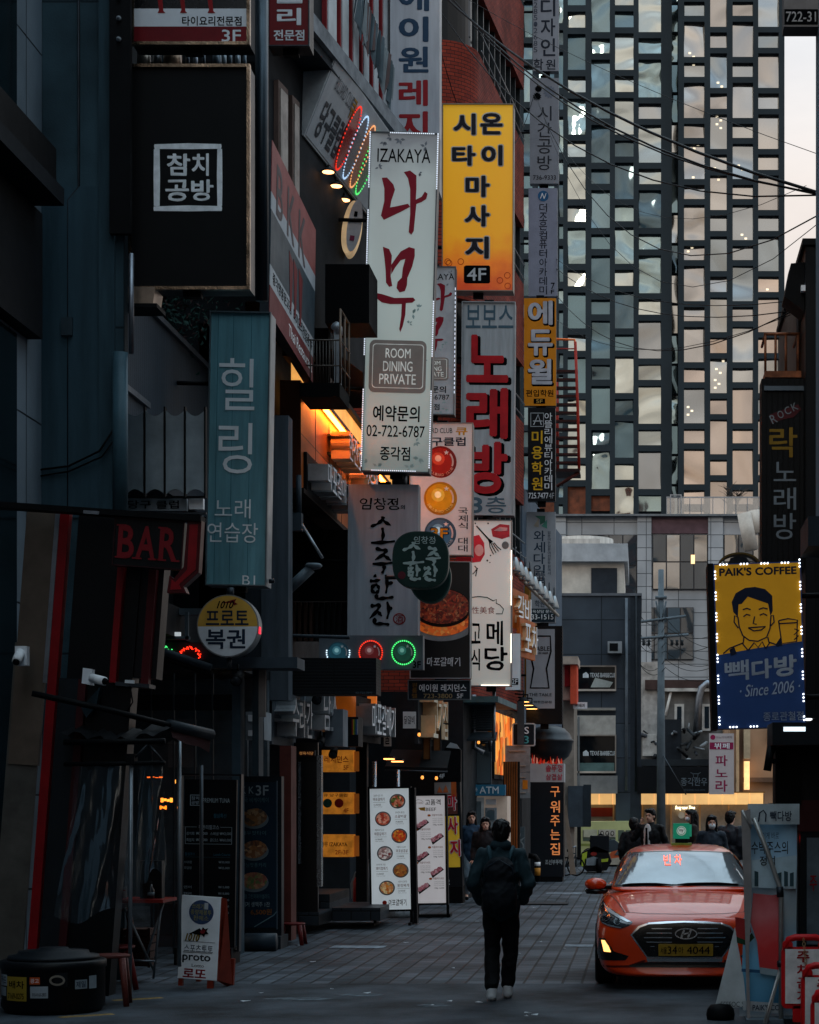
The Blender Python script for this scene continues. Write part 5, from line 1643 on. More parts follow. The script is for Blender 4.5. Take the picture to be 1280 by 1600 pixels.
t.vtxt('lettering', m('#22384a', .5), '일본어는일본어전문학원에서', 856, 830, 860.5, 898, .15, bold=.0)
t.txt('lettering', m('#22384a', .5), '학원', 836, 938, 851, 949, .02)
t.bx('print', m('#22343e', .5), 823, 951, 867, 972, -.012, -.008)
t.txt('lettering', PALE, '733-1515', 825, 960, 865, 968, .01, -.02)
t.txt('lettering', PALE, '교육상담 문의', 826, 953, 864, 958, 0, -.02)
# beer sign
t = sign('sign', 'black sign holding a white panel with a beer glass outline', 822, 978, 879, 1131, 47, .3, m('#07090c', .4), m('#15191d', .5), group=SG, brackets=1)
t.bx('panel', m('#8b9096', .5, grime=.1), 822.5, 983, 867, 1107, -.014, -.009)
t.line('print', INK, [(830, 994), (860, 994), (861, 1018), (854, 1045), (858, 1075), (829, 1075), (834, 1045), (828, 1018), (830, 994), (834, 994)], 2.6, -.02)
t.txt('lettering', INK, 'TABLE', 832, 1010, 859, 1017, .02, -.02)
t.txt('lettering', INK, 'HOUSE BEER', 833, 1019, 857, 1022, .01, -.02)
t.txt('lettering', INK, 'THE TAbLE', 827, 1083, 862, 1088, .02, -.02)
t.txt('lettering', INK, '맥주전문점', 834, 1095, 862, 1099, .01, -.02)
for k in range(28):
    t.bx('led_strip', m('#2a3036', .4), 877.6, 980 + k * 5.4, 879.4, 982.4 + k * 5.4, -.03, .0)
# spot lamps along a bar over the low shops
t = None
for k in range(9):
    d = 42 + k * .8
    tt = T('spot_lamp', 'pale spotlight in the slanting row above the far shop fronts', 'spotlight', 'spotlights above the far shop fronts', at=(805 + k * 7.6, 892 + k * 7.2, d))
    tt.tube('arm', STEELD, [(0, .25, .55), (0, .1, .5), (0, 0, .3)], .018, 6)
    tt.lathe('shade', m('#9aa2a6', .3, .7), [(.04, .3), (.07, .22), (.13, .0), (.12, -.02)], n=14)
    tt.lathe('bulb', lamp('#ffe8d0', .9), [(.0, -.02), (.11, -.014), (.11, -.008)], n=12)
t = T('lamp_bar', 'slanting pale steel bar carrying the row of spotlights', 'bar', pos=W(800, 890, 42))
t.tube('', m('#b0a89c', .35, .6), [W(800, 890, 42.4) - W(800, 890, 42), W(872, 962, 49.4) - W(800, 890, 42)], .04, 8)
# oblique lit letters right of the meat sign
for i, (px, py, st, fc, hh) in enumerate([(803, 950, '갈비', WHTL, .62), (814, 995, '포차', WHTL, .62)]):
    q = W(px, py, 42.5)
    tt = channel_letters('letter_sign', ['stacked white letters on an orange board under the spotlights', 'smaller white letters on an orange board below the stacked letters'][i], st, 0, 0, hh, .6, 0, .1, fc, CRM, boxed=m('#8a4414', .5, emit=.12), origin=(q.x, q.y))
    tt.M = Matrix.Translation(Vector((q.x, q.y, q.z - hh / 2))) @ Matrix.Rotation(R(80), 4, 'Z')
for k in range(4):
    tt = T('canopy_lamp', 'warm lamp under the dark canopy beside the round cauldron', 'lamp', 'warm lamps near the cauldron', at=(818 + k * 6.5, 1096 + k * 5.5, 46 + k * .4))
    tt.lathe('shade', DK, [(.05, .1), (.16, .0), (.155, -.01)], n=14)
    tt.lathe('bulb', lamp('#ffb060', 3.2), [(.0, -.02), (.14, -.012), (.14, -.006)], n=12)
    tt.tube('arm', BLK, [(0, 0, .1), (0, .1, .25), (-.6, .1, .3)], .02)
# buffet sign and dark beef sign at the street end
t = sign('sign', 'white buffet sign with magenta characters at the street end', 1108, 1146, 1147, 1241, 62, .3, m('#b3a9a8', .5, grime=.1), STEELD, brackets=0)
MAG = m('#8a1c48', .5)
t.bx('print', MAG, 1109, 1160, 1146, 1171, -.013, -.008)
t.txt('lettering', WHTL, '뷔페', 1116, 1161, 1140, 1170, .03, -.022)
for ch, y0, y1 in (('파', 1180, 1197), ('노', 1202, 1214), ('라', 1219, 1237)):
    t.txt('lettering', MAG, ch, 1118, y0, 1137, y1, .03)
t.ell('print', MAG, 1114, 1152, 4, 4, -.014, .003, 16)
t.txt('lettering', m('#7a6a70', .5), '파노라마뷔페', 1119, 1150, 1144, 1154, 0)
t = sign('sign', 'long black sign with a cow head outline and grey characters', 996, 1198, 1107, 1240, 64, .3, m('#0b0f14', .5), DK, brackets=0)
GC = m('#6a747c', .5)
t.txt('lettering', GC, '종각한우', 1064, 1215, 1105, 1228, .01)
t.txt('lettering', m('#4a545c', .5), '예약문의 723-5979', 1068, 1233, 1102, 1236, 0)
t.line('print', GC, [(1079, 1207), (1083, 1209), (1091, 1209), (1095, 1207)], .8, -.014)
t.line('print', GC, [(1083, 1209), (1084, 1215), (1090, 1215), (1091, 1209)], .8, -.014)
# small round 24 sign, lower right
t = T('disc_sign', 'small white round sign with red 24 at the right', 'sign', SG, at=(1232, 1230, 23))
t.ell('housing', m('#8b8f92', .4), 1230, 1212, 11, 19, 0, .15, 28)
t.ell('face', m('#b5ada8', .5), 1230, 1212, 10, 17.6, -.008, .006, 28)
t.txt('lettering', m('#a8281c', .5), '24', 1221, 1204, 1236, 1216, .04)
t.txt('lettering', m('#a8281c', .5), '영', 1227, 1219, 1234, 1226, .03)
t.tube('bracket', STEEL, [(1234, 1198, .1), (1234, 1180, .1)], .02, px=True)
t.ell('bulb', lamp('#fff0d8', 1.2), 1226, 1199, 2, 3, -.03, .02, 10)
# phone number sign cut at the top right
t = sign('sign', 'grey sign with 722-31 on a black strip in the top right corner', 1225, -90, 1279, 42, 20.0, .25, m('#6b6a6c', .5), m('#4a4a4c', .5), brackets=0)
t.bx('print', INK, 1225.5, 15, 1278, 39, -.012, -.008)
t.txt('lettering', m('#9a9ca0', .5), '722-31', 1228, 19, 1275, 35, .02, -.018)
t.bx('bracket#1', STEELD, 1277, -80, 1290, -74, .1, .16)
# rock karaoke sign
t = sign('sign', 'tall black corrugated sign with gold and grey characters', 1190, 592, 1258, 890, 24.3, .4, m_brick('#06080b', '#05070a', '#020304', .07, 30, 'xz', .008, .6, .01, 0, .3, .6), BLK, brackets=0)
t.bx('light_tube', m('#59656e', .4), 1194, 604, 1256, 611, -.04, -.008)
t.poly('print', m('#4a1018', .5), [(1203, 648), (1247, 632), (1252, 640), (1240, 652), (1225, 655), (1205, 662)], -.012)
for i, ch in enumerate('ROCK'):
    x = 1204 + i * 11
    t.txt('lettering', m('#7c848a', .5), ch, x, 648 - i * 6, x + 9, 662 - i * 6 - (2 if i else 0), .01, -.02, rot=-25)
t.txt('lettering', m('#8a6a1c', .5), '락', 1202, 668, 1246, 715, .02)
for ch, y0, y1 in (('노', 722, 752), ('래', 762, 797), ('방', 802, 843)):
    t.txt('lettering', m('#7a848c', .5), ch, 1209, y0, 1244, y1, .01)
# coffee sign with border of lights
CY, CB = m('#b8841a', .45, emit=.16, grime=.12), m('#14294e', .45, emit=.22, grime=.12)
t = sign('sign', 'yellow and navy coffee sign ringed with white bulbs, smiling man emblem', 1122, 879, 1259, 1137, 20.3, .34, CB, m('#0a0d12', .5), None, roll=-1.7, brackets=0)
t.bx('housing', BLK, 1113, 878, 1122, 1138, .0, .5)
t.poly('face', CY, [(1124, 881), (1257, 881), (1257, 1004), (1190, 1012), (1124, 1022)], -.011, .003)
t.txt('lettering', m('#101c30', .5), "PAIK'S COFFEE", 1131, 886, 1252, 899, .08)
LN = m('#101c34', .5, grime=.05)
def c4(p): return [(780 + x / 2.56, 760 + y / 2.56) for x, y in p]
t.poly('emblem', LN, c4([(950, 500), (945, 460), (962, 425), (1000, 405), (1040, 402), (1080, 412), (1108, 440), (1108, 500), (1098, 520), (1090, 470), (1050, 455), (1010, 440), (985, 468), (972, 470), (968, 520)]), -.017)
for pts in ([(968, 520), (972, 560), (985, 595), (1010, 615), (1045, 620), (1080, 605), (1095, 570), (1100, 520)], [(968, 520), (955, 515), (952, 540), (968, 565)], [(1100, 520), (1110, 518), (1112, 545), (1098, 560)],
            [(990, 520), (1003, 511), (1018, 516)], [(1055, 516), (1070, 510), (1085, 518)], [(988, 492), (1005, 487), (1020, 493)], [(1052, 493), (1070, 487), (1088, 492)], [(1035, 520), (1028, 548), (1042, 552)],
            [(1008, 565), (1030, 578), (1060, 575), (1078, 562), (1008, 565)], [(990, 600), (985, 630), (1005, 655)], [(1085, 605), (1090, 630), (1075, 650)], [(1005, 655), (1030, 625), (1045, 645), (1062, 622), (1075, 650)],
            [(985, 625), (930, 645), (905, 665)], [(1090, 625), (1130, 640)], [(1130, 540), (1168, 533), (1205, 540), (1200, 625), (1140, 632), (1130, 540)], [(1130, 552), (1205, 550)], [(1192, 575), (1210, 580), (1190, 598), (1208, 602), (1190, 618)]):
    t.line('emblem', LN, c4(pts), 2.2, -.022)
t.poly('emblem', LN, c4([(930, 650), (950, 640), (960, 668), (935, 676)]), -.017)
t.poly('emblem', LN, c4([(1115, 635), (1140, 600), (1142, 640), (1120, 645)]), -.017)
PB = m('#b3bac4', .5)
for ch, x0, y0, x1, y1 in (('빽', 1135, 1031, 1173, 1063), ('다', 1177, 1030, 1209, 1061), ('방', 1212, 1025, 1248, 1058)):
    t.txt('lettering', PB, ch, x0, y0, x1, y1, .03 if ch == '빽' else .06, skew=-3)
t.txt('lettering', PB, '· Since 2006 ·', 1158, 1067, 1252, 1086, .01, shear=.25, skew=-6)
t.txt('lettering', m('#8b929c', .5), '종로관철점', 1193, 1113, 1256, 1127, .02)
BUL = lamp('#f2f8ff', 1.5)
def bulbs(x, y, dx, dy):
    for q in (-1, 0, 1):
        t.ell('bulb', BUL, x + q * dx, y + q * dy, 1.45, 1.45, -.03, .02, 12)
for k in range(8):
    bulbs(1124.5, 897 + k * 32.5, 0, 5.4)
    bulbs(1256.8, 882 + k * 35, 0, 5.4)
for k in range(4):
    bulbs(1138 + k * 32, 880.8, 5, 0)
    bulbs(1146 + k * 32, 1134.8, 5, 0)
t.ring('arch', m('#5a4418', .5), 1163, 881, 33, 20, 3, .05, 24, 10, 170, .2)
t.poly('arch', m('#1a2028', .5), [(1145, 880), (1150, 869), (1162, 866), (1175, 869), (1182, 880)], .08, .1)
t.tube('bracket', BLK, [(1258, 930, .2), (1290, 930, .2)], .03, px=True)
t.tube('bracket#2', BLK, [(1258, 1090, .2), (1290, 1090, .2)], .03, px=True)
t = T('rooftop_pipes', 'two white leaning flue pipes above the coffee sign', 'pipes', at=(1175, 880, 70))
t.tube('pipe#1', m('#b8b0a6', .6), [(1163, 802, 0), (1174, 860, 0)], .26, 12, px=True)
t.tube('pipe#2', m('#c0b8ae', .6), [(1178, 797, .2), (1184, 832, .2)], .26, 12, px=True)
t.tube('mast', m('#8b8680', .6), [(1188, 790, .2), (1188, 880, .2)], .06, 8, px=True)
# wall letter signs of the shop row (faces look across the street)
LET = 'raised letters along the shop fascias'
def fascia(label, st, px, py, d, h, w, face, side, box, dep=.28, rz=86):
    q = W(px, py, d)
    tt = channel_letters('letter_sign', label, st, 0, 0, h, w, 0, dep, face, side, LET, box, (q.x, q.y))
    tt.M = Matrix.Translation(q) @ Matrix.Rotation(R(rz), 4, 'Z')
    return tt
fascia('dull grey raised letters left of the corrugated awning', '수라간', 428, 1150, 27.4, .55, .36, m('#8b939a', .4, .3), SIL, m('#3c464e', .6))
fascia('pale raised letters on the grey panel under the awning', '담소', 478, 1140, 29.0, .6, .45, m('#9aa0a6', .4, .3), SIL, m('#6f7a82', .6))
fascia('white brush letters on the black fascia over the menu boards', '마포갈매기', 556, 1146, 31.4, .5, .32, WHT, SIL, BLK, rz=85)
fascia('pale stacked letters further along the dark fascia', '고기집', 655, 1152, 36.5, .75, .5, m('#c8bda8', .5), CRM, m('#232a30', .6))
fascia('gold raised letters beside the navy name board', '포차', 690, 1120, 39.0, .62, .6, m('#d89a1c', .4, emit=.3), m('#8a5a14', .5), m('#4a3010', .6))
# fascia boxes below them
for i, (x0, y0, x1, y1, d, c, lab) in enumerate([(455, 1028, 588, 1085, 27.8, '#10151a', 'wide black corrugated awning box over the lane'), (384, 1112, 413, 1156, 25.6, '#7c868d', 'grey box sign with red and white notices'),
                                              (508, 1108, 536, 1166, 29.6, '#6c757d', 'plain grey box sign facing the viewer'), (536, 1120, 560, 1166, 30.4, '#0d1115', 'small black box sign with coloured stripes')]):
    t = T('fascia_box', lab, 'sign box', at=((x0 + x1) / 2, y1, d))
    t.bx('housing', m_brick('#10151a', '#0d1216', '#04060a', 30, .045, 'xz', .008, .6, .01, 0, .3, .6) if i == 0 else m(c, .6, grime=.3), x0, y0, x1, y1, 0, .5)
    if i == 0:
        t.txt('lettering', m('#59676f', .5), '02-723-7892', 556, 1081, 582, 1084, 0, -.006)
    if i == 1:
        t.bx('notice', WHTL, 388, 1117, 411, 1127, -.01, 0); t.bx('notice', REDT, 396, 1120, 402, 1138, -.014, -.01); t.bx('notice', WHTL, 388, 1141, 411, 1150, -.01, 0)
    if i == 3:
        for q, cc in enumerate(['#a02a2a', '#c8b030', '#3a7a4a', '#3a5a9a', '#b0b0b8']):
            t.bx('stripe', m(cc, .5), 550 + q * 2, 1124, 551.6 + q * 2, 1148, -.01, 0)
# orange lit floor directory
t = T('directory_sign', 'orange lit floor directory boxes stacked on a dark post', 'sign', at=(530, 1425, 32.5))
t.bx('post', BLK, 555, 1160, 572, 1425, .1, .3)
for i, (y0, y1) in enumerate([(1172, 1206), (1238, 1272), (1304, 1339)]):
    f = 'light_box#%d' % i
    t.bx(f, m('#d8862c', .5, emit=.24, grime=.5, scale=4), 503, y0, 552, y1, 0, .25)
    t.bx(f, m('#a05a20', .5, emit=.15), 553, y0 + 2, 560, y1 - 1, .05, .25)
t.txt('light_box#0/lettering', m('#a81c10', .5), '레지던스', 507, 1181, 545, 1192, .02)
t.txt('light_box#0/lettering', m('#a81c10', .5), '5F', 537, 1196, 545, 1203, .02)
t.txt('light_box#1/lettering', m('#4a2410', .5), '큐 당구클럽', 506, 1240, 543, 1245, .02)
t.ell('light_box#1/lettering', m('#1c4a3c', .5), 512, 1255, 7, 7, -.012)
t.ell('light_box#1/lettering', m('#a8241c', .5), 530, 1255, 7, 7, -.012)
t.txt('light_box#1/lettering', m('#a81c10', .5), '4F', 537, 1263, 545, 1270, .02)
t.txt('light_box#2/lettering', m('#3a1c0c', .5), '나무 IZAKAYA', 501, 1315, 543, 1323, .03)
t.txt('light_box#2/lettering', m('#a81c10', .5), '2F-3F', 524, 1328, 545, 1335, .02)

# ================================================================ STREET LEVEL THINGS
def gd(y): return CH * K / (y - HY)
# lit white menu board with six dishes
t = T('menu_board', 'lit white menu board on black legs with six round dishes', 'menu board', 'menu boards standing on the paving', at=(620, 1445, gd(1445)), roll=-1.1)
t.frame('frame', BLK, 579, 1229, 646, 1424, 3, -.03, .16)
t.bx('frame', BLK, 646, 1231, 652, 1444, .0, .2)
t.bx('panel', m('#c4cdd2', .4, emit=.26, grime=.08), 581, 1232, 644, 1421, -.012, .05)
for x in (586, 643):
    t.bx('leg#%d' % x, BLK, x - 2, 1424, x + 2, 1444, .0, .06)
    t.bx('foot#%d' % x, BLK, x - 2, 1441, x + 2, 1445, -.25, .35)
DISH = [(625, 1252, ['#7a1c12', '#b0482a', '#d8a080', '#3a1410', '#58702c']), (602, 1279, ['#9a2a1c', '#c85a40', '#e0a890', '#5a1a14']), (627, 1306, ['#b82c0c', '#e0561c', '#8a1c0a', '#e89a30']),
        (604, 1333, ['#b8a8a4', '#7a2424', '#d8d0cc', '#5a1c20']), (628, 1360, ['#7a4018', '#a8602a', '#5a2c10', '#c08a40']), (606, 1387, ['#c87a20', '#a84a1c', '#e0c890', '#5a3418'])]
DT = [('참숯향이 입안 가득', '마포갈매기', '12,900원'), ('쫀득쫀득 쫄깃한', '소갈비살', '19,800원'), ('매콤하게 쏘는맛', '매콤갈매기', '12,900원'), ('두툼하고 고소한', '마포삼겹살', '12,900원'), ('바삭하게 구운', '돼지껍데기', '10,900원'), ('시원하고 얼큰한', '된장찌개', '12,900원')]
for i, ((cx, cy, cols), (a, b, c)) in enumerate(zip(DISH, DT)):
    t.ell('dish_photo#%d' % i, m('#1c1a1a', .4), cx, cy, 12.4, 11.4, -.018, .003)
    t.ell('dish_photo#%d' % i, m('#8b9094', .4), cx, cy, 11.5, 10.4, -.022, .003)
    t.ell('dish_photo#%d' % i, m_food(cols, 26, .16), cx, cy, 10.4, 9.3, -.026, .003, wob=.03)
    x0 = 587 + i * .6 if cx > 615 else 620 + i * .5
    y = cy - 11
    t.txt('lettering', m('#2a2c30', .5), a, x0 + 1, y, x0 + 15, y + 3.2, 0)
    t.txt('lettering', m('#6a2a20', .5), b, x0, y + 5, x0 + 18, y + 10, .015, wob=.02)
    t.bx('lettering', m('#7a8084', .5), x0, y + 12, x0 + 19, y + 12.4, -.016, -.013)
    t.txt('lettering', m('#2a2c30', .5), c, x0 + 1, y + 14.5, x0 + 12, y + 17.6, .01)
    t.txt('lettering', m('#5a5c60', .5), 'Mapo galmaegi', x0 + 1, y + 18.6, x0 + 14, y + 20, 0)
t.ell('lettering', m('#b02a18', .5), 602, 1410, 3.6, 3.4, -.016, .003, 20)
t.txt('lettering', INK, '마포갈매기', 608, 1405, 636, 1415, .02, wob=.05)
# second menu board
t = T('menu_board', 'narrower lit menu board with plates of raw beef, behind the six dish board', 'menu board', 'menu boards standing on the paving', at=(675, 1434, gd(1434)), roll=-.8)
t.frame('frame', BLK, 648, 1241, 701, 1414, 2.5, -.03, .16)
t.bx('panel', m('#c4c0c2', .4, emit=.24, grime=.08), 649, 1243, 697, 1411, -.012, .05)
t.bx('leg', BLK, 698, 1414, 702, 1434, 0, .06)
t.bx('leg#2', BLK, 652, 1414, 655, 1434, 0, .06)
t.bx('foot', BLK, 650, 1429, 704, 1433, 0, .3)
t.txt('lettering', INK, '고품격', 667, 1249, 691, 1258, .02, wob=.04)
t.txt('lettering', m('#3a3030', .5), 'BEEF', 668, 1262, 684, 1267, .01)
t.poly('lettering', m('#c08a30', .5), [(656, 1262), (667, 1261), (667, 1267), (660, 1266)], -.016)
t.txt('lettering', m('#8a5a40', .5), '고기명품', 653, 1253, 662, 1256, 0)
t.line('lettering', m('#6a6468', .5), [(652, 1251), (656, 1249), (661, 1250), (664, 1253), (663, 1256)], .5, -.016)
for i, (x0, y0, fl) in enumerate([(652, 1286, 0), (675, 1308, 1), (652, 1336, 0), (674, 1360, 1), (653, 1385, 0)]):
    q = [(x0, y0 + 4), (x0 + 16, y0 - 6), (x0 + 21, y0 - 1), (x0 + 3, y0 + 12)]
    t.poly('dish_photo#%d' % i, m('#1c1c20', .4), q, -.016)
    for k in range(3):
        t.ell('dish_photo#%d' % i, m_food(['#8a3a48', '#b06a78', '#c89aa0', '#5a2430'], 40, .1), x0 + 4 + 5 * k, y0 + 4 - 3 * k, 4, 3.6, -.022)
    tx = x0 + (20 if not fl else -22)
    t.ell('lettering', m('#d86a20', .5), tx + 1, y0 - 12, 2.6, 1.8, -.016, .003, 14)
    t.txt('lettering', m('#8a4a3a', .5), '차돌박이세트', tx + 5, y0 - 14, tx + 22, y0 - 10.6, .01)
    for k in range(3):
        t.txt('lettering', m('#7a7478', .5), '고소하고 부드러운', tx + 6, y0 - 8 + k * 3, tx + 22, y0 - 6.2 + k * 3, 0)
    t.txt('lettering', m('#3a3034', .5), '100g 16,000', tx + 7, y0 + 1.5, tx + 22, y0 + 4.4, .01)
# massage standee
t = T('standing_sign', 'yellow standing sign with red massage characters on a dark base', 'standing sign', 'signs standing on the paving', at=(710, 1420, 37.5), roll=-1.5)
t.bx('housing', m('#0f1318', .5), 690, 1222, 724, 1420, 0, .35)
t.bx('face', m('#e6bc38', .5, grime=.2, emit=.05), 699, 1275, 721, 1355, -.012, -.002)  # slight emission on the yellow face, added to brighten it
t.bx('face', m('#6a3a34', .5), 699, 1240, 719, 1272, -.012, -.002)
t.bx('face', m('#8b8a8a', .5), 684, 1222, 710, 1240, -.02, -.002)
t.bx('face', m('#b85a28', .5), 710, 1222, 718, 1245, -.02, -.002)
t.poly('face', m('#c06a40', .5), [(688, 1238), (692, 1228), (697, 1238), (702, 1226), (706, 1238)], -.026)
for ch, x0, y0, x1, y1 in (('마', 703, 1241, 718, 1266), ('사', 703, 1276, 719, 1303), ('지', 706, 1312, 722, 1338)):
    t.txt('lettering', WHTL, ch, x0 - 1.3, y0 - 1.3, x1 + 1.3, y1 + 1.3, .12, -.02)
    t.txt('lettering', m('#cc1636', .45), ch, x0, y0, x1, y1, .055, -.03)
t.txt('lettering', WHTL, '2', 700, 1373, 704, 1382, .03)
t.bx('notice', m('#59636a', .5), 702, 1400, 710, 1406, -.012, 0)
t.bx('base', BLK, 688, 1385, 724, 1420, -.06, .5)
# black tuna menu board
t = T('menu_board', 'tall black menu board headed PREMIUM TUNA with white price lines', 'menu board', 'menu boards standing on the paving', at=(322, 1506, gd(1506)), roll=.8)
t.bx('panel', m('#05070b', .4, grime=.1), 285, 1218, 366, 1480, 0, .06)
t.frame('frame', m('#14191f', .35, .5), 277, 1209, 374, 1486, 3, -.03, .1)
t.bx('leg', BLK, 278, 1480, 282, 1506, -.2, .3)
t.bx('leg#2', BLK, 362, 1480, 367, 1506, -.2, .3)
LW = m('#8b949a', .5, grime=.2)
TE = m('#2a5a6a', .5)
t.frame('lettering', LW, 294, 1242, 310, 1259, 1, -.012, -.008)
t.txt('lettering', LW, '참치', 296, 1244.5, 308, 1250, .02); t.txt('lettering', LW, '공방', 296, 1251.5, 308, 1257, .02)
t.txt('lettering', LW, 'PREMIUM TUNA', 314, 1247, 356, 1254, .015)
t.txt('lettering', TE, '점심특선', 331, 1271, 351, 1278, .02)
t.frame('lettering', LW, 287, 1292, 360, 1319, .6, -.012, -.008)
t.bx('lettering', m('#05070b', .4), 305, 1288, 342, 1297, -.014, -.011)
t.txt('lettering', LW, '무한리필코스', 308, 1289, 340, 1296, .01, -.018)
for i, (a, b, c, e) in enumerate([('참치회', '₩33,000', '스페셜', '₩42,000'), ('특참치', '₩36,000', '골드코스', '₩60,000')]):
    y = 1300 + i * 10
    for st, x0, x1 in ((a, 289, 301), (b, 304, 322), (c, 326, 339), (e, 341, 359)):
        t.txt('lettering', LW, st, x0, y, x1, y + 5, .01)
t.txt('lettering', TE, '점심코스', 287, 1332, 303, 1337, .01); t.txt('lettering', TE, 'Lunch Course', 332, 1333, 358, 1337, 0)
t.bx('lettering', m('#2a4650', .5), 287, 1339, 358, 1339.6, -.012, -.008)
for i, (y, a, b) in enumerate([(1345, '스시초밥', '₩30,000'), (1354, '회덮밥', '₩25,000'), (1384, '연어', '₩15,000'), (1394, '참치구이', '₩18,000'), (1404, '튀김', '₩12,000'), (1414, '소주', '₩5,000'), (1424, '맥주', '₩6,000')]):
    t.txt('lettering', LW, a, 286, y, 298, y + 4.4, .01); t.txt('lettering', LW, b, 340, y, 357, y + 4, .01)
# food board KKK 3F
t = T('menu_board', 'tall navy food board with 3F and three plates of noodles', 'menu board', 'menu boards standing on the paving', at=(405, 1482, gd(1482)))
t.bx('housing', m('#0c151d', .4, grime=.2), 366, 1213, 440, 1462, 0, .18)
t.bx('face', m('#0d2230', .35, grime=.2), 371, 1222, 433, 1450, -.01, -.001)
t.bx('edge', m('#3a4a56', .3), 432, 1220, 434, 1452, -.014, .0)
t.txt('lettering', m('#7a8a90', .5), 'K K', 377, 1229, 397, 1240, .015); t.txt('lettering', m('#8a979c', .5), '3F', 400, 1227, 420, 1243, .03)
t.txt('lettering', m('#3a5058', .5), 'Thai food', 377, 1241, 398, 1244, 0)
t.txt('lettering', m('#4a646c', .5), '태국 비케이케이', 376, 1246, 420, 1254, .0)
for i, (y, cols, cap) in enumerate([(1277, ['#4a2c14', '#7a5024', '#2a1810', '#8a7050'], '새우팟타이'), (1327, ['#5a3018', '#8a5a2a', '#3a1c10', '#a08060'], '뿌님팟퐁커리'), (1376, ['#5a2a24', '#8a4a3a', '#3a5a2a', '#9a6a50'], '쏨땀 그린파파야샐러드')]):
    t.ell('dish_photo#%d' % i, m('#59666c', .4), 397, y + 3, 23, 15, -.016)
    t.ell('dish_photo#%d' % i, m_food(cols, 22), 398, y, 19, 14, -.022, wob=.06)
    t.txt('lettering', m('#4a6870', .5), cap, 378, y + 21, 416 if i < 2 else 422, y + 28, .0)
t.txt('lettering', m('#8a9aa0', .5), '타이거 생맥주 1잔', 373, 1409, 422, 1417, .01)
t.txt('lettering', m('#7a4a20', .5), '6,500원', 392, 1420, 425, 1430, .03)
t.line('print', m('#59707a', .5), [(398, 1448), (415, 1438), (428, 1430), (433, 1424)], 1.5, -.016)
t.bx('base', m('#1c242a', .6), 368, 1462, 442, 1482, -.15, .4)
t = T('gas_cylinder', 'dark cylinder lying in front of the navy food board', 'cylinder', at=(408, 1486, gd(1486)))
t.tube('', m('#25313a', .5), [(384, 1472, 0), (432, 1472, 0)], [.12, .12], 14, px=True)
# A board
t = T('a_board', 'white lottery A board with red wooden legs', 'a board', 'signs standing on the paving', at=(308, 1545, gd(1545)), roll=3.2, rz=-8)
t.bx('face', m('#e2e6e9', .5, grime=.2), 276, 1400, 340, 1530, -.01, .02)
REDW = m('#7a2a1a', .5, grime=.35)
t.mesh('frame', REDW, [t.P(340, 1400, -.01), t.P(346, 1402, .05), t.P(349, 1540, .30), t.P(341, 1543, .28), t.P(340, 1530, -.01), t.P(340, 1530, .02)], [(0, 1, 2, 3), (0, 3, 4), (1, 5, 2)])
t.bx('leg', REDW, 324, 1530, 334, 1546, -.005, .03)
t.bx('leg#2', REDW, 277, 1530, 284, 1542, -.005, .03)
t.bx('leg#3', REDW, 340, 1500, 347, 1544, .36, .4)
t.bx('leg#4', REDW, 285, 1500, 292, 1540, .36, .4)
t.bx('back_panel', REDW, 282, 1404, 340, 1500, .1, .12)
t.ell('badge', m('#33476a', .5), 309, 1425, 20, 19, -.014)
OL = m('#8a8450', .5)
for i, (st, x0, x1) in enumerate([('쓰레기', 294, 313), ('종량제봉투', 292, 326), ('판매소', 297, 322)]):
    t.txt('badge', OL, st, x0, 1412 + i * 9, x1, 1420 + i * 9, .02, -.021)
t.bx('badge', m('#a8acb0', .5), 314, 1410, 320, 1420, -.021, -.018)
t.txt('lettering', INK, '1010', 285, 1459, 309, 1471, .08, -.016, shear=.3)
t.txt('lettering', m('#a08420', .5), '1010', 286, 1460, 308, 1470, .03, -.022, shear=.3)
t.poly('lettering', INK, [(290, 1460), (308, 1450), (311, 1453), (313, 1448), (317, 1451), (322, 1449), (319, 1454), (323, 1458), (317, 1459), (316, 1464), (312, 1460), (306, 1461), (297, 1459)], -.019)
t.poly('lettering', m('#7a1820', .5), [(309, 1455), (313, 1451), (318, 1453), (316, 1458), (311, 1458)], -.024)
t.bx('lettering', m('#4a5058', .5), 283, 1471, 334, 1471.7, -.014, -.01)
t.txt('lettering', m('#2a3a4a', .5), '스포츠토토', 284, 1476, 331, 1487, .01)
t.bx('lettering', m('#4a5058', .5), 283, 1488, 330, 1488.7, -.014, -.01)
t.txt('lettering', m('#2a3034', .5), 'proto', 282, 1491, 328, 1505, .045)
t.txt('lettering', m('#4a5058', .5), 'Lotto', 298, 1506, 318, 1511, .01)
t.txt('lettering', m('#8a1420', .5), '로또', 284, 1514, 322, 1528, .06)
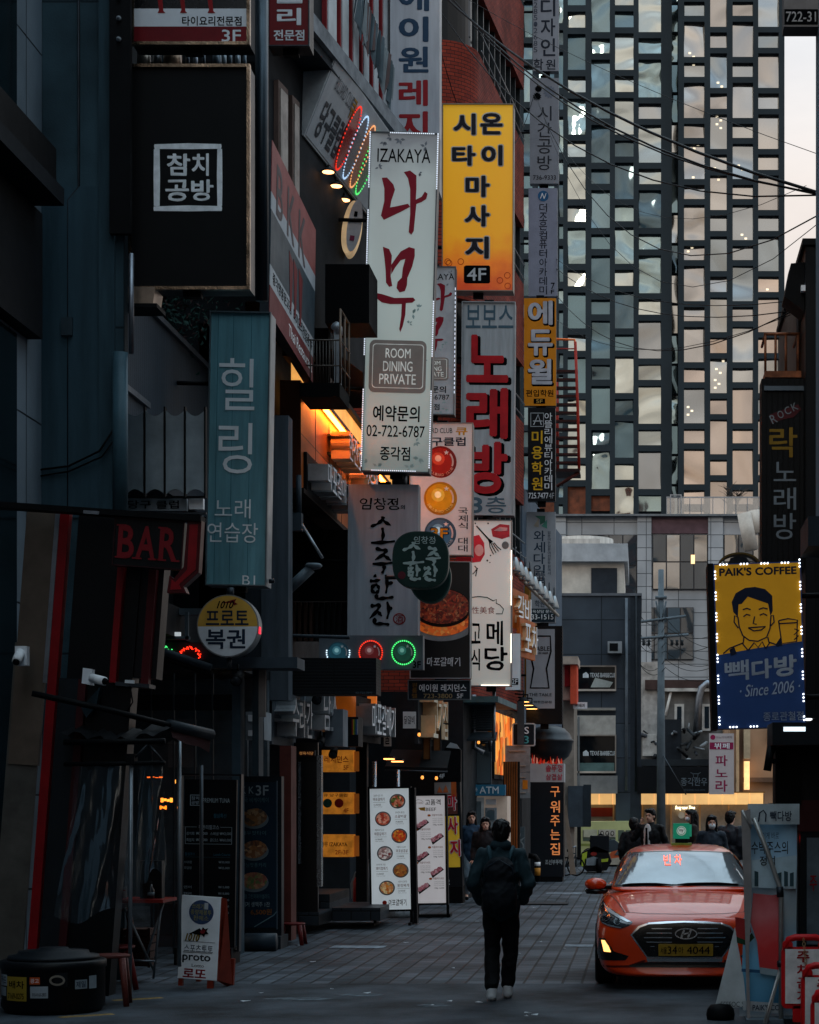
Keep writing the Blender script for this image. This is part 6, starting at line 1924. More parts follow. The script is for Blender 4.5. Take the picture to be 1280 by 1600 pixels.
# black tub with stickers
t = T('grill_tub', 'black round tub table with stickers and a lid at lower left', 'tub', at=(84, 1580, gd(1580)))
s_ = t.s; rr = 78 * s_
t.lathe('body', m('#0b0e12', .45, grime=.4), [(rr * .92, .0), (rr * .95, .03), (rr, .06), (rr * 1.0, 68 * s_), (rr * 1.03, 70 * s_), (rr * 1.03, 80 * s_), (rr * .98, 82 * s_)], n=40)
t.lathe('lid', m('#12181e', .5), [(rr * .9, 82 * s_), (rr * .88, 88 * s_), (rr * .7, 90 * s_), (rr * .68, 95 * s_), (rr * .3, 97 * s_), (rr * .28, 100 * s_), (.02, 100 * s_)], n=40)
def sticker(key, mat, x0, y0, x1, y1, st=None, lm=INK, tag=None):
    """a sticker bent round the tub"""
    vs, n = [], 6
    for i in range(n + 1):
        x = x0 + (x1 - x0) * i / n
        q = max(-1, min(1, (x - 84) / 78))
        for y in (y0, y1):
            vs.append(((x - 84) * s_, -math.sqrt(1 - q * q) * rr - .004, (1580 - y) * s_))
    t.mesh(key, mat, vs, [(2 * i, 2 * i + 2, 2 * i + 3, 2 * i + 1) for i in range(n)])
    if st:
        vv, ff = glyph(st, .03)
        out = []
        for u, v, _ in vv:
            x = x0 + 1.5 + (x1 - x0 - 3) * u
            q = max(-1, min(1, (x - 84) / 78))
            out.append(((x - 84) * s_, -math.sqrt(1 - q * q) * rr - .008, (1580 - (y1 - 2 + (y0 + 4 - y1) * v)) * s_))
        t.mesh(key + '/lettering', lm, out, ff)
sticker('sticker#1', m('#8a7426', .5, grime=.2), 30, 1520, 66, 1557, None)
sticker('sticker#1b', m('#8a7426', .5, grime=.2), 33, 1524, 64, 1540, '배차'); sticker('sticker#1c', m('#8a7426', .5, grime=.2), 31, 1543, 63, 1556, '7169-0275')
sticker('sticker#2', m('#8a959c', .5), 14, 1518, 30, 1535, '카드', NAVY); sticker('sticker#3', m('#7a858c', .5), 14, 1537, 28, 1551)
sticker('sticker#4', m('#b04a18', .5), 71, 1520, 87, 1531, '광고', WHTL); sticker('sticker#5', m('#8a9298', .5), 72, 1534, 99, 1552, None); sticker('sticker#5b', m('#8a9298', .5), 74, 1542, 98, 1551, '010-4163-2833')
sticker('sticker#6', m('#7a858c', .5), 135, 1526, 149, 1540, '제일', NAVY); sticker('sticker#7', m('#7a858c', .5), 151, 1521, 158, 1541)
t.ring('handle', m('#8b8478', .4, .5), 113, 1525, 12, 8, 3, -rr * 1.0, 24)
t.bx('handle/plate', DK, 99, 1514, 126, 1535, -rr * .95, -rr * .85)
# vinyl tent
t = T('vinyl_tent', 'clear vinyl street tent with a sagging dark roof and steel poles', 'tent', at=(170, 1565, 19.0))
PL = m('#7d868c', .4, .7, grime=.3)
for i, (x, y0, y1, dp) in enumerate([(205, 1186, 1562, 0), (254, 1150, 1520, .7), (118, 1186, 1560, .4), (250, 1190, 1535, 1.8)]):
    t.tube('pole#%d' % i, PL if i < 2 else STEELD, [(x, y0, dp), (x - (2 if i == 0 else 0), y1, dp)], .02, 8, px=True)
t.bx('joint', BLK, 199, 1178, 212, 1194, -.05, .08)
t.tube('roof_bar', BLK, [(100, 1194, 0), (258, 1192, 0)], .022, px=True)
t.tube('roof_bar#2', BLK, [(100, 1160, 0), (258, 1158, 0)], .03, px=True)
t.tube('roof_bar#3', BLK, [(60, 1085, -.2), (165, 1108, 0), (255, 1132, .3)], .03, px=True)
for a, b in (((205, 1190), (232, 1162)), ((255, 1190), (232, 1162))):
    t.tube('brace#%d' % a[0], STEELD, [(*a, 0), (*b, 0)], .012, px=True)
vs, fs, n = [], [], 16
for i in range(n + 1):
    x = 95 + 165 * i / n
    for j, dp in enumerate((0.0, .5, 1.0, 1.6)):
        vs.append(t.P(x, 1150 - 14 * math.cos(2 * math.pi * i / n) * .4 - (18 if j in (1, 2) else 0) + 5 * math.sin(i * 1.9 + j), dp))
for i in range(n):
    for j in range(3):
        fs.append((i * 4 + j, i * 4 + j + 1, i * 4 + j + 5, i * 4 + j + 4))
t.mesh('roof', m('#0d1115', .6, grime=.4), vs, fs, True)
t.tube('awning_roll', m('#1b242a', .6), [(252, 1131, .3), (298, 1143, .9)], .06, 12, px=True)
t.mesh('awning_roll#2', m('#3a2224', .7), [t.P(254, 1136, .3), t.P(298, 1148, .9), t.P(295, 1172, .9), t.P(285, 1163, .7), t.P(272, 1160, .5), t.P(258, 1150, .3)], [(0, 1, 2, 3, 4, 5)])
# the hanging vinyl: a folded sheet, gathered at the top left
random.seed(14)
def vinyl(key, xa, xb, ya, yb, dep, nfold, amp, n=60, mm=14, flare=0.0):
    vs, fs = [], []
    for j in range(mm + 1):
        v = j / mm
        for i in range(n + 1):
            u = i / n
            x = xa + (xb - xa) * u + flare * v * (u - .6) + 3 * math.sin(v * 5 + u * 9)
            y = ya + (yb - ya) * v + (12 * math.sin(u * 7) if j == mm else 0)
            vs.append(t.P(x, y, dep + amp * (math.sin(u * nfold + v * 2.2) + .5 * math.sin(u * nfold * 2.3 + v * 5)) * (.5 + v)))
    for j in range(mm):
        for i in range(n):
            a = j * (n + 1) + i
            fs.append((a, a + 1, a + n + 2, a + n + 1))
    t.mesh(key, m_clear('#b9c6cc', .2, .10, .5), vs, fs, True)
vinyl('vinyl_sheet', 112, 200, 1196, 1432, .08, 6, .06, flare=50)
vinyl('vinyl_sheet#2', 206, 253, 1196, 1370, .15, 6, .02)
# chairs and table in the tent
RPL = m('#5c1614', .5, grime=.4)
def stool(name, label, px, py, d, h=.45, w=.32, back=False, rz=0, mat=RPL):
    t = T(name, label, 'chair' if back else 'stool', 'red plastic seats around the tent', at=(px, py, d), rz=rz)
    t.lathe('seat', mat, [(w * .55, h - .03), (w * .56, h - .005), (w * .5, h), (.01, h - .004)], n=4 * 6, sx=1, sy=1)
    for sx in (-1, 1):
        for sy in (-1, 1):
            t.tube('leg', mat, [(sx * w * .36, sy * w * .36, h - .03), (sx * w * .5, sy * w * .5, .0)], [.035, .028], 8) if (sx, sy) == (-1, -1) else t.tube('leg#%d%d' % (sx, sy), mat, [(sx * w * .36, sy * w * .36, h - .03), (sx * w * .5, sy * w * .5, .0)], [.035, .028], 8)
    if back:
        t.poly('backrest', mat, [(-w * .55, h), (-w * .45, h + .1), (-w * .6, h + .36), (0, h + .42), (w * .6, h + .36), (w * .45, h + .1), (w * .55, h), (w * .3, h), (w * .24, h + .22), (-w * .24, h + .22), (-w * .3, h)], w * .5, .03) if False else None
        for sx in (-1, 1):
            t.tube('backrest', mat, [(sx * w * .5, w * .45, h - .02), (sx * w * .56, w * .5, h + .2), (sx * w * .5, w * .52, h + .38)], [.035, .035, .03], 8)
        t.tube('backrest', mat, [(-w * .5, w * .52, h + .38), (0, w * .56, h + .42), (w * .5, w * .52, h + .38)], [.045, .05, .045], 8)
        t.b3('backrest', mat, (-w * .2, w * .5, h), (w * .2, w * .54, h + .38))
    return t
stool('plastic_chair', 'red plastic chair with a back just behind the black tub', 168, 1545, 19.9, .45, .5, True, 25)
stool('plastic_stool', 'orange red plastic stool half hidden beside the black tub', 172, 1572, 18.5, .5, .34, False, 10, m('#5c2c26', .5, grime=.4))
stool('plastic_stool', 'small red plastic stool in front of the dark step', 458, 1478, 26.5, .32, .3, False, 0)
t = T('folding_table', 'red topped folding table with steel legs inside the tent', 'table', at=(230, 1530, 20.2))
t.bx('tabletop', m('#7a201c', .4), 180, 1404, 264, 1409, -.25, .35)
for a, b in (((190, 1409), (240, 1520)), ((256, 1409), (225, 1500)), ((252, 1409), (238, 1530))):
    t.tube('leg#%d' % a[0], PL, [(*a, 0), (*b, .05)], .013, px=True)
t.tube('stretcher', PL, [(200, 1500, 0), (242, 1502, 0)], .01, px=True)
t = T('black_case', 'black flat box standing on the red folding table', 'box', at=(234, 1404, 20.2))
t.bx('body', m('#06080b', .4), 219, 1345, 253, 1404, 0, .12)
t.ell('knob', STEELD, 236, 1378, 2, 2, -.008, .01, 12)
t = T('sauce_bottle', 'small dark bottle on the red folding table', 'bottle', at=(236, 1404, 20.0))
t.lathe('body', m('#10161b', .2), [(.035, 0), (.035, .09), (.015, .12), (.013, .15)], n=14)
t.lathe('label_band', m('#59666c', .5), [(.0356, .03), (.0356, .07)], n=14)
t = T('menu_stack', 'small white card with red lines on the red folding table', 'card', at=(192, 1404, 20.1))
t.bx('panel', m('#8b8f92', .5), 184, 1386, 198, 1404, 0, .01)
t.bx('print', REDT, 186, 1390, 196, 1392, -.006, 0)
t = T('wooden_crate', 'dark brown wooden crate under the folding table', 'crate', at=(214, 1512, 20.8))
for k in range(5):
    t.bx('slat#%d' % k, m('#3a221c', .7), 190, 1452 + k * 12, 234, 1462 + k * 12, 0, .3)
t.bx('corner_post', m('#2a1812', .7), 189, 1450, 193, 1512, -.012, .0); t.bx('corner_post#2', m('#2a1812', .7), 231, 1450, 235, 1512, -.012, .0)
# doorways and steps under the shop row
t = T('door_pillar', 'dark red brown door post beside the navy food board', 'pillar', at=(447, 1470, 26.6))
t.bx('', m('#5a2c26', .6, grime=.35), 437, 1165, 455, 1470, 0, .4)
t = T('chrome_door', 'dark shop door with chrome edges under the grey box sign', 'door', at=(478, 1440, 28.5))
t.bx('leaf', m('#05080b', .3), 453, 1160, 496, 1440, .05, .12)
t.bx('edge', m('#8b9298', .25, .8), 466, 1190, 470, 1350, 0, .05)
t.bx('edge#2', m('#8b9298', .25, .8), 496, 1180, 503, 1385, -.05, .1)
t.bx('notice', WHTL, 449, 1348, 458, 1386, -.02, .0); t.bx('notice', REDT, 450, 1370, 457, 1378, -.03, -.02)
t = T('entrance_steps', 'dark tiled entrance steps under the orange directory', 'steps', at=(500, 1440, 29.5))
t.b3('', m_brick('#262e35', '#20272d', '#0c0f12', .3, .15, 'xz', .01, .5), (-.55, 0, 0), (.15, 2, .42))
t.b3('', m_brick('#262e35', '#20272d', '#0c0f12', .3, .15, 'xz', .01, .5), (.15, .2, 0), (.9, 2, .2))
t.b3('', m_brick('#262e35', '#20272d', '#0c0f12', .3, .15, 'xz', .01, .5), (-.9, -1.0, 0), (.15, 0, .2))
t = T('chrome_post', 'thin chrome door post beside the six dish board', 'post', at=(585, 1420, 33.2))
t.tube('', m('#8b9298', .25, .8), [(585, 1420, 0), (585, 1190, 0)], .04, 8, px=True)
t = T('chrome_post', 'thin chrome door post behind the beef menu board', 'post', at=(621, 1405, 35.5))
t.tube('', m('#8b9298', .25, .8), [(622, 1405, 0), (622, 1203, 0)], .035, 8, px=True)
t = T('rubbish_bag', 'pale grey rubbish bag slumped behind the six dish board', 'bag', at=(576, 1412, 33.6))
t.lathe('', m('#6d757b', .5, grime=.4, scale=9), [(.25, 0), (.3, .1), (.32, .35), (.24, .55), (.1, .68), (.03, .72), (.06, .78)], n=20, sy=.7)
t = T('rubbish_bag', 'low clear rubbish bag under the six dish board', 'bag', at=(625, 1434, 32.8))
t.lathe('', m('#8d959a', .35, grime=.5, scale=12), [(.3, 0), (.36, .05), (.3, .16), (.12, .22), (.02, .23)], n=20, sy=.6)
t = T('fire_extinguisher', 'red fire extinguisher standing in the dark entrance', 'extinguisher', at=(558, 1412, 33.4))
t.lathe('body', m('#8a1a14', .35), [(.07, 0), (.07, .38), (.04, .44), (.03, .46)], n=14)
t.lathe('valve', BLK, [(.03, .46), (.03, .53)], n=10)
for i, (x, y, d, lab) in enumerate([(372, 1065, 24.4, 'black spotlight under the canopy near the lottery disc'), (501, 1165, 29.2, 'black spotlight in front of the upper orange directory box'), (522, 1180, 32, 'black spotlight hanging over the upper orange box'), (497, 1095, 29, 'black spotlight beside the orange gap over the lane')]):
    t = T('spotlight', lab, 'spotlight', 'black spotlights under the shop fascias', at=(x, y, d))
    t.tube('arm', BLK, [(0, 0, .22), (0, 0, .1)], .015)
    t.tube('head', BLK, [(0, .05, .1), (0, -.12, .0)], [.06, .075], 12)
    t.tube('lens', STEELD, [(0, -.12, .0), (0, -.125, -.003)], .06, 12)
for i, (x0, x1, y, d) in enumerate([(600, 614, 1186, 33.5), (612, 628, 1190, 34)]):
    t = T('downlight', 'warm glowing downlight under the dark fascia by the menu boards', 'lamp', 'warm downlights by the menu boards', at=((x0 + x1) / 2, y, d))
    t.bx('housing', DK, x0 - 1, y - 4, x1 + 1, y - 1, -.05, .25); t.bx('diffuser', lamp('#ff9a50', 3), x0, y - 1, x1, y + .6, -.04, .24)
t = T('copper_cylinder', 'glowing copper clad column in the gap over the lane', 'column', at=(540, 1120, 31.2))
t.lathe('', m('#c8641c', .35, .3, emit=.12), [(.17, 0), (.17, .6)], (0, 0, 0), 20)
t = T('orange_gap_panel', 'orange lit side panel between the dark boxes over the lane', 'panel', at=(580, 1120, 32.5))
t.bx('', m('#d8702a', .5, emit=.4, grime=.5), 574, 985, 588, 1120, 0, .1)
t = T('street_lamp_arm', 'white tube street lamp on a diagonal arm under the left signs', 'lamp', at=(440, 900, 27.4))
t.tube('arm', m('#8d969c', .4, .5), [(470, 818, .1), (504, 872, 0)], .022, px=True)
t.tube('shade', m('#5d6a72', .4), [(452, 920, 0), (486, 888, 0)], .075, 12, px=True)
t.lathe('cap', m('#59666e', .4), [(.02, -.04), (.1, -.02), (.13, .02), (.1, .05)], tuple(t.P(490, 886, 0)), 14)
t.tube('pipe', m('#27323a', .5), [(448, 955, .1), (448, 992, .1), (545, 995, .1)], .03, px=True)
t.bx('junction_box', m('#2f3a42', .5), 452, 800, 470, 828, .05, .2)
t.tube('conduit', m('#2b353d', .5), [(464, 740, .15), (464, 802, .15)], .04, px=True)
# ATM booth
t = T('atm_booth', 'pale cash machine booth under a blue ATM sign board', 'booth', at=(755, 1385, 40.5))
t.bx('wall', m('#b8a698', .6, grime=.2, emit=.1), 723, 1244, 792, 1385, .1, 1.2)  # wall and door glow faintly in place of the booth's inside light
t.bx('door', m('#8d9498', .5, emit=.08), 725, 1246, 756, 1385, .04, .1)
t.bx('door/glass', m_glass('#59666c'), 729, 1252, 752, 1380, .02, .04)
t.bx('machine', m('#8a949a', .5), 758, 1262, 776, 1385, .0, .1)
t.bx('machine/screen', m_glass('#4a5a62'), 759, 1262, 773, 1281, -.02, .0)
t.bx('notice', WHTL, 759, 1249, 775, 1257, .06, .1)
t.bx('sign_board', m('#24607e', .4, emit=.05), 720, 1226, 790, 1243, -.1, .1)
t.txt('sign_board/lettering', WHTL, '은행공동', 724, 1231, 747, 1237, .01, -.112)
t.txt('sign_board/lettering', WHTL, 'ATM', 750, 1229, 780, 1240, .03, -.112)
t = T('copper_slat_wall', 'dark copper slatted wall right of the cash machine', 'wall panel', at=(797, 1385, 42.5))
for k in range(6):
    t.bx('slat#%d' % k, m('#8a4a20', .5, grime=.4), 788 + k * 3.6, 1190, 790.4 + k * 3.6, 1385, 0, .08)
t.bx('backing', m('#1a1410', .7), 786, 1190, 812, 1385, .08, .15)
t = T('graffiti_board', 'dark board with a grey plant drawing behind the walking man', 'board', at=(805, 1375, 43))
t.bx('panel', m('#4a5459', .6), 790, 1292, 820, 1375, 0, .08)
LG = m('#7f868a', .6)
for a in (-60, -30, 0, 30, 60):
    g = R(a)
    t.poly('print', LG, [(806, 1318), (806 + 9 * math.sin(g - .2), 1318 - 9 * math.cos(g - .2)), (806 + 17 * math.sin(g), 1316 - 17 * math.cos(g)), (806 + 9 * math.sin(g + .2), 1318 - 9 * math.cos(g + .2))], -.012)
t.ring('print', LG, 806, 1322, 13, 10, 2, -.012, 24)
t.txt('print', LG, 'CIG', 797, 1326, 818, 1342, .03, -.014)
# sign pole
t = T('street_sign_pole', 'steel pole with stacked grey sign backs and a dark S3 plate', 'sign pole', at=(808, 1386, 44.5))
t.tube('pole', STEEL, [(808, 1386, 0), (808, 1128, 0)], .055, 10, px=True)
t.poly('plate', m('#b0b6ba', .5), [(803, 1130), (835, 1130), (837, 1132), (837, 1164), (835, 1166), (803, 1166), (801, 1164), (801, 1132)], -.1, .03)
t.poly('plate', m('#101a22', .5), [(804, 1132), (834, 1132), (835, 1133), (835, 1163), (834, 1164), (804, 1164), (803, 1163), (803, 1133)], -.108, .006)
t.txt('plate/lettering', WHTL, 'S', 820, 1136, 827, 1147, .03, -.12); t.txt('plate/lettering', m('#4a9aa0', .5), '3', 819, 1150, 827, 1162, .03, -.12)
t.bx('cover', m('#3a434a', .6), 809, 1096, 820, 1164, -.16, -.13)
SB = m('#83898c', .5, .3, grime=.35, scale=4)
t.bx('sign_back', SB, 790, 1165, 829, 1206, -.09, -.07); t.bx('sign_back#2', SB, 789, 1207, 829, 1247, -.09, -.07)
for y in (1173, 1196, 1214, 1238):
    t.bx('sign_back#3', m('#a89c90', .5, .4), 796, y, 822, y + 1.4, -.12, -.09)
t.bx('sticker', m('#c87a20', .5), 817, 1219, 825, 1233, -.1, -.09); t.bx('sticker#2', m('#8a5a38', .5), 792, 1226, 801, 1232, -.1, -.09); t.bx('sticker#3', WHTL, 799, 1218, 806, 1224, -.1, -.09)
for k in range(9):
    t.tube('sticker#4', m(['#b0b4b6', '#59636a', '#8a5a38'][k % 3], .6), [(808, 1260 + k * 12, -.0), (808, 1267 + k * 12, 0)], .058, 10, px=True)
# pillar sign with cauldron
t = T('pillar_sign', 'black pillar sign with orange characters topped by a giant black cauldron', 'pillar sign', at=(857, 1378, gd(1378)))
t.bx('column', m('#0d141b', .45, grime=.2), 829, 1222, 881, 1370, 0, .8)
t.bx('base', BLK, 831, 1350, 879, 1378, .02, .78)
t.bx('band', m('#9aa0a6', .5, grime=.15), 828.5, 1193, 881.5, 1222, -.01, .81)
PK = m('#a8304a', .5)
for st, y0, y1 in (('솥뚜껑', 1195, 1206), ('삼겹살', 1209, 1219)):
    t.txt('band/lettering', PK, st, 853, y0, 879, y1, .03, -.024)
ORT = m('#e08a50', .5, emit=.25, grime=.1)
for ch, y0, y1 in (('구', 1229, 1245), ('워', 1251, 1270), ('주', 1274, 1291), ('는', 1296, 1312), ('집', 1317, 1336)):
    t.txt('lettering', ORT, ch, 860, y0, 875, y1, .02)
t.txt('lettering', m('#a8b0b4', .5), '조선부뚜막', 852, 1343, 879, 1351, .03)
q = t.s
t.lathe('cauldron', m('#1a2026', .4, .3, grime=.35), [(.02, 0), (20 * q, 2 * q), (30 * q, 10 * q), (36 * q, 22 * q), (37 * q, 32 * q), (39 * q, 34 * q), (39 * q, 37 * q), (36 * q, 38 * q), (33 * q, 46 * q), (24 * q, 55 * q), (10 * q, 59 * q), (.02, 60 * q)], tuple(t.P(857, 1192, .45)), 32)
random.seed(6)
for k in range(46):
    x = random.uniform(832, 879); c = random.choice(['#c8281c', '#e0482a', '#8a1410', '#e8a890'])
    t.poly('flames', m(c, .5, emit=.15), [(x - 1.5, 1194), (x + random.uniform(-3, 3), 1194 - random.uniform(5, 20)), (x + 1.8, 1194)], -.03 + random.uniform(0, .3), .02)
t = T('bollard', 'black and yellow banded bollard left of the black pillar', 'bollard', at=(840, 1378, 46.5))
t.tube('post', BLK, [(840, 1378, 0), (840, 1344, 0), (836, 1338, 0), (826, 1337, 0)], .07, 10, px=True)
t.tube('band', m('#b0762a', .5), [(840, 1368, 0), (840, 1356, 0)], .074, 10, px=True); t.tube('band#2', WHTL, [(840, 1353, 0), (840, 1347, 0)], .074, 10, px=True)
t = T('leaning_plank', 'pale leaning plank propped right of the black pillar', 'plank', at=(893, 1372, 49))
t.poly('', m('#8b7a6c', .7), [(881, 1258), (885, 1258), (900, 1366), (891, 1366)], 0, .06)
for i, (x, y, r_) in enumerate([(888, 1345, .25), (897, 1352, .22)]):
    pass
t = T('bicycle', 'dark parked bicycle between the black pillar and the scooter', 'bicycle', at=(893, 1370, 51))
for i, x in enumerate((884, 900)):
    t.ring('wheel#%d' % i, BLK, x, 1354, 14, 15, 2.2, .02 * i, 28, 0, 360, .05)
    for k in range(8):
        t.line('wheel#%d/spokes' % i, STEELD, [(x, 1354), (x + 12.5 * math.cos(k * .785), 1354 + 13 * math.sin(k * .785))], .5, .03)
t.tube('frame', m('#3a4248', .4), [(884, 1354, .03), (890, 1332, .03), (900, 1334, .03), (893, 1352, .03), (884, 1354, .03)], .025, 6, px=True)
t.tube('handlebar', STEEL, [(896, 1324, -.2), (900, 1322, .03), (897, 1324, .3)], .02, 6, px=True)
t.tube('fork', STEELD, [(900, 1322, .03), (900, 1354, .03)], .02, 6, px=True)
t.bx('saddle', BLK, 886, 1327, 894, 1331, -.06, .12)
# delivery scooter
t = T('delivery_scooter', 'black delivery scooter with yellow green trim seen from behind', 'scooter', at=(935, 1364, gd(1364)))
BK2 = m('#0a0d11', .4)
t.tube('wheel', BLK, [(932, 1352, .0), (940, 1352, .0)], .24, 18, px=True); t.tube('wheel#2', BLK, [(932, 1352, 1.2), (940, 1352, 1.2)], .24, 18, px=True)
t.lathe('wheel/rim', STEEL, [(.02, -.08), (.14, -.07), (.14, .07), (.02, .08)], tuple(t.P(936, 1352, 0)), 16, 'x')
t.poly('body', BK2, [(909, 1332), (930, 1322), (950, 1330), (956, 1346), (948, 1360), (918, 1362), (906, 1350)], -.1, .9)
t.poly('body/side_panel', m('#7d868c', .4), [(914, 1342), (928, 1338), (938, 1342), (930, 1352), (914, 1352)], -.13, .02)
t.poly('body/trim', m('#a8b83a', .5), [(910, 1334), (918, 1330), (916, 1352), (909, 1354)], -.13, .02); t.poly('body/trim', m('#a8b83a', .5), [(936, 1343), (951, 1341), (950, 1346), (936, 1347)], -.13, .02)
t.bx('seat_box', m('#10151b', .4), 922, 1306, 952, 1332, -.1, .5)
t.poly('rider_cover', m('#3a444c', .5), [(946, 1314), (960, 1312), (968, 1318), (966, 1328), (952, 1332)], .0, .4)
t.tube('handlebar', BLK, [(920, 1316, .9), (938, 1304, .9), (956, 1316, .9)], .03, px=True)
t.tube('mirror', BLK, [(948, 1314, .9), (950, 1303, .9)], .02, px=True); t.tube('mirror#2', BLK, [(926, 1314, .9), (922, 1306, .9)], .02, px=True)
t.ell('tail_light', m('#8a1a14', .3), 928, 1334, 5, 3, -.12, .03)
# bus behind
t = T('bus', 'pale yellow green minibus parked before the gold canopy store', 'bus', at=(955, 1340, 63))
BU = m('#c2c68c', .4, grime=.15)
t.poly('body', BU, [(908, 1340), (908, 1290), (912, 1284), (985, 1283), (996, 1288), (1000, 1300), (1000, 1340)], 0, 2.0)
for i, (a, b) in enumerate([(911, 932), (935, 962), (966, 975), (978, 994)]):
    t.bx('window#%d' % i, m_glass('#59665a'), a, 1297, b, 1314, -.02, 0)
t.bx('notice', m('#c0c0a8', .5), 912, 1296, 933, 1308, -.04, -.02); t.bx('notice#2', m('#b8b4a8', .5), 936, 1296, 962, 1308, -.04, -.02)
for k in range(3):
    t.ell('notice#2', m('#59504a', .5), 941 + k * 8, 1302, 3, 4, -.055); t.ell('notice#2', m('#b8b4a8', .5), 941 + k * 8, 1302, 1.6, 2.4, -.07)
t.bx('stripe', m('#8b9650', .4), 908, 1318, 1000, 1322, -.015, 0)
for i, x in enumerate((922, 986)):
    t.tube('wheel#%d' % i, BLK, [(x, 1338, -.05), (x, 1338, .2)], .28, 16, px=True)
t = T('parked_car', 'orange car glimpsed behind the taxi windscreen and the scooter', 'car', at=(985, 1352, 59))
t.poly('body', m('#c05a34', .3), [(950, 1350), (950, 1338), (956, 1330), (964, 1326), (1000, 1326), (1012, 1338), (1014, 1350)], 0, 1.6)
t.poly('body/bumper', m('#b0a898', .4), [(952, 1351), (953, 1342), (966, 1340), (1012, 1342), (1014, 1351)], -.06, .06)
t.poly('windscreen', m_glass('#39444a'), [(960, 1336), (966, 1328), (998, 1328), (1006, 1336)], -.02, .02)
for x in (960, 1004):
    t.tube('wheel#%d' % x, BLK, [(x, 1351, .2), (x, 1351, .45)], .2, 14, px=True)
# banner standee on the right
t = T('banner_stand', 'tall fabric banner stand with a red watermelon drink print, sagging', 'banner', 'signs standing on the paving', at=(1190, 1596, 17.3))
BN = m_grad([(0, '#d0d8dc'), (.08, '#4a8fb4'), (.3, '#68a8c8'), (.5, '#b4c8d0'), (.72, '#9ab8cc'), (1, '#6a98b4')], 0, 1.95, .6, 0, .05, 2)
vs, fs = [], []
for i in range(9):
    u = i / 8
    for j in range(13):
        v = j / 12
        x = 1172 + (1245 - 1172) * u - 16 * v * (1 - u)
        vs.append(t.P(x, 1262 + 326 * v, .05 * math.sin(u * 5 + v * 3) + .02 * math.sin(v * 14)))
for i in range(8):
    for j in range(12):
        a = i * 13 + j
        fs.append((a, a + 1, a + 14, a + 13))
t.mesh('fabric', BN, vs, fs, True)
def bpoly(key, mat, pts, dep=-.09, th=.003): t.poly(key, mat, pts, dep, th)
t.bx('header', m('#b4c0c4', .6, grime=.4), 1168, 1256, 1248, 1288, -.09, -.06)
t.txt('header/lettering', NAVY, '빽다방', 1202, 1267, 1236, 1283, .03, -.1)
t.line('header/lettering', NAVY, [(1184, 1284), (1186, 1270), (1192, 1266), (1196, 1272), (1195, 1284)], 2, -.1)
t.txt('lettering', NAVY, '이게 바로', 1190, 1300, 1216, 1311, .0, -.1)
t.txt('lettering', m('#101820', .5), '수박주스의', 1173, 1314, 1230, 1334, .02, -.1)
t.txt('lettering', m('#101820', .5), '정석', 1186, 1337, 1210, 1352, .02, -.1)
bpoly('print', m('#b4ccd6', .5), [(1172, 1344), (1244, 1336), (1242, 1388), (1172, 1386)])
for k, x in enumerate((1178, 1214, 1224, 1233)):
    bpoly('print', m('#2f4a52', .5), [(x, 1360 + (k % 2) * 4), (x + 6, 1362), (x + 6, 1384), (x, 1384)], -.1)
bpoly('cup_print', m_grad([(0, '#a81a20'), (.4, '#c82226'), (.7, '#c8686c'), (1, '#a01418')], .3, 1.3, .5, 0, .2, 5), [(1176, 1395), (1205, 1398), (1222, 1396), (1216, 1515), (1186, 1512), (1182, 1470), (1172, 1440)])
bpoly('cup_print', m('#8fa4ac', .4), [(1186, 1510), (1216, 1514), (1214, 1524), (1187, 1520)], -.1)
bpoly('melon_print', m('#9a2a2a', .5), [(1148, 1432), (1170, 1436), (1173, 1455), (1164, 1468), (1150, 1462)])
bpoly('melon_print', m('#1a3a24', .5), [(1150, 1462), (1164, 1468), (1174, 1456), (1178, 1464), (1166, 1476), (1151, 1472)], -.1)
bpoly('print', m('#2a5a80', .5), [(1158, 1512), (1212, 1516), (1212, 1521), (1158, 1517)])
bpoly('footer', m('#a8b0b4', .5), [(1160, 1562), (1218, 1566), (1218, 1582), (1160, 1577)])
t.txt('footer/lettering', NAVY, "PAIK'S CO", 1175, 1568, 1217, 1577, .04, -.1)
bpoly('rolled_edge', m('#8f8a88', .6, grime=.3), [(1157, 1268), (1171, 1264), (1173, 1400), (1169, 1490), (1171, 1594), (1166, 1594), (1163, 1450)], -.16, .04)
bpoly('side_fabric', m('#c0c8ca', .6, grime=.3), [(1148, 1448), (1162, 1530), (1166, 1572), (1116, 1576)], -.05, .01)
t.txt('side_fabric/lettering', m('#3a464c', .5), 'EEFFOC S', 1126, 1564, 1162, 1572, .0, -.06)
PLW = m('#a9a8a4', .35, .5)
t.tube('pole', PLW, [(1176, 1278, -.2), (1197, 1330, -.2), (1216, 1385, -.2), (1218, 1396, -.2), (1218, 1594, -.2)], .022, 8, px=True)
t.tube('pole#2', PLW, [(1158, 1266, -.15), (1172, 1294, -.15)], .015, px=True)
t.tube('stay', PLW, [(1216, 1512, -.2), (1200, 1560, -.3), (1188, 1598, -.35)], .012, px=True); t.tube('stay#2', PLW, [(1217, 1512, -.2), (1192, 1598, -.35)], .012, px=True)
t.tube('clamp', STEELD, [(1216, 1384, -.2), (1217, 1400, -.2)], .032, px=True); t.tube('clamp#2', STEELD, [(1217, 1498, -.2), (1217, 1508, -.2)], .03, px=True)
t.bx('base', m('#59636a', .7), 1164, 1588, 1245, 1598, -.3, .3)
t = T('base_weight', 'black rubber base weight at the foot of the banner stand', 'base weight', at=(1126, 1594, 17.25))
t.lathe('', BLK, [(.12, 0), (.13, .05), (.12, .1), (.09, .14), (.01, .15)], n=24, sy=.8)
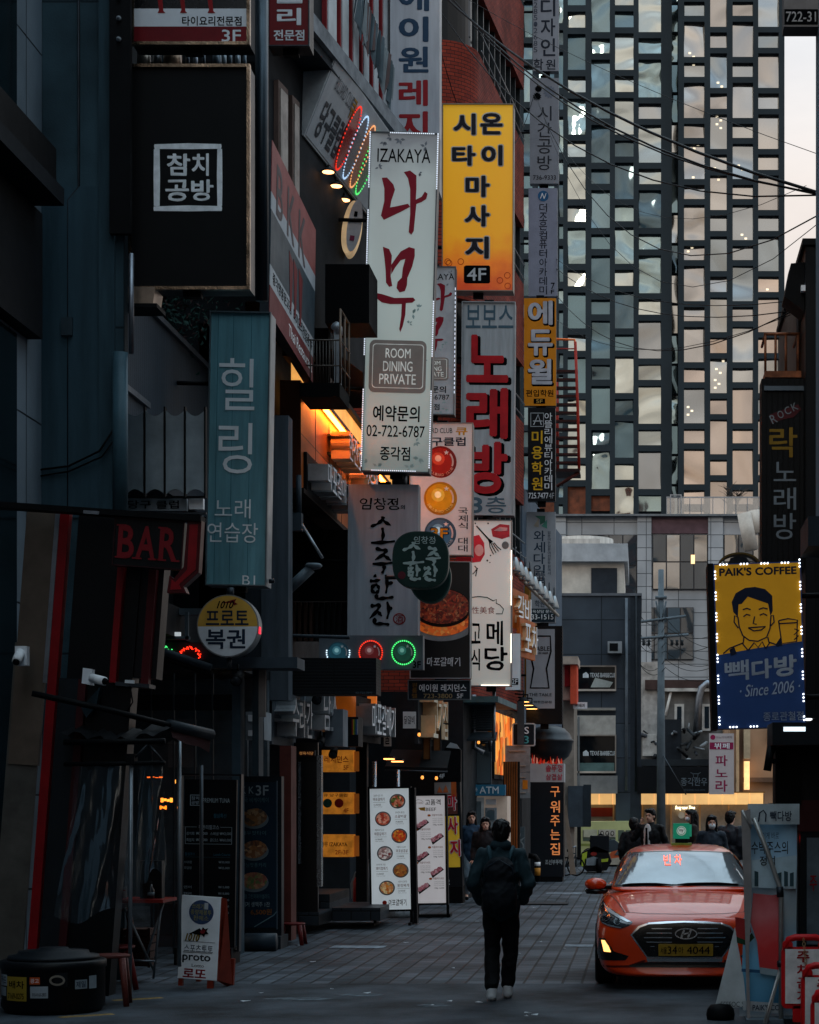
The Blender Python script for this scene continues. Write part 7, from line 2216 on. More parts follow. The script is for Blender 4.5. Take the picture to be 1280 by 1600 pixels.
# no parking signs
def parking(label, px0, py0, d, yb):
    t = T('parking_sign', label, 'parking sign', 'red no parking signs at the right', at=(px0 + 35, yb, d))
    RP = m('#c4141a', .35, grime=.15)
    def rr(x0, y0, x1, y1, r):
        o = []
        for cx, cy, a0 in ((x1 - r, y0 + r, -90), (x1 - r, y1 - r, 0), (x0 + r, y1 - r, 90), (x0 + r, y0 + r, 180)):
            for k in range(6):
                g = R(a0 + 18 * k)
                o.append((cx + r * math.cos(g), cy + r * math.sin(g)))
        return o
    h = yb - py0
    x0, x1 = px0, px0 + 76
    t.poly('frame', RP, rr(x0, py0 + 16, x1, py0 + 112, 9), 0, .05)
    t.poly('frame', RP, rr(x0 + 2, py0 + 6, x0 + 18, py0 + 24, 6), .0, .05); t.poly('frame', RP, rr(x1 - 18, py0 + 6, x1 - 2, py0 + 24, 6), .0, .05)
    t.tube('handle', RP, [(x0 + 7, py0 + 18, .025), (x0 + 12, py0 + 4, .025), (x0 + 22, py0 + 1, .025), (x1 - 22, py0 + 1, .025), (x1 - 12, py0 + 4, .025), (x1 - 7, py0 + 18, .025)], .03, 8, px=True)
    t.bx('face', m('#e6e2e0', .5, grime=.35, scale=5), x0 + 6, py0 + 19, x1 - 6, py0 + 104, -.01, .0)
    t.vtxt('lettering', m('#a81420', .5), '주차금지', x0 + 24, py0 + 22, x0 + 44, py0 + 101, .14, bold=.05, dep=-.018)
    t.bx('foot', RP, x0 + 18, py0 + 108, x1 - 14, yb, .0, .05)
    t.bx('foot', BLK, x0 + 6, yb - 6, x1 - 6, yb, -.2, .25)
    return t
t = parking('red framed no parking sign at the right, the rear one with a chain', 1221, 1464, 16.8, 1603)
for k in range(9):
    t.ring('chain', m('#b0946a', .4, .5), 1255 + .6 * k, 1468 + k * 6.5, 2.6 if k % 2 else 1.6, 3.8, 1.0, -.05, 12)
parking('red framed no parking sign at the lower right, the middle one', 1252, 1508, 16.2, 1618)
parking('red framed no parking sign at the lower right corner, the nearest one', 1267, 1548, 15.0, 1646)
# more clutter of the low shops along the left side
t = T('louvre_panel', 'grey louvred vent panel under the navy name board', 'vent', at=(740, 1142, 39.8))
t.bx('frame', m('#2a343b', .6), 700, 1096, 772, 1142, 0, .15)
for k in range(11):
    t.bx('slat#%d' % k, m('#3c4850', .5, grime=.3), 703, 1099 + k * 3.8, 769, 1101.4 + k * 3.8, -.05, .0)
t = T('metal_awning', 'dark folded metal awning below the louvred vent', 'awning', at=(740, 1156, 39.6))
t.mesh('sheet', m('#2d373e', .5, grime=.3), [t.P(696, 1143, .2), t.P(776, 1143, .2), t.P(778, 1156, -.5), t.P(694, 1156, -.5), t.P(696, 1146, .2), t.P(776, 1146, .2), t.P(778, 1159, -.5), t.P(694, 1159, -.5)], [(0, 3, 2, 1), (4, 5, 6, 7), (3, 7, 6, 2), (0, 4, 7, 3), (1, 2, 6, 5)])
t = T('shop_window', 'pale blue grey shop window above the cash machine sign', 'window', at=(742, 1226, 40.6))
t.bx('frame', m('#39444b', .5), 720, 1160, 768, 1226, 0, .1)
for a, b in ((722, 743), (745, 766)):
    t.bx('pane#%d' % a, m_glass('#4f6068', .05, .5, .1, .3, 1.6), a, 1163, b, 1224, -.02, 0)
t = T('wall_sign', 'black rounded wall sign with a white cap beside the shop window', 'sign', SG, at=(706, 1228, 38.2))
t.poly('panel', BLK, [(694, 1172), (698, 1164), (712, 1162), (720, 1172), (720, 1228), (694, 1228)], 0, .25)
t.poly('panel', m('#9aa0a6', .5), [(697, 1168), (704, 1160), (714, 1163), (718, 1170)], -.02, .02)
t.txt('lettering', WHTL, '4F', 686, 1209, 695, 1216, .02)
for i, (x0, y0, x1, y1, d, st, fc, lc, e, lab) in enumerate([(630, 1112, 650, 1138, 36.0, '닭갈비', '#a8aeb2', INK, .05, 'small white shop sign with dark characters on the dark fascia'), (600, 1110, 611, 1166, 33.0, '숯불', '#8a7c74', INK, .05, 'narrow pale vertical plate at the end of the brush lettering'),
                                                    (466, 1172, 492, 1182, 28.4, '정육식당', '#3a1c14', m('#c88a50', .5, emit=.3), 0, 'small dark plate with glowing amber characters over the chrome door'), (762, 1100, 772, 1150, 41, '호프', '#7a4a1c', WHTL, .12, 'narrow amber vertical sign before the orange windows')]):
    t = sign('sign', lab, x0, y0, x1, y1, d, .1, m(fc, .5, emit=e, grime=.2), DK, brackets=0)
    if x1 - x0 > y1 - y0 or i == 0:
        t.txt('lettering', lc, st, x0 + 2, y0 + (y1 - y0) * .25, x1 - 2, y1 - (y1 - y0) * .25, .02)
    else:
        t.vtxt('lettering', lc, st, x0 + 1.5, y0 + 3, x1 - 1.5, y1 - 3, .15, bold=.02)
t = T('dark_awning', 'black fabric awning over the doors behind the menu boards', 'awning', at=(690, 1200, 36.8))
t.mesh('fabric', BLK, [t.P(610, 1170, .3), t.P(700, 1172, .6), t.P(700, 1200, -.1), t.P(606, 1198, -.4), t.P(700, 1206, -.1), t.P(606, 1204, -.4)], [(0, 3, 2, 1), (3, 5, 4, 2)])
t.tube('rod', STEELD, [(606, 1204, -.4), (700, 1206, -.1)], .02, 6, px=True)
for i, (x, y, d, lab) in enumerate([(660, 1215, 36.5, 'added warm bulb under the black awning, the left one'), (682, 1216, 37.2, 'added warm bulb under the black awning, the right one'), (748, 1160, 40, 'added small warm bulb over the pale blue shop window'), (655, 1148, 36, 'added amber glow lamp beneath the stacked pale letters')]):  # bulbs added as warm fill, no such lamps known here
    t = T('added_lamp', lab, 'lamp', 'added small warm lamps over the low shops', at=(x, y, d))
    t.lathe('bulb', lamp('#ffa048', .9), [(.005, -.035), (.026, -.02), (.03, 0), (.02, .035)], n=10)
    t.lathe('socket', BLK, [(.02, .035), (.025, .09), (.01, .1)], n=10)
for i, (x0, y0, x1, y1, d, c, lab) in enumerate([(662, 1188, 672, 1236, 36.9, '#8a5a30', 'narrow tan wooden shutter beside the beef menu board, left'), (678, 1186, 688, 1236, 37.4, '#7a4c28', 'narrow tan wooden shutter beside the beef menu board, right')]):
    t = T('wooden_shutter', lab, 'shutter', at=((x0 + x1) / 2, y1, d))
    t.bx('panel', m(c, .6, grime=.4), x0, y0 - 70, x1, y1 - 50, 0, .06)
    t.frame('frame', DK, x0 - 1, y0 - 71, x1 + 1, y1 - 49, 1, -.02, .07)
# overhead cables
def cable(label, pts, r=.012, sag=0):
    ps = [W(*p) for p in pts]
    out = []
    for i in range(len(ps) - 1):
        for k in range(10):
            u = k / 10
            q = ps[i].lerp(ps[i + 1], u)
            q.z -= sag * 4 * u * (1 - u)
            out.append(q)
    out.append(ps[-1])
    t = T('overhead_cable', label, 'cable', 'cables strung across the alley', pos=out[0])
    t.tube('', BLK, [q - out[0] for q in out], r * .68, 6)
cable('thick black cable from the brick building down to the right edge', [(680, -20, 40), (1275, 300, 22)], .03, .5)
cable('second thick black cable running close under the thickest one', [(700, -10, 40), (1275, 303, 22)], .022, .7)
cable('third black cable, slightly lower than the thick pair', [(740, 40, 41), (1275, 302, 22)], .018, .6)
cable('lowest black cable of the bundle running down to the right', [(690, 20, 40), (1278, 305, 22)], .016, 1.1)
cable('thin cable crossing high over the tower to the right', [(700, -20, 40), (1290, 245, 24)], .007, .2)
cable('cable drooping from the flower academy sign across the tower', [(690, 85, 40), (835, 148, 48), (1290, 330, 24)], .014, 1.9)
cable('thin cable drooping below the drooping one across the tower', [(840, 155, 48), (1290, 340, 24)], .008, 2.4)
cable('long cable sagging across the middle of the tower', [(870, 405, 49), (1240, 470, 25)], .01, .45)
cable('second cable sagging just below across the middle of the tower', [(870, 420, 49), (1245, 485, 25)], .012, .5)
cable('lower cable sagging across the tower toward the angular hood', [(870, 462, 49), (1235, 488, 25)], .012, .9)
cable('lowest cable sagging across the tower toward the angular hood', [(870, 500, 49), (1235, 492, 25)], .008, .6)
cable('thin cable across the upper part of the tower', [(880, 230, 49), (1260, 290, 24)], .006, 1.0)
random.seed(17)
for k in range(7):
    y = 955 + k * 13
    cable(['thin wire fanning off the utility pole, topmost', 'thin wire fanning off the utility pole, second', 'thin wire fanning off the utility pole, third', 'thin wire fanning off the utility pole, fourth', 'thin wire fanning off the utility pole, fifth', 'thin wire fanning off the utility pole, sixth', 'thin wire fanning off the utility pole, lowest'][k],
          [(1000, y + random.uniform(-20, 30), 63.5), (1040, y + 10, 62.8), (1122, y + random.uniform(0, 70), 61)], .014, .3)

# ================================================================ TAXI
def loft(secs, caps=True):
    """secs: lists of half profiles (x, y, z) from bottom centre to top centre; mirrored; returns verts, faces"""
    vs, fs, idx = [], [], []
    for sec in secs:
        row = []
        for (x, y, z) in sec:
            row.append(len(vs)); vs.append((x, y, z))
        left = []
        for (x, y, z) in sec:
            if abs(x) < 1e-6:
                left.append(row[len(left)])
            else:
                left.append(len(vs)); vs.append((-x, y, z))
        idx.append((row, left))
    for (r0, l0), (r1, l1) in zip(idx, idx[1:]):
        for i in range(len(r0) - 1):
            fs.append((r0[i], r1[i], r1[i + 1], r0[i + 1]))
            fs.append((l0[i], l0[i + 1], l1[i + 1], l1[i]))
    if caps:
        for (r, l), flip in ((idx[0], 0), (idx[-1], 1)):
            for i in range(len(r) - 1):
                f = [r[i], r[i + 1], l[i + 1], l[i]]
                f = [q for k, q in enumerate(f) if q not in f[:k]]
                fs.append(tuple(f if not flip else reversed(f)))
    return vs, fs

def subdivided(vs, fs, lv=2):
    me = bpy.data.meshes.new('tmp'); me.from_pydata([tuple(v) for v in vs], [], fs); me.update()
    o = bpy.data.objects.new('tmp', me); COL.objects.link(o)
    md = o.modifiers.new('s', 'SUBSURF'); md.levels = lv; md.render_levels = lv
    dg = bpy.context.evaluated_depsgraph_get(); dg.update()
    r = bpy.data.meshes.new_from_object(o.evaluated_get(dg))
    bpy.data.objects.remove(o); bpy.data.meshes.remove(me)
    return r

PAINT = m('#d63a04', .3, .0, grime=.14, bump=0, coat=.8, ior=1.3)
car = T('taxi', 'orange red taxi with a green roof lamp and lit empty sign facing us', 'taxi', at=(1070, 1549, 19.9), rz=0)
st = [(0.00, .66, .17, .50, .64, .69, .70), (.05, .82, .14, .52, .70, .745, .76), (.17, .90, .13, .55, .745, .79, .805), (.40, .935, .13, .58, .79, .86, .875), (.8, .945, .15, .62, .87, .945, .96), (1.2, .945, .21, .64, .935, 1.0, 1.03),
      (1.9, .94, .2, .66, .96, .98, .98), (3.3, .94, .2, .68, .98, .98, .98), (4.0, .93, .22, .70, 1.0, 1.03, 1.04), (4.6, .88, .26, .72, .98, 1.01, 1.03), (4.85, .70, .34, .7, .88, .9, .9)]
secs = [[(0, y, zb), (w * .8, y, zb), (w * .97, y + (.04 if y < .1 else 0), zb + .07), (w, y, zm), (w * .965, y, zs), (w * .74, y, zt), (w * .35, y - .0, zc - .006), (0, y, zc)] for (y, w, zb, zm, zs, zt, zc) in st]
bvs, bfs = loft(secs)
bodyme = subdivided(bvs, bfs, 2)
cst = [(1.10, .78, .98, .74, 1.0, 1.005), (1.25, .80, .98, .735, 1.055, 1.075), (2.02, .82, .97, .615, 1.385, 1.41), (2.35, .83, .97, .60, 1.435, 1.465), (2.9, .83, .97, .59, 1.45, 1.485), (3.4, .83, .97, .575, 1.40, 1.43), (4.1, .80, 1.0, .66, 1.07, 1.09), (4.25, .78, 1.0, .7, 1.03, 1.035)]
csec = [[(0, y, zb - .05), (wb, y, zb), ((wb + wr) / 2 + .02, y, (zb + zr) / 2), (wr, y, zr), (wr * .55, y, zc - .004), (0, y, zc)] for (y, wb, zb, wr, zr, zc) in cst]
cvs, cfs = loft(csec)
cabme = subdivided(cvs, cfs, 2)
car.made('body', bodyme, PAINT)
car.made('cabin', cabme, PAINT)
def bvh_of(*mes):
    vs, fs = [], []
    for me in mes:
        o = len(vs)
        vs += [v.co.copy() for v in me.vertices]
        fs += [tuple(i + o for i in q.vertices) for q in me.polygons]
    return BVHTree.FromPolygons(vs, fs)
BV, BVB = bvh_of(bodyme, cabme), bvh_of(bodyme)
def drape(key, mat, pts, off=.004, dirv=(0, 1, 0), cuts=3, tree=None, mir=False):
    """lay an outline (two coordinates across the ray) onto the car skin, a little proud of it"""
    tree = tree or BV
    d = Vector(dirv)
    for sg in ((1, -1) if mir else (1,)):
        bm = bmesh.new()
        vv = [bm.verts.new((a * sg, b, 0)) for a, b in pts]
        bm.faces.new(vv)
        bmesh.ops.triangulate(bm, faces=bm.faces[:])
        for _ in range(cuts):
            bmesh.ops.subdivide_edges(bm, edges=bm.edges[:], cuts=1, use_grid_fill=True)
            bmesh.ops.triangulate(bm, faces=bm.faces[:])
        bm.verts.ensure_lookup_table()
        out, ok = [], []
        for v in bm.verts:
            if abs(d.y) > .5:
                o = Vector((v.co.x, -2 if d.y > 0 else 8, v.co.y))
            elif abs(d.z) > .5:
                o = Vector((v.co.x, v.co.y, 4))
            else:
                o = Vector((-3 if d.x > 0 else 3, v.co.x, v.co.y))
            h, nrm, _, _ = tree.ray_cast(o, d)
            if h is None:
                out.append(None); continue
            if nrm.dot(d) > 0:
                nrm = -nrm
            out.append(h + nrm * off)
        fs = []
        for f in bm.faces:
            ids = [v.index for v in f.verts]
            if all(out[i] is not None for i in ids):
                fs.append(tuple(ids))
        car.mesh(key, mat, [q if q is not None else (0, 0, 0) for q in out], fs, True)
        bm.free()
def F(p, s=150.75): return [((x - 1073) / s, (1549 - y) / s) for x, y in p]
def mirF(p): return p
CHR = m('#c4c8cc', .12, .95, grime=.1, bump=0)
GLB = m('#07090b', .25, grime=.1, bump=0)
# grille
hexa = [(1001, 1447), (1016, 1442), (1045, 1440), (1073, 1439.5), (1101, 1440), (1130, 1442), (1145, 1447), (1158, 1461), (1132, 1497), (1073, 1499), (1014, 1497), (988, 1461)]
hin = [(1003, 1449.5), (1017, 1444.5), (1073, 1442), (1129, 1444.5), (1143, 1449.5), (1155, 1461), (1131, 1495), (1073, 1496), (1015, 1495), (991, 1461)]
drape('grille', CHR, F(hexa), .004, cuts=4, tree=BVB)
drape('grille', GLB, F(hin), .008, cuts=4, tree=BVB)
for k, (y, hw) in enumerate([(1450, 52), (1457, 60), (1464, 64), (1471, 60), (1478, 54), (1485, 48)]):
    a = 1073 - hw
    if k < 4:
        drape('grille/bar#%d' % k, CHR, F([(a, y), (1053, y), (1053, y + 1.6), (a + 1, y + 1.6)]), .016, cuts=2, tree=BVB)
        drape('grille/bar#%d' % k, CHR, F([(1093, y), (1073 + hw, y), (1072 + hw, y + 1.6), (1093, y + 1.6)]), .016, cuts=2, tree=BVB)
    else:
        drape('grille/bar#%d' % k, CHR, F([(a, y), (1026, y), (1026, y + 1.4), (a + 1, y + 1.4)]), .014, cuts=2, tree=BVB)
        drape('grille/bar#%d' % k, CHR, F([(1120, y), (1073 + hw, y), (1072 + hw, y + 1.4), (1120, y + 1.4)]), .014, cuts=2, tree=BVB)
car.ell('emblem', GLB, 1072, 1458.5, 17.5, 8.8, -.045, .03)
car.ring('emblem', CHR, 1072, 1458.5, 17.5, 8.8, 1.8, -.055)
car.line('emblem', CHR, [(1064.5, 1464.5), (1069, 1452.5)], 3.2, -.056); car.line('emblem', CHR, [(1075, 1464.5), (1079.5, 1452.5)], 3.2, -.056)
car.line('emblem', CHR, [(1066, 1460), (1072, 1458), (1078, 1457)], 2.2, -.056)
car.bx('number_plate', m('#8a6c1c', .4, grime=.35, scale=8), 1029, 1475, 1114, 1493, -.05, .0)
car.txt('number_plate/lettering', INK, '서울', 1032, 1479, 1042, 1490, .02, -.058)
car.txt('number_plate/lettering', INK, '34', 1043, 1478, 1058, 1490, .02, -.058)
car.txt('number_plate/lettering', INK, '아', 1060, 1479, 1068, 1489, .02, -.058)
car.txt('number_plate/lettering', INK, '4044', 1073, 1478, 1109, 1490, .02, -.058)
# bumper parts
drape('bumper_trim', CHR, F([(1013, 1497), (1133, 1497), (1131, 1503), (1015, 1503)]), .018, cuts=3, tree=BVB)
drape('lower_intake', GLB, F([(985, 1509), (1010, 1503.5), (1136, 1503.5), (1161, 1509), (1155, 1512), (991, 1512)]), .008, cuts=3, tree=BVB)
LP = [(-.97 + .0, 0)]
lamp_l = [(943, 1413), (948, 1419), (970, 1431), (992, 1441.5), (986, 1447), (974, 1451), (958, 1448), (944, 1444.5), (938, 1437), (936.5, 1427)]
def mx(p): return [(2146 - x, y) for x, y in p]
for nm, f in (('headlight#l', lambda p: p), ('headlight#r', mx)):
    drape(nm, m('#2a3036', .12, .4, grime=.1, bump=0, coat=1), F(f(lamp_l)), .006, cuts=4, tree=BVB)
    drape(nm + '/drl', m('#c8ced4', .2, .4, bump=0), F(f([(944, 1416), (950, 1422), (972, 1433.5), (989, 1441), (984, 1442), (968, 1436), (950, 1427)])), .013, cuts=2, tree=BVB)
    drape(nm + '/drl', m('#8b9298', .2, .5, bump=0), F(f([(944, 1443), (958, 1446.5), (974, 1449.5), (973, 1451), (957, 1448.5), (945, 1445)])), .013, cuts=2, tree=BVB)
    for (cx, cy, r) in ((950, 1435, 6.6), (968, 1441, 5.2)):
        drape(nm + '/projector', m('#9aa2a8', .15, .8, bump=0), F(f(el(cx, cy, r, r, 20))), .012, cuts=1, tree=BVB)
        drape(nm + '/projector', m('#1a2026', .05, .2, bump=0, coat=1), F(f(el(cx, cy, r * .78, r * .78, 20))), .017, cuts=1, tree=BVB)
        drape(nm + '/projector', m('#7d868c', .1, .6, bump=0), F(f(el(cx - 1, cy - 1, r * .3, r * .3, 12))), .02, cuts=1, tree=BVB)
    drape(nm.replace('headlight', 'fog_lamp'), GLB, F(f([(940, 1467), (949, 1467), (957, 1478), (962, 1487), (986, 1494), (980, 1501), (938, 1501.5), (936, 1490)])), .006, cuts=4, tree=BVB)
    drape(nm.replace('headlight', 'fog_lamp') + '/bulb', lamp('#ffb060', 1.7 if f is not mx else .4), F(f([(944, 1470), (949, 1470), (955, 1479), (958.5, 1488), (948, 1487.5)])), .014, cuts=2, tree=BVB)
    drape('bumper_shadow_line', m('#5a1408', .4), F(f([(931, 1510), (985, 1508.5), (1010, 1500), (1013, 1502), (990, 1512), (932, 1513)])), .004, cuts=3, tree=BVB)
drape('bonnet_seam', m('#3a0c06', .5), [(-.62, .235), (-.4, .165), (0, .135), (.4, .165), (.62, .235), (.62, .243), (.4, .173), (0, .143), (-.4, .173), (-.62, .243)], .003, (0, 0, -1), 3, BVB)
for sg in (1, -1):
    drape('bonnet_seam', m('#3a0c06', .5), [(sg * .62, .235), (sg * .628, .235), (sg * .80, 1.1), (sg * .79, 1.1)], .003, (0, 0, -1), 3, BVB)
# windscreen
WS = [(-.765, 1.035), (-.4, 1.045), (0, 1.05), (.4, 1.045), (.765, 1.035), (.70, 1.20), (.60, 1.375), (.3, 1.392), (0, 1.397), (-.3, 1.392), (-.60, 1.375), (-.70, 1.20)]
drape('windscreen_seal', m('#0a0d10', .3, bump=0), [(x * 1.03, 1.21 + (z - 1.21) * 1.05) for x, z in WS], .003, cuts=4)
drape('windscreen', m('#7c878d', .03, .6, grime=.2, bump=0, ior=2.3), [(x * .97, 1.215 + (z - 1.215) * .97) for x, z in WS], .007, cuts=4)
def F2(x, y, d): return ((x - 1073) * d / K, CH + (HY - y) * d / K)
DISPL = lamp('#ff5a3c', 1.5)
for ch, x0, x1 in (('빈', 1046, 1057), ('차', 1063, 1074)):
    vs_, fs_ = glyph(ch, .0)
    out = []
    for u, v, _ in vs_:
        X, Z = F2(x0 + (x1 - x0) * u, 1352 + (1337 - 1352) * v, 21.75)
        h, nrm, _, _ = BV.ray_cast(Vector((X, -2, Z)), Vector((0, 1, 0)))
        out.append(tuple(h + (nrm if nrm.y < 0 else -nrm) * .013) if h else (X, 1.8, Z))
    car.mesh('vacancy_display', DISPL, out, fs_)
for nm, xs in (('wiper#1', [(-.66, 1.045), (-.1, 1.053)]), ('wiper#2', [(-.05, 1.05), (.62, 1.045)])):
    pts = []
    for q in range(7):
        u = q / 6
        X = xs[0][0] + (xs[1][0] - xs[0][0]) * u; Z = xs[0][1] + .012 * math.sin(u * 3.1) + .008
        h, nrm, _, _ = BV.ray_cast(Vector((X, -2, Z)), Vector((0, 1, 0)))
        pts.append((X, (h.y if h else 1.2) - .035, Z))
    car.tube(nm, BLK, pts, [.006, .014, .012, .012, .014, .01, .006], 6)
# side glass and shut lines, both sides (hidden from here but there)
for dx in ((1, 0, 0), (-1, 0, 0)):
    drape('side_window', m_glass('#1a2228'), [(1.62, 1.05), (2.25, 1.36), (2.75, 1.39), (2.78, 1.03)], .006, dx, 3)
    drape('side_window#2', m_glass('#1a2228'), [(2.86, 1.03), (2.84, 1.39), (3.3, 1.35), (3.75, 1.08)], .006, dx, 3)
    drape('door_seam', m('#3a0c06', .5), [(1.5, .32), (1.51, .32), (1.6, 1.0), (1.59, 1.0)], .003, dx, 2)
    drape('door_seam', m('#3a0c06', .5), [(2.8, .32), (2.81, .32), (2.83, 1.0), (2.82, 1.0)], .003, dx, 2)
    drape('door_seam', m('#3a0c06', .5), [(1.5, .32), (3.7, .32), (3.7, .33), (1.5, .33)], .003, dx, 3)
    for yy in (.95, 3.78):
        drape('wheel_arch', GLB, [(yy + .40 * math.cos(math.pi * k / 14), max(.215, .34 + .40 * math.sin(math.pi * k / 14))) for k in range(15)], .005, dx, 3)
drape('rear_window', m_glass('#1a2228'), [(-.6, 1.12), (.6, 1.12), (.52, 1.36), (-.52, 1.36)], .006, (0, -1, 0), 3)
for sg in (-1, 1):
    drape('tail_light', m('#6a1010', .2, coat=1), [(sg * .55, .82), (sg * .8, .84), (sg * .78, .93), (sg * .55, .92)], .006, (0, -1, 0), 3)
    for yy in (.95, 3.78):
        k = 'wheel#%d%d' % (sg, yy > 2)
        car.lathe(k, m('#0a0b0d', .8), [(.20, -.1), (.31, -.11), (.335, -.08), (.335, .08), (.31, .11), (.20, .1)], (sg * .835, yy, .335), 28, 'x')
        car.lathe(k + '/rim', m('#8b9196', .3, .8), [(.03, -.113), (.19, -.104), (.205, -.09), (.205, .09), (.19, .104), (.03, .113)], (sg * .835, yy, .335), 20, 'x')
    # mirrors
    c = Vector((sg * .955, 1.36, 1.055))
    car.lathe('mirror#%d' % sg, PAINT, [(.01, -.085), (.05, -.075), (.078, -.03), (.082, .02), (.075, .06), (.0, .065)], tuple(c), 20, 'y', True, 1.5, .85)
    car.lathe('mirror#%d/base' % sg, GLB, [(.01, -.05), (.1, -.045), (.12, -.01), (.1, .01), (.01, .012)], (c.x - sg * .01, c.y, c.z - .062), 16, 'z', True, 1.1, .6)
    car.tube('mirror#%d/arm' % sg, GLB, [(sg * .74, 1.42, 1.03), (sg * .96, 1.37, 1.0)], .032, 8)
# roof lamp
car.b3('roof_lamp', m('#1c8a6a', .35, emit=.22, grime=.1), (-.075, 2.52, 1.535), (.115, 2.66, 1.715))
car.b3('roof_lamp', m('#2a9a7a', .35, emit=.2), (.115, 2.53, 1.56), (.14, 2.65, 1.70))
car.b3('roof_lamp/base', BLK, (-.05, 2.5, 1.47), (.095, 2.68, 1.535))
car.b3('roof_lamp/pad', m('#8aa04a', .5), (-.1, 2.42, 1.46), (.14, 2.72, 1.485))
wp = [(.02 + .055 * math.cos(2 * math.pi * i / 28), 1.628 + .055 * math.sin(2 * math.pi * i / 28)) for i in range(28)]
def flat(key, mat, pts, y):
    vs = [(x, y, z) for x, z in pts]
    car.mesh(key, mat, vs, [tuple(range(len(vs)))])
flat('roof_lamp/badge', m('#c8d8d0', .4, emit=.2), wp, 2.515)
flat('roof_lamp/badge', m('#2a9a7a', .35, emit=.2), [(.02 + (x - .02) * .86, 1.628 + (z - 1.628) * .86) for x, z in wp], 2.512)
flat('roof_lamp/badge', m('#c8d8d0', .4, emit=.2), [(.02 + (x - .02) * .72, 1.628 + (z - 1.628) * .72) for x, z in wp], 2.509)
vs_, fs_ = glyph('my', .05)
car.mesh('roof_lamp/badge', m('#2a6a5a', .4), [(-.005 + .05 * u, 2.505, 1.61 + .035 * v) for u, v, _ in vs_], fs_)
car.b3('underbody', BLK, (-.78, .25, .14), (.78, 4.6, .3))

# ================================================================ PEOPLE
def blob(prims, voxel=.012, smooth=3, fold=0.0, fs=(9, 9, 5)):
    bm = bmesh.new()
    for p in prims:
        if p[0] == 'e':
            _, c, r = p[:3]
            M = Matrix.Translation(Vector(c))
            if len(p) > 3:
                M = M @ p[3].to_4x4()
            bmesh.ops.create_uvsphere(bm, u_segments=18, v_segments=12, radius=1, matrix=M @ Matrix.Diagonal((*r, 1)))
        else:
            _, a, b, ra, rb = p[:5]
            sq = p[5] if len(p) > 5 else 1.0
            a, b = Vector(a), Vector(b)
            d = (b - a)
            L = d.length
            q = d.to_track_quat('Z', 'Y').to_matrix().to_4x4()
            rings = []
            prof = [(ra * math.sin(R(t_)), -ra * math.cos(R(t_))) for t_ in (15, 45, 75)] + [(ra + (rb - ra) * k / 4, L * k / 4) for k in range(5)] + [(rb * math.sin(R(t_)), L - rb * math.cos(R(t_))) for t_ in (105, 135, 165)]
            for rr, zz in prof:
                rings.append([bm.verts.new(Matrix.Translation(a) @ q @ Vector((rr * math.cos(2 * math.pi * k / 14), rr * math.sin(2 * math.pi * k / 14) * sq, zz))) for k in range(14)])
            for r0, r1 in zip(rings, rings[1:]):
                for k in range(14):
                    bm.faces.new((r0[k], r0[(k + 1) % 14], r1[(k + 1) % 14], r1[k]))
            bm.faces.new(list(reversed(rings[0]))); bm.faces.new(rings[-1])
    me = bpy.data.meshes.new('tmp'); bm.to_mesh(me); bm.free()
    o = bpy.data.objects.new('tmp', me); COL.objects.link(o)
    md = o.modifiers.new('r', 'REMESH'); md.mode = 'VOXEL'; md.voxel_size = voxel
    ms = o.modifiers.new('s', 'SMOOTH'); ms.iterations = smooth; ms.factor = .5
    dg = bpy.context.evaluated_depsgraph_get(); dg.update()
    r = bpy.data.meshes.new_from_object(o.evaluated_get(dg))
    bpy.data.objects.remove(o); bpy.data.meshes.remove(me)
    if fold:                                             # creases of cloth, strands of hair
        nn = [v.normal.copy() for v in r.vertices]
        for v, n in zip(r.vertices, nn):
            c = v.co
            q = mnoise.noise(Vector((c.x * fs[0] + 3, c.y * fs[1], c.z * fs[2] + c.x * 4)))
            q2 = mnoise.noise(Vector((c.x * fs[0] * 2.3, c.y * fs[1] * 2.3, c.z * fs[2] * 2.6 - c.x * 9)))
            v.co = c + n * fold * (1 - 2.2 * abs(q) + .5 * q2)
        r.update()
    return r

def hand(w, d, side, curl=.35):
    """palm, four unequal bent fingers and a thumb; w wrist, d direction of the forearm"""
    w, d = Vector(w), Vector(d).normalized()
    up = Vector((0, -1, 0)) if abs(d.y) < .8 else Vector((0, 0, 1))
    s = d.cross(up).normalized()
    f = s.cross(d).normalized()
    out = [('c', w, w + d * .075, .026, .034, .55)]
    for k, ln in enumerate((.066, .076, .070, .054)):
        b = w + d * .085 + s * (.028 - .0185 * k)
        m1 = b + (d * (1 - curl * .3) + f * curl * .5) * ln * .5
        e = m1 + (d * (1 - curl) + f * curl) * ln * .5
        out += [('c', b, m1, .0095, .009), ('c', m1, e, .009, .0075)]
    b = w + d * .025 + s * .03
    out += [('c', b, b + (s * .7 + d * .6) * .035, .012, .011), ('c', b + (s * .7 + d * .6) * .035, b + (s * .6 + d * 1.0 + f * .3) * .06, .011, .008)]
    return out

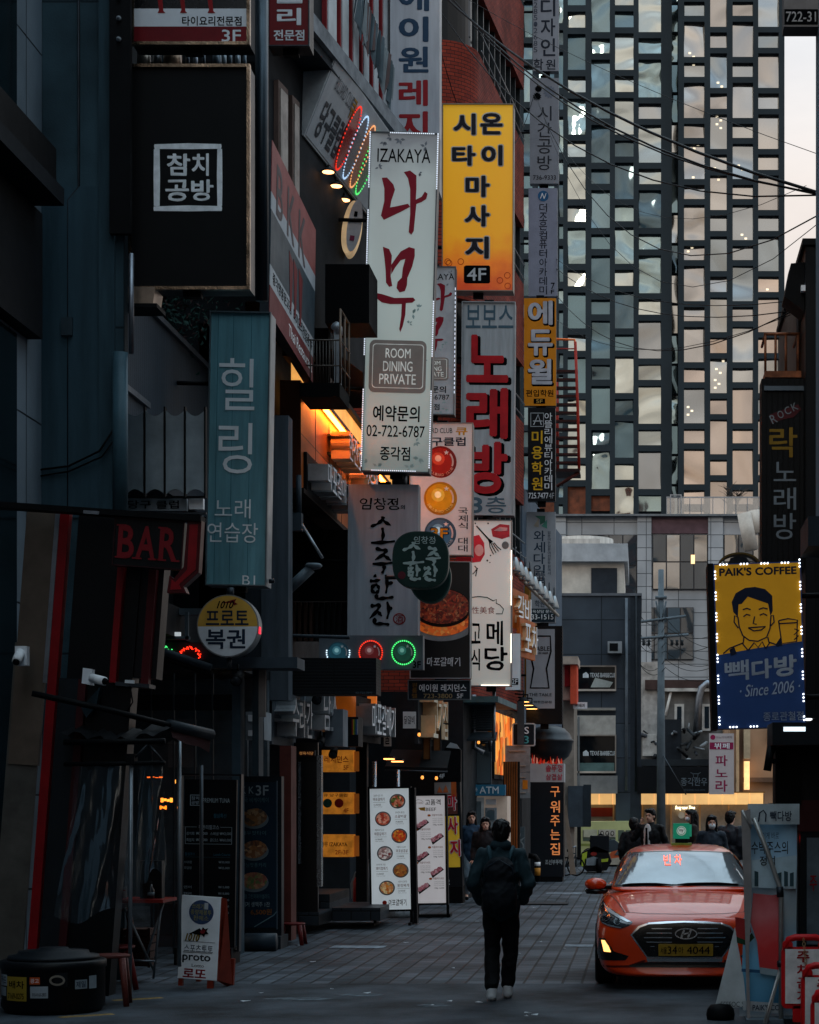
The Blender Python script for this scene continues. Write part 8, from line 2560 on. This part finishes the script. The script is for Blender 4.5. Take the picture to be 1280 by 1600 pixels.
SKIN = m('#cfa18c', .5, grime=.12, scale=6)
HAIR = m('#0c0b0d', .45, grime=.3, scale=40)
def person(label, px, yfoot, d, rz, H, arms, legs, top, bottom, shoes, hair='short', mask=False, vox=.014, z0=0.0, coat=0.0, hood=False, extra=None, fat=1.0, hands=(True, True), look=0.0):
    q = W(px, 0, d)
    t = T('person', label, 'person', pos=(q.x, d, z0), rz=rz)
    k = H / 1.75
    V = lambda x, y, z: Vector((x * k, y * k, z * k))
    hc = V(0, -.02, 1.635)
    hr = Matrix.Rotation(R(look), 3, 'Z')
    def hp(x, y, z): return hc + hr @ Vector((x, y, z))
    sh = [V(.185, .0, 1.42), V(-.185, .0, 1.42)]
    el_ = [V(*arms[0][0]), V(*arms[1][0])]
    wr = [V(*arms[0][1]), V(*arms[1][1])]
    hip = [V(.09, 0, .92), V(-.09, 0, .92)]
    kn = [V(*legs[0][0]), V(*legs[1][0])]
    an = [V(*legs[0][1]), V(*legs[1][1])]
    P_ = [('e', hp(0, .012, .015), (.076, .096, .102)), ('e', hp(0, -.03, -.05), (.056, .062, .066)), ('c', hp(0, -.088, .008), hp(0, -.104, -.028), .010, .014), ('e', hp(.076, .012, -.012), (.012, .022, .032)), ('e', hp(-.076, .012, -.012), (.012, .022, .032)),
          ('c', V(0, .02, 1.45), hc + Vector((0, .012, -.06)), .06, .054), ('e', V(0, 0, 1.25), (.15 * k, .095 * k, .22 * k)), ('e', V(0, 0, 1.0), (.14 * k, .1 * k, .15 * k)), ('c', sh[0], sh[1], .055, .055),
          ('e', hp(.028, -.082, -.05), (.018, .01, .006)), ('e', hp(0, -.084, .03), (.05, .02, .014))]
    for i in (0, 1):
        P_ += [('c', sh[i], el_[i], .047, .038), ('c', el_[i], wr[i], .037, .026), ('c', hip[i], kn[i], .075, .052), ('c', kn[i], an[i], .05, .036), ('c', an[i], an[i] + Vector((0, -.12, -.045)), .035, .028)]
        if hands[i]:
            P_ += hand(wr[i], wr[i] - el_[i], i)
    t.made('body', blob(P_, .0085 if any(hands) else .01, 2), SKIN)
    # clothes
    C = [('e', V(0, .0, 1.27), (.19 * k * fat, .125 * k * fat, .23 * k)), ('e', V(0, .005, 1.05), (.18 * k * fat, .125 * k * fat, .2 * k)), ('c', sh[0], sh[1], .068, .068), ('c', V(0, .012, 1.42), V(0, .012, 1.49), .085, .068), ('e', V(0, .005, .95 - coat * .3), (.185 * k * fat, .13 * k * fat, .13 * k + coat * .5))]
    for i in (0, 1):
        C += [('c', sh[i], el_[i], .067 * fat, .06 * fat), ('c', el_[i], wr[i] + (el_[i] - wr[i]).normalized() * .02, .062 * fat, .046 * fat)]
    if hood:
        C += [('c', V(-.08, .06, 1.5), V(.08, .06, 1.5), .07, .07)]
    t.made('jacket', blob(C, vox, 2, .013, (9, 9, 7)), top)
    B = [('e', V(0, .0, .93), (.155 * k, .115 * k, .12 * k))]
    for i in (0, 1):
        B += [('c', hip[i], kn[i], .096, .076), ('c', kn[i], an[i] + Vector((0, 0, .06)), .076, .066)]
    t.made('trousers', blob(B, vox, 2, .010, (8, 8, 8)), bottom)
    S = []
    for i in (0, 1):
        a = an[i]
        tip = a.z > .13
        S += [('c', a + Vector((0, .03, -.05 if not tip else -.05)), a + Vector((0, -.15, -.06)), .05, .04, .9), ('c', a + Vector((0, .02, .02)), a + Vector((0, .02, -.04)), .05, .054)]
    t.made('shoes', blob(S, .01, 2), shoes)
    Hh = [('e', hp(0, .026, .048), (.085, .104, .092)), ('e', hp(0, .05, -.005), (.083, .08, .085)), ('e', hp(.035, -.062, .094), (.045, .034, .026)), ('e', hp(-.035, -.062, .094), (.045, .034, .026))]
    if hair == 'short':
        Hh += [('e', hp(0, .062, -.05), (.062, .045, .05)), ('e', hp(.07, .02, .03), (.02, .05, .04)), ('e', hp(-.07, .02, .03), (.02, .05, .04))]
    else:
        for sx in (-1, 1):
            Hh += [('c', hp(sx * .076, .012, .04), hp(sx * .088, .01, -.2), .02, .026), ('c', hp(sx * .088, .01, -.2), hp(sx * .085, -.02, -.34), .026, .014)]
        Hh += [('c', hp(0, .07, 0), hp(0, .085, -.32), .08, .075, 1.0)]
    t.made('hair', blob(Hh, .009, 1, .008, (34, 34, 14)), HAIR)
    if not mask == 'back':
        for sx in (-1, 1):
            a = hp(sx * .031, -.083, .002)
            t.lathe('eye', m('#17110f', .3), [(.0, -.004), (.009, -.003), (.009, .003), (.0, .004)], tuple(a), 10, 'y', True, 1.3, .7)
            b = hp(sx * .032, -.089, .024)
            t.tube('eyebrow', HAIR, [b + Vector((-.016, 0, 0)), b + Vector((.016, 0, .002))], .004, 5)
        if mask is True:
            t.made('face_mask', blob([('e', hp(0, -.056, -.052), (.062, .06, .052)), ('c', hp(-.07, .0, -.03), hp(.07, .0, -.03), .008, .008)], .008, 1), m('#c9cdd0', .7, grime=.1))
        else:
            a = hp(0, -.090, -.058)
            t.tube('mouth', m('#7a3a34', .5), [a + Vector((-.022, .006, 0)), a, a + Vector((.022, .006, 0))], .005, 6)
    if extra:
        extra(t, V, hp)
    return t
JK = m('#182c33', .75, grime=.3, scale=5)
BPK = m('#0b1118', .7, grime=.35, scale=6)
def pack(t, V, hp):
    t.made('backpack', blob([('e', V(0, .2, 1.24), (.16, .10, .17)), ('e', V(0, .21, 1.04), (.175, .11, .19)), ('e', V(0, .2, .94), (.17, .1, .1)), ('e', V(0, .27, 1.0), (.13, .06, .13))], .012, 3, .008, (8, 8, 10)), BPK)
    for sx in (-1, 1):
        t.tube('backpack/strap', m('#26414a', .7), [V(sx * .085, .13, 1.34), V(sx * .105, .095, 1.44), V(sx * .12, .03, 1.497), V(sx * .125, -.06, 1.46), V(sx * .13, -.13, 1.3), V(sx * .15, -.12, 1.1), V(sx * .16, .05, .98)], .02, 8)
        t.tube('backpack/buckle', m('#7a868c', .3, .6), [V(sx * .165, .12, 1.03), V(sx * .165, .13, 1.0)], .012, 6)
    t.tube('backpack/zip', m('#1b2832', .5), [V(-.15, .235, 1.1), V(-.13, .27, 1.3), V(0, .285, 1.385), V(.13, .27, 1.3), V(.15, .235, 1.1)], .006, 6)
    t.made('collar', blob([('c', V(-.05, .035, 1.515), V(.05, .035, 1.515), .058, .058)], .012, 2), JK)
man = person('man walking away from us in a dark teal jacket, backpack and white trainers', 783, 1563, 19.05, 180, 1.77,
             [((.275, .07, 1.15), (.2, -.12, .95)), ((-.275, .07, 1.15), (-.2, -.12, .95))],
             [((.085, .0, .50), (.075, .17, .10)), ((-.085, -.08, .50), (-.06, -.10, .10))],
             JK, m('#06080b', .8, grime=.2), m('#b9bcbe', .5, grime=.2), 'short', 'back', .011, 0, .06, False, pack, 1.03, (False, False))
REST = [((.25, .05, 1.16), (.24, -.06, .93)), ((-.25, .05, 1.16), (-.24, -.06, .93))]
LEGS = [((.09, -.01, .5), (.09, .02, .09)), ((-.09, -.01, .5), (-.09, .02, .09))]
STRD = [((.09, -.14, .5), (.09, -.22, .09)), ((-.09, .0, .5), (-.09, .2, .12))]
DKC = m('#0c1015', .75, grime=.3, scale=5)
person('woman with long dark hair, dark coat and pale jeans near the cash machine', 737, 0, 38, 8, 1.78, REST, STRD, m('#22364a', .75), m('#8394a0', .8, grime=.3), DKC, 'long', vox=.018, coat=.1)
person('person in black with dark hair covering the brow, beside the long haired woman', 759, 0, 36.5, -5, 1.66, REST, STRD, m('#211d20', .75), m('#1a2028', .8), DKC, 'long', vox=.018, coat=.15, hood=True, look=10)
def suit(t, V, hp):
    t.made('shirt', blob([('e', V(-.03, -.085, 1.27), (.085, .055, .25)), ('e', V(-.03, -.09, 1.08), (.08, .055, .2))], .012, 2), m('#b9b4b2', .6, grime=.1))
    t.mesh('tie', INK, [V(-.05, -.155, 1.43), V(-.01, -.155, 1.43), V(-.015, -.155, 1.38), V(.005, -.16, 1.05), V(-.03, -.16, 1.0), V(-.06, -.16, 1.05), V(-.045, -.155, 1.38)], [(0, 6, 2, 1), (6, 5, 4, 3, 2)])
person('man in a black suit, white shirt and black tie raising a hand to his ear', 1017, 0, 35, -18, 1.84, [((.26, .06, 1.16), (.25, -.06, .93)), ((-.31, .0, 1.24), (-.19, -.02, 1.48))], STRD, m('#090b0f', .6), m('#090b0f', .7), INK, 'short', vox=.014, extra=suit, look=-14)
person('dark silhouetted person seen from behind beside the suited man', 990, 0, 36.5, 175, 1.65, REST, LEGS, m('#14161a', .75), DKC, INK, 'short', 'back', vox=.02)
person('woman in profile with long dark hair and a white face mask behind the taxi lamp', 1081, 0, 37, -80, 1.82, REST, STRD, m('#2a2624', .75), DKC, INK, 'long', True, vox=.02)
person('woman facing us in a white face mask behind the taxi roof', 1112, 0, 33.5, 5, 1.72, REST, STRD, m('#262e38', .75), DKC, INK, 'long', True, vox=.016)
person('person in a puffy black coat turned away at the right of the masked woman', 1141, 0, 35.5, 150, 1.79, REST, STRD, m('#1a1e26', .5), DKC, INK, 'short', 'back', vox=.02, fat=1.3)

# ================================================================ BUILD
for t in T.ALL:
    t.build()
bpy.data.objects.remove(_fo)
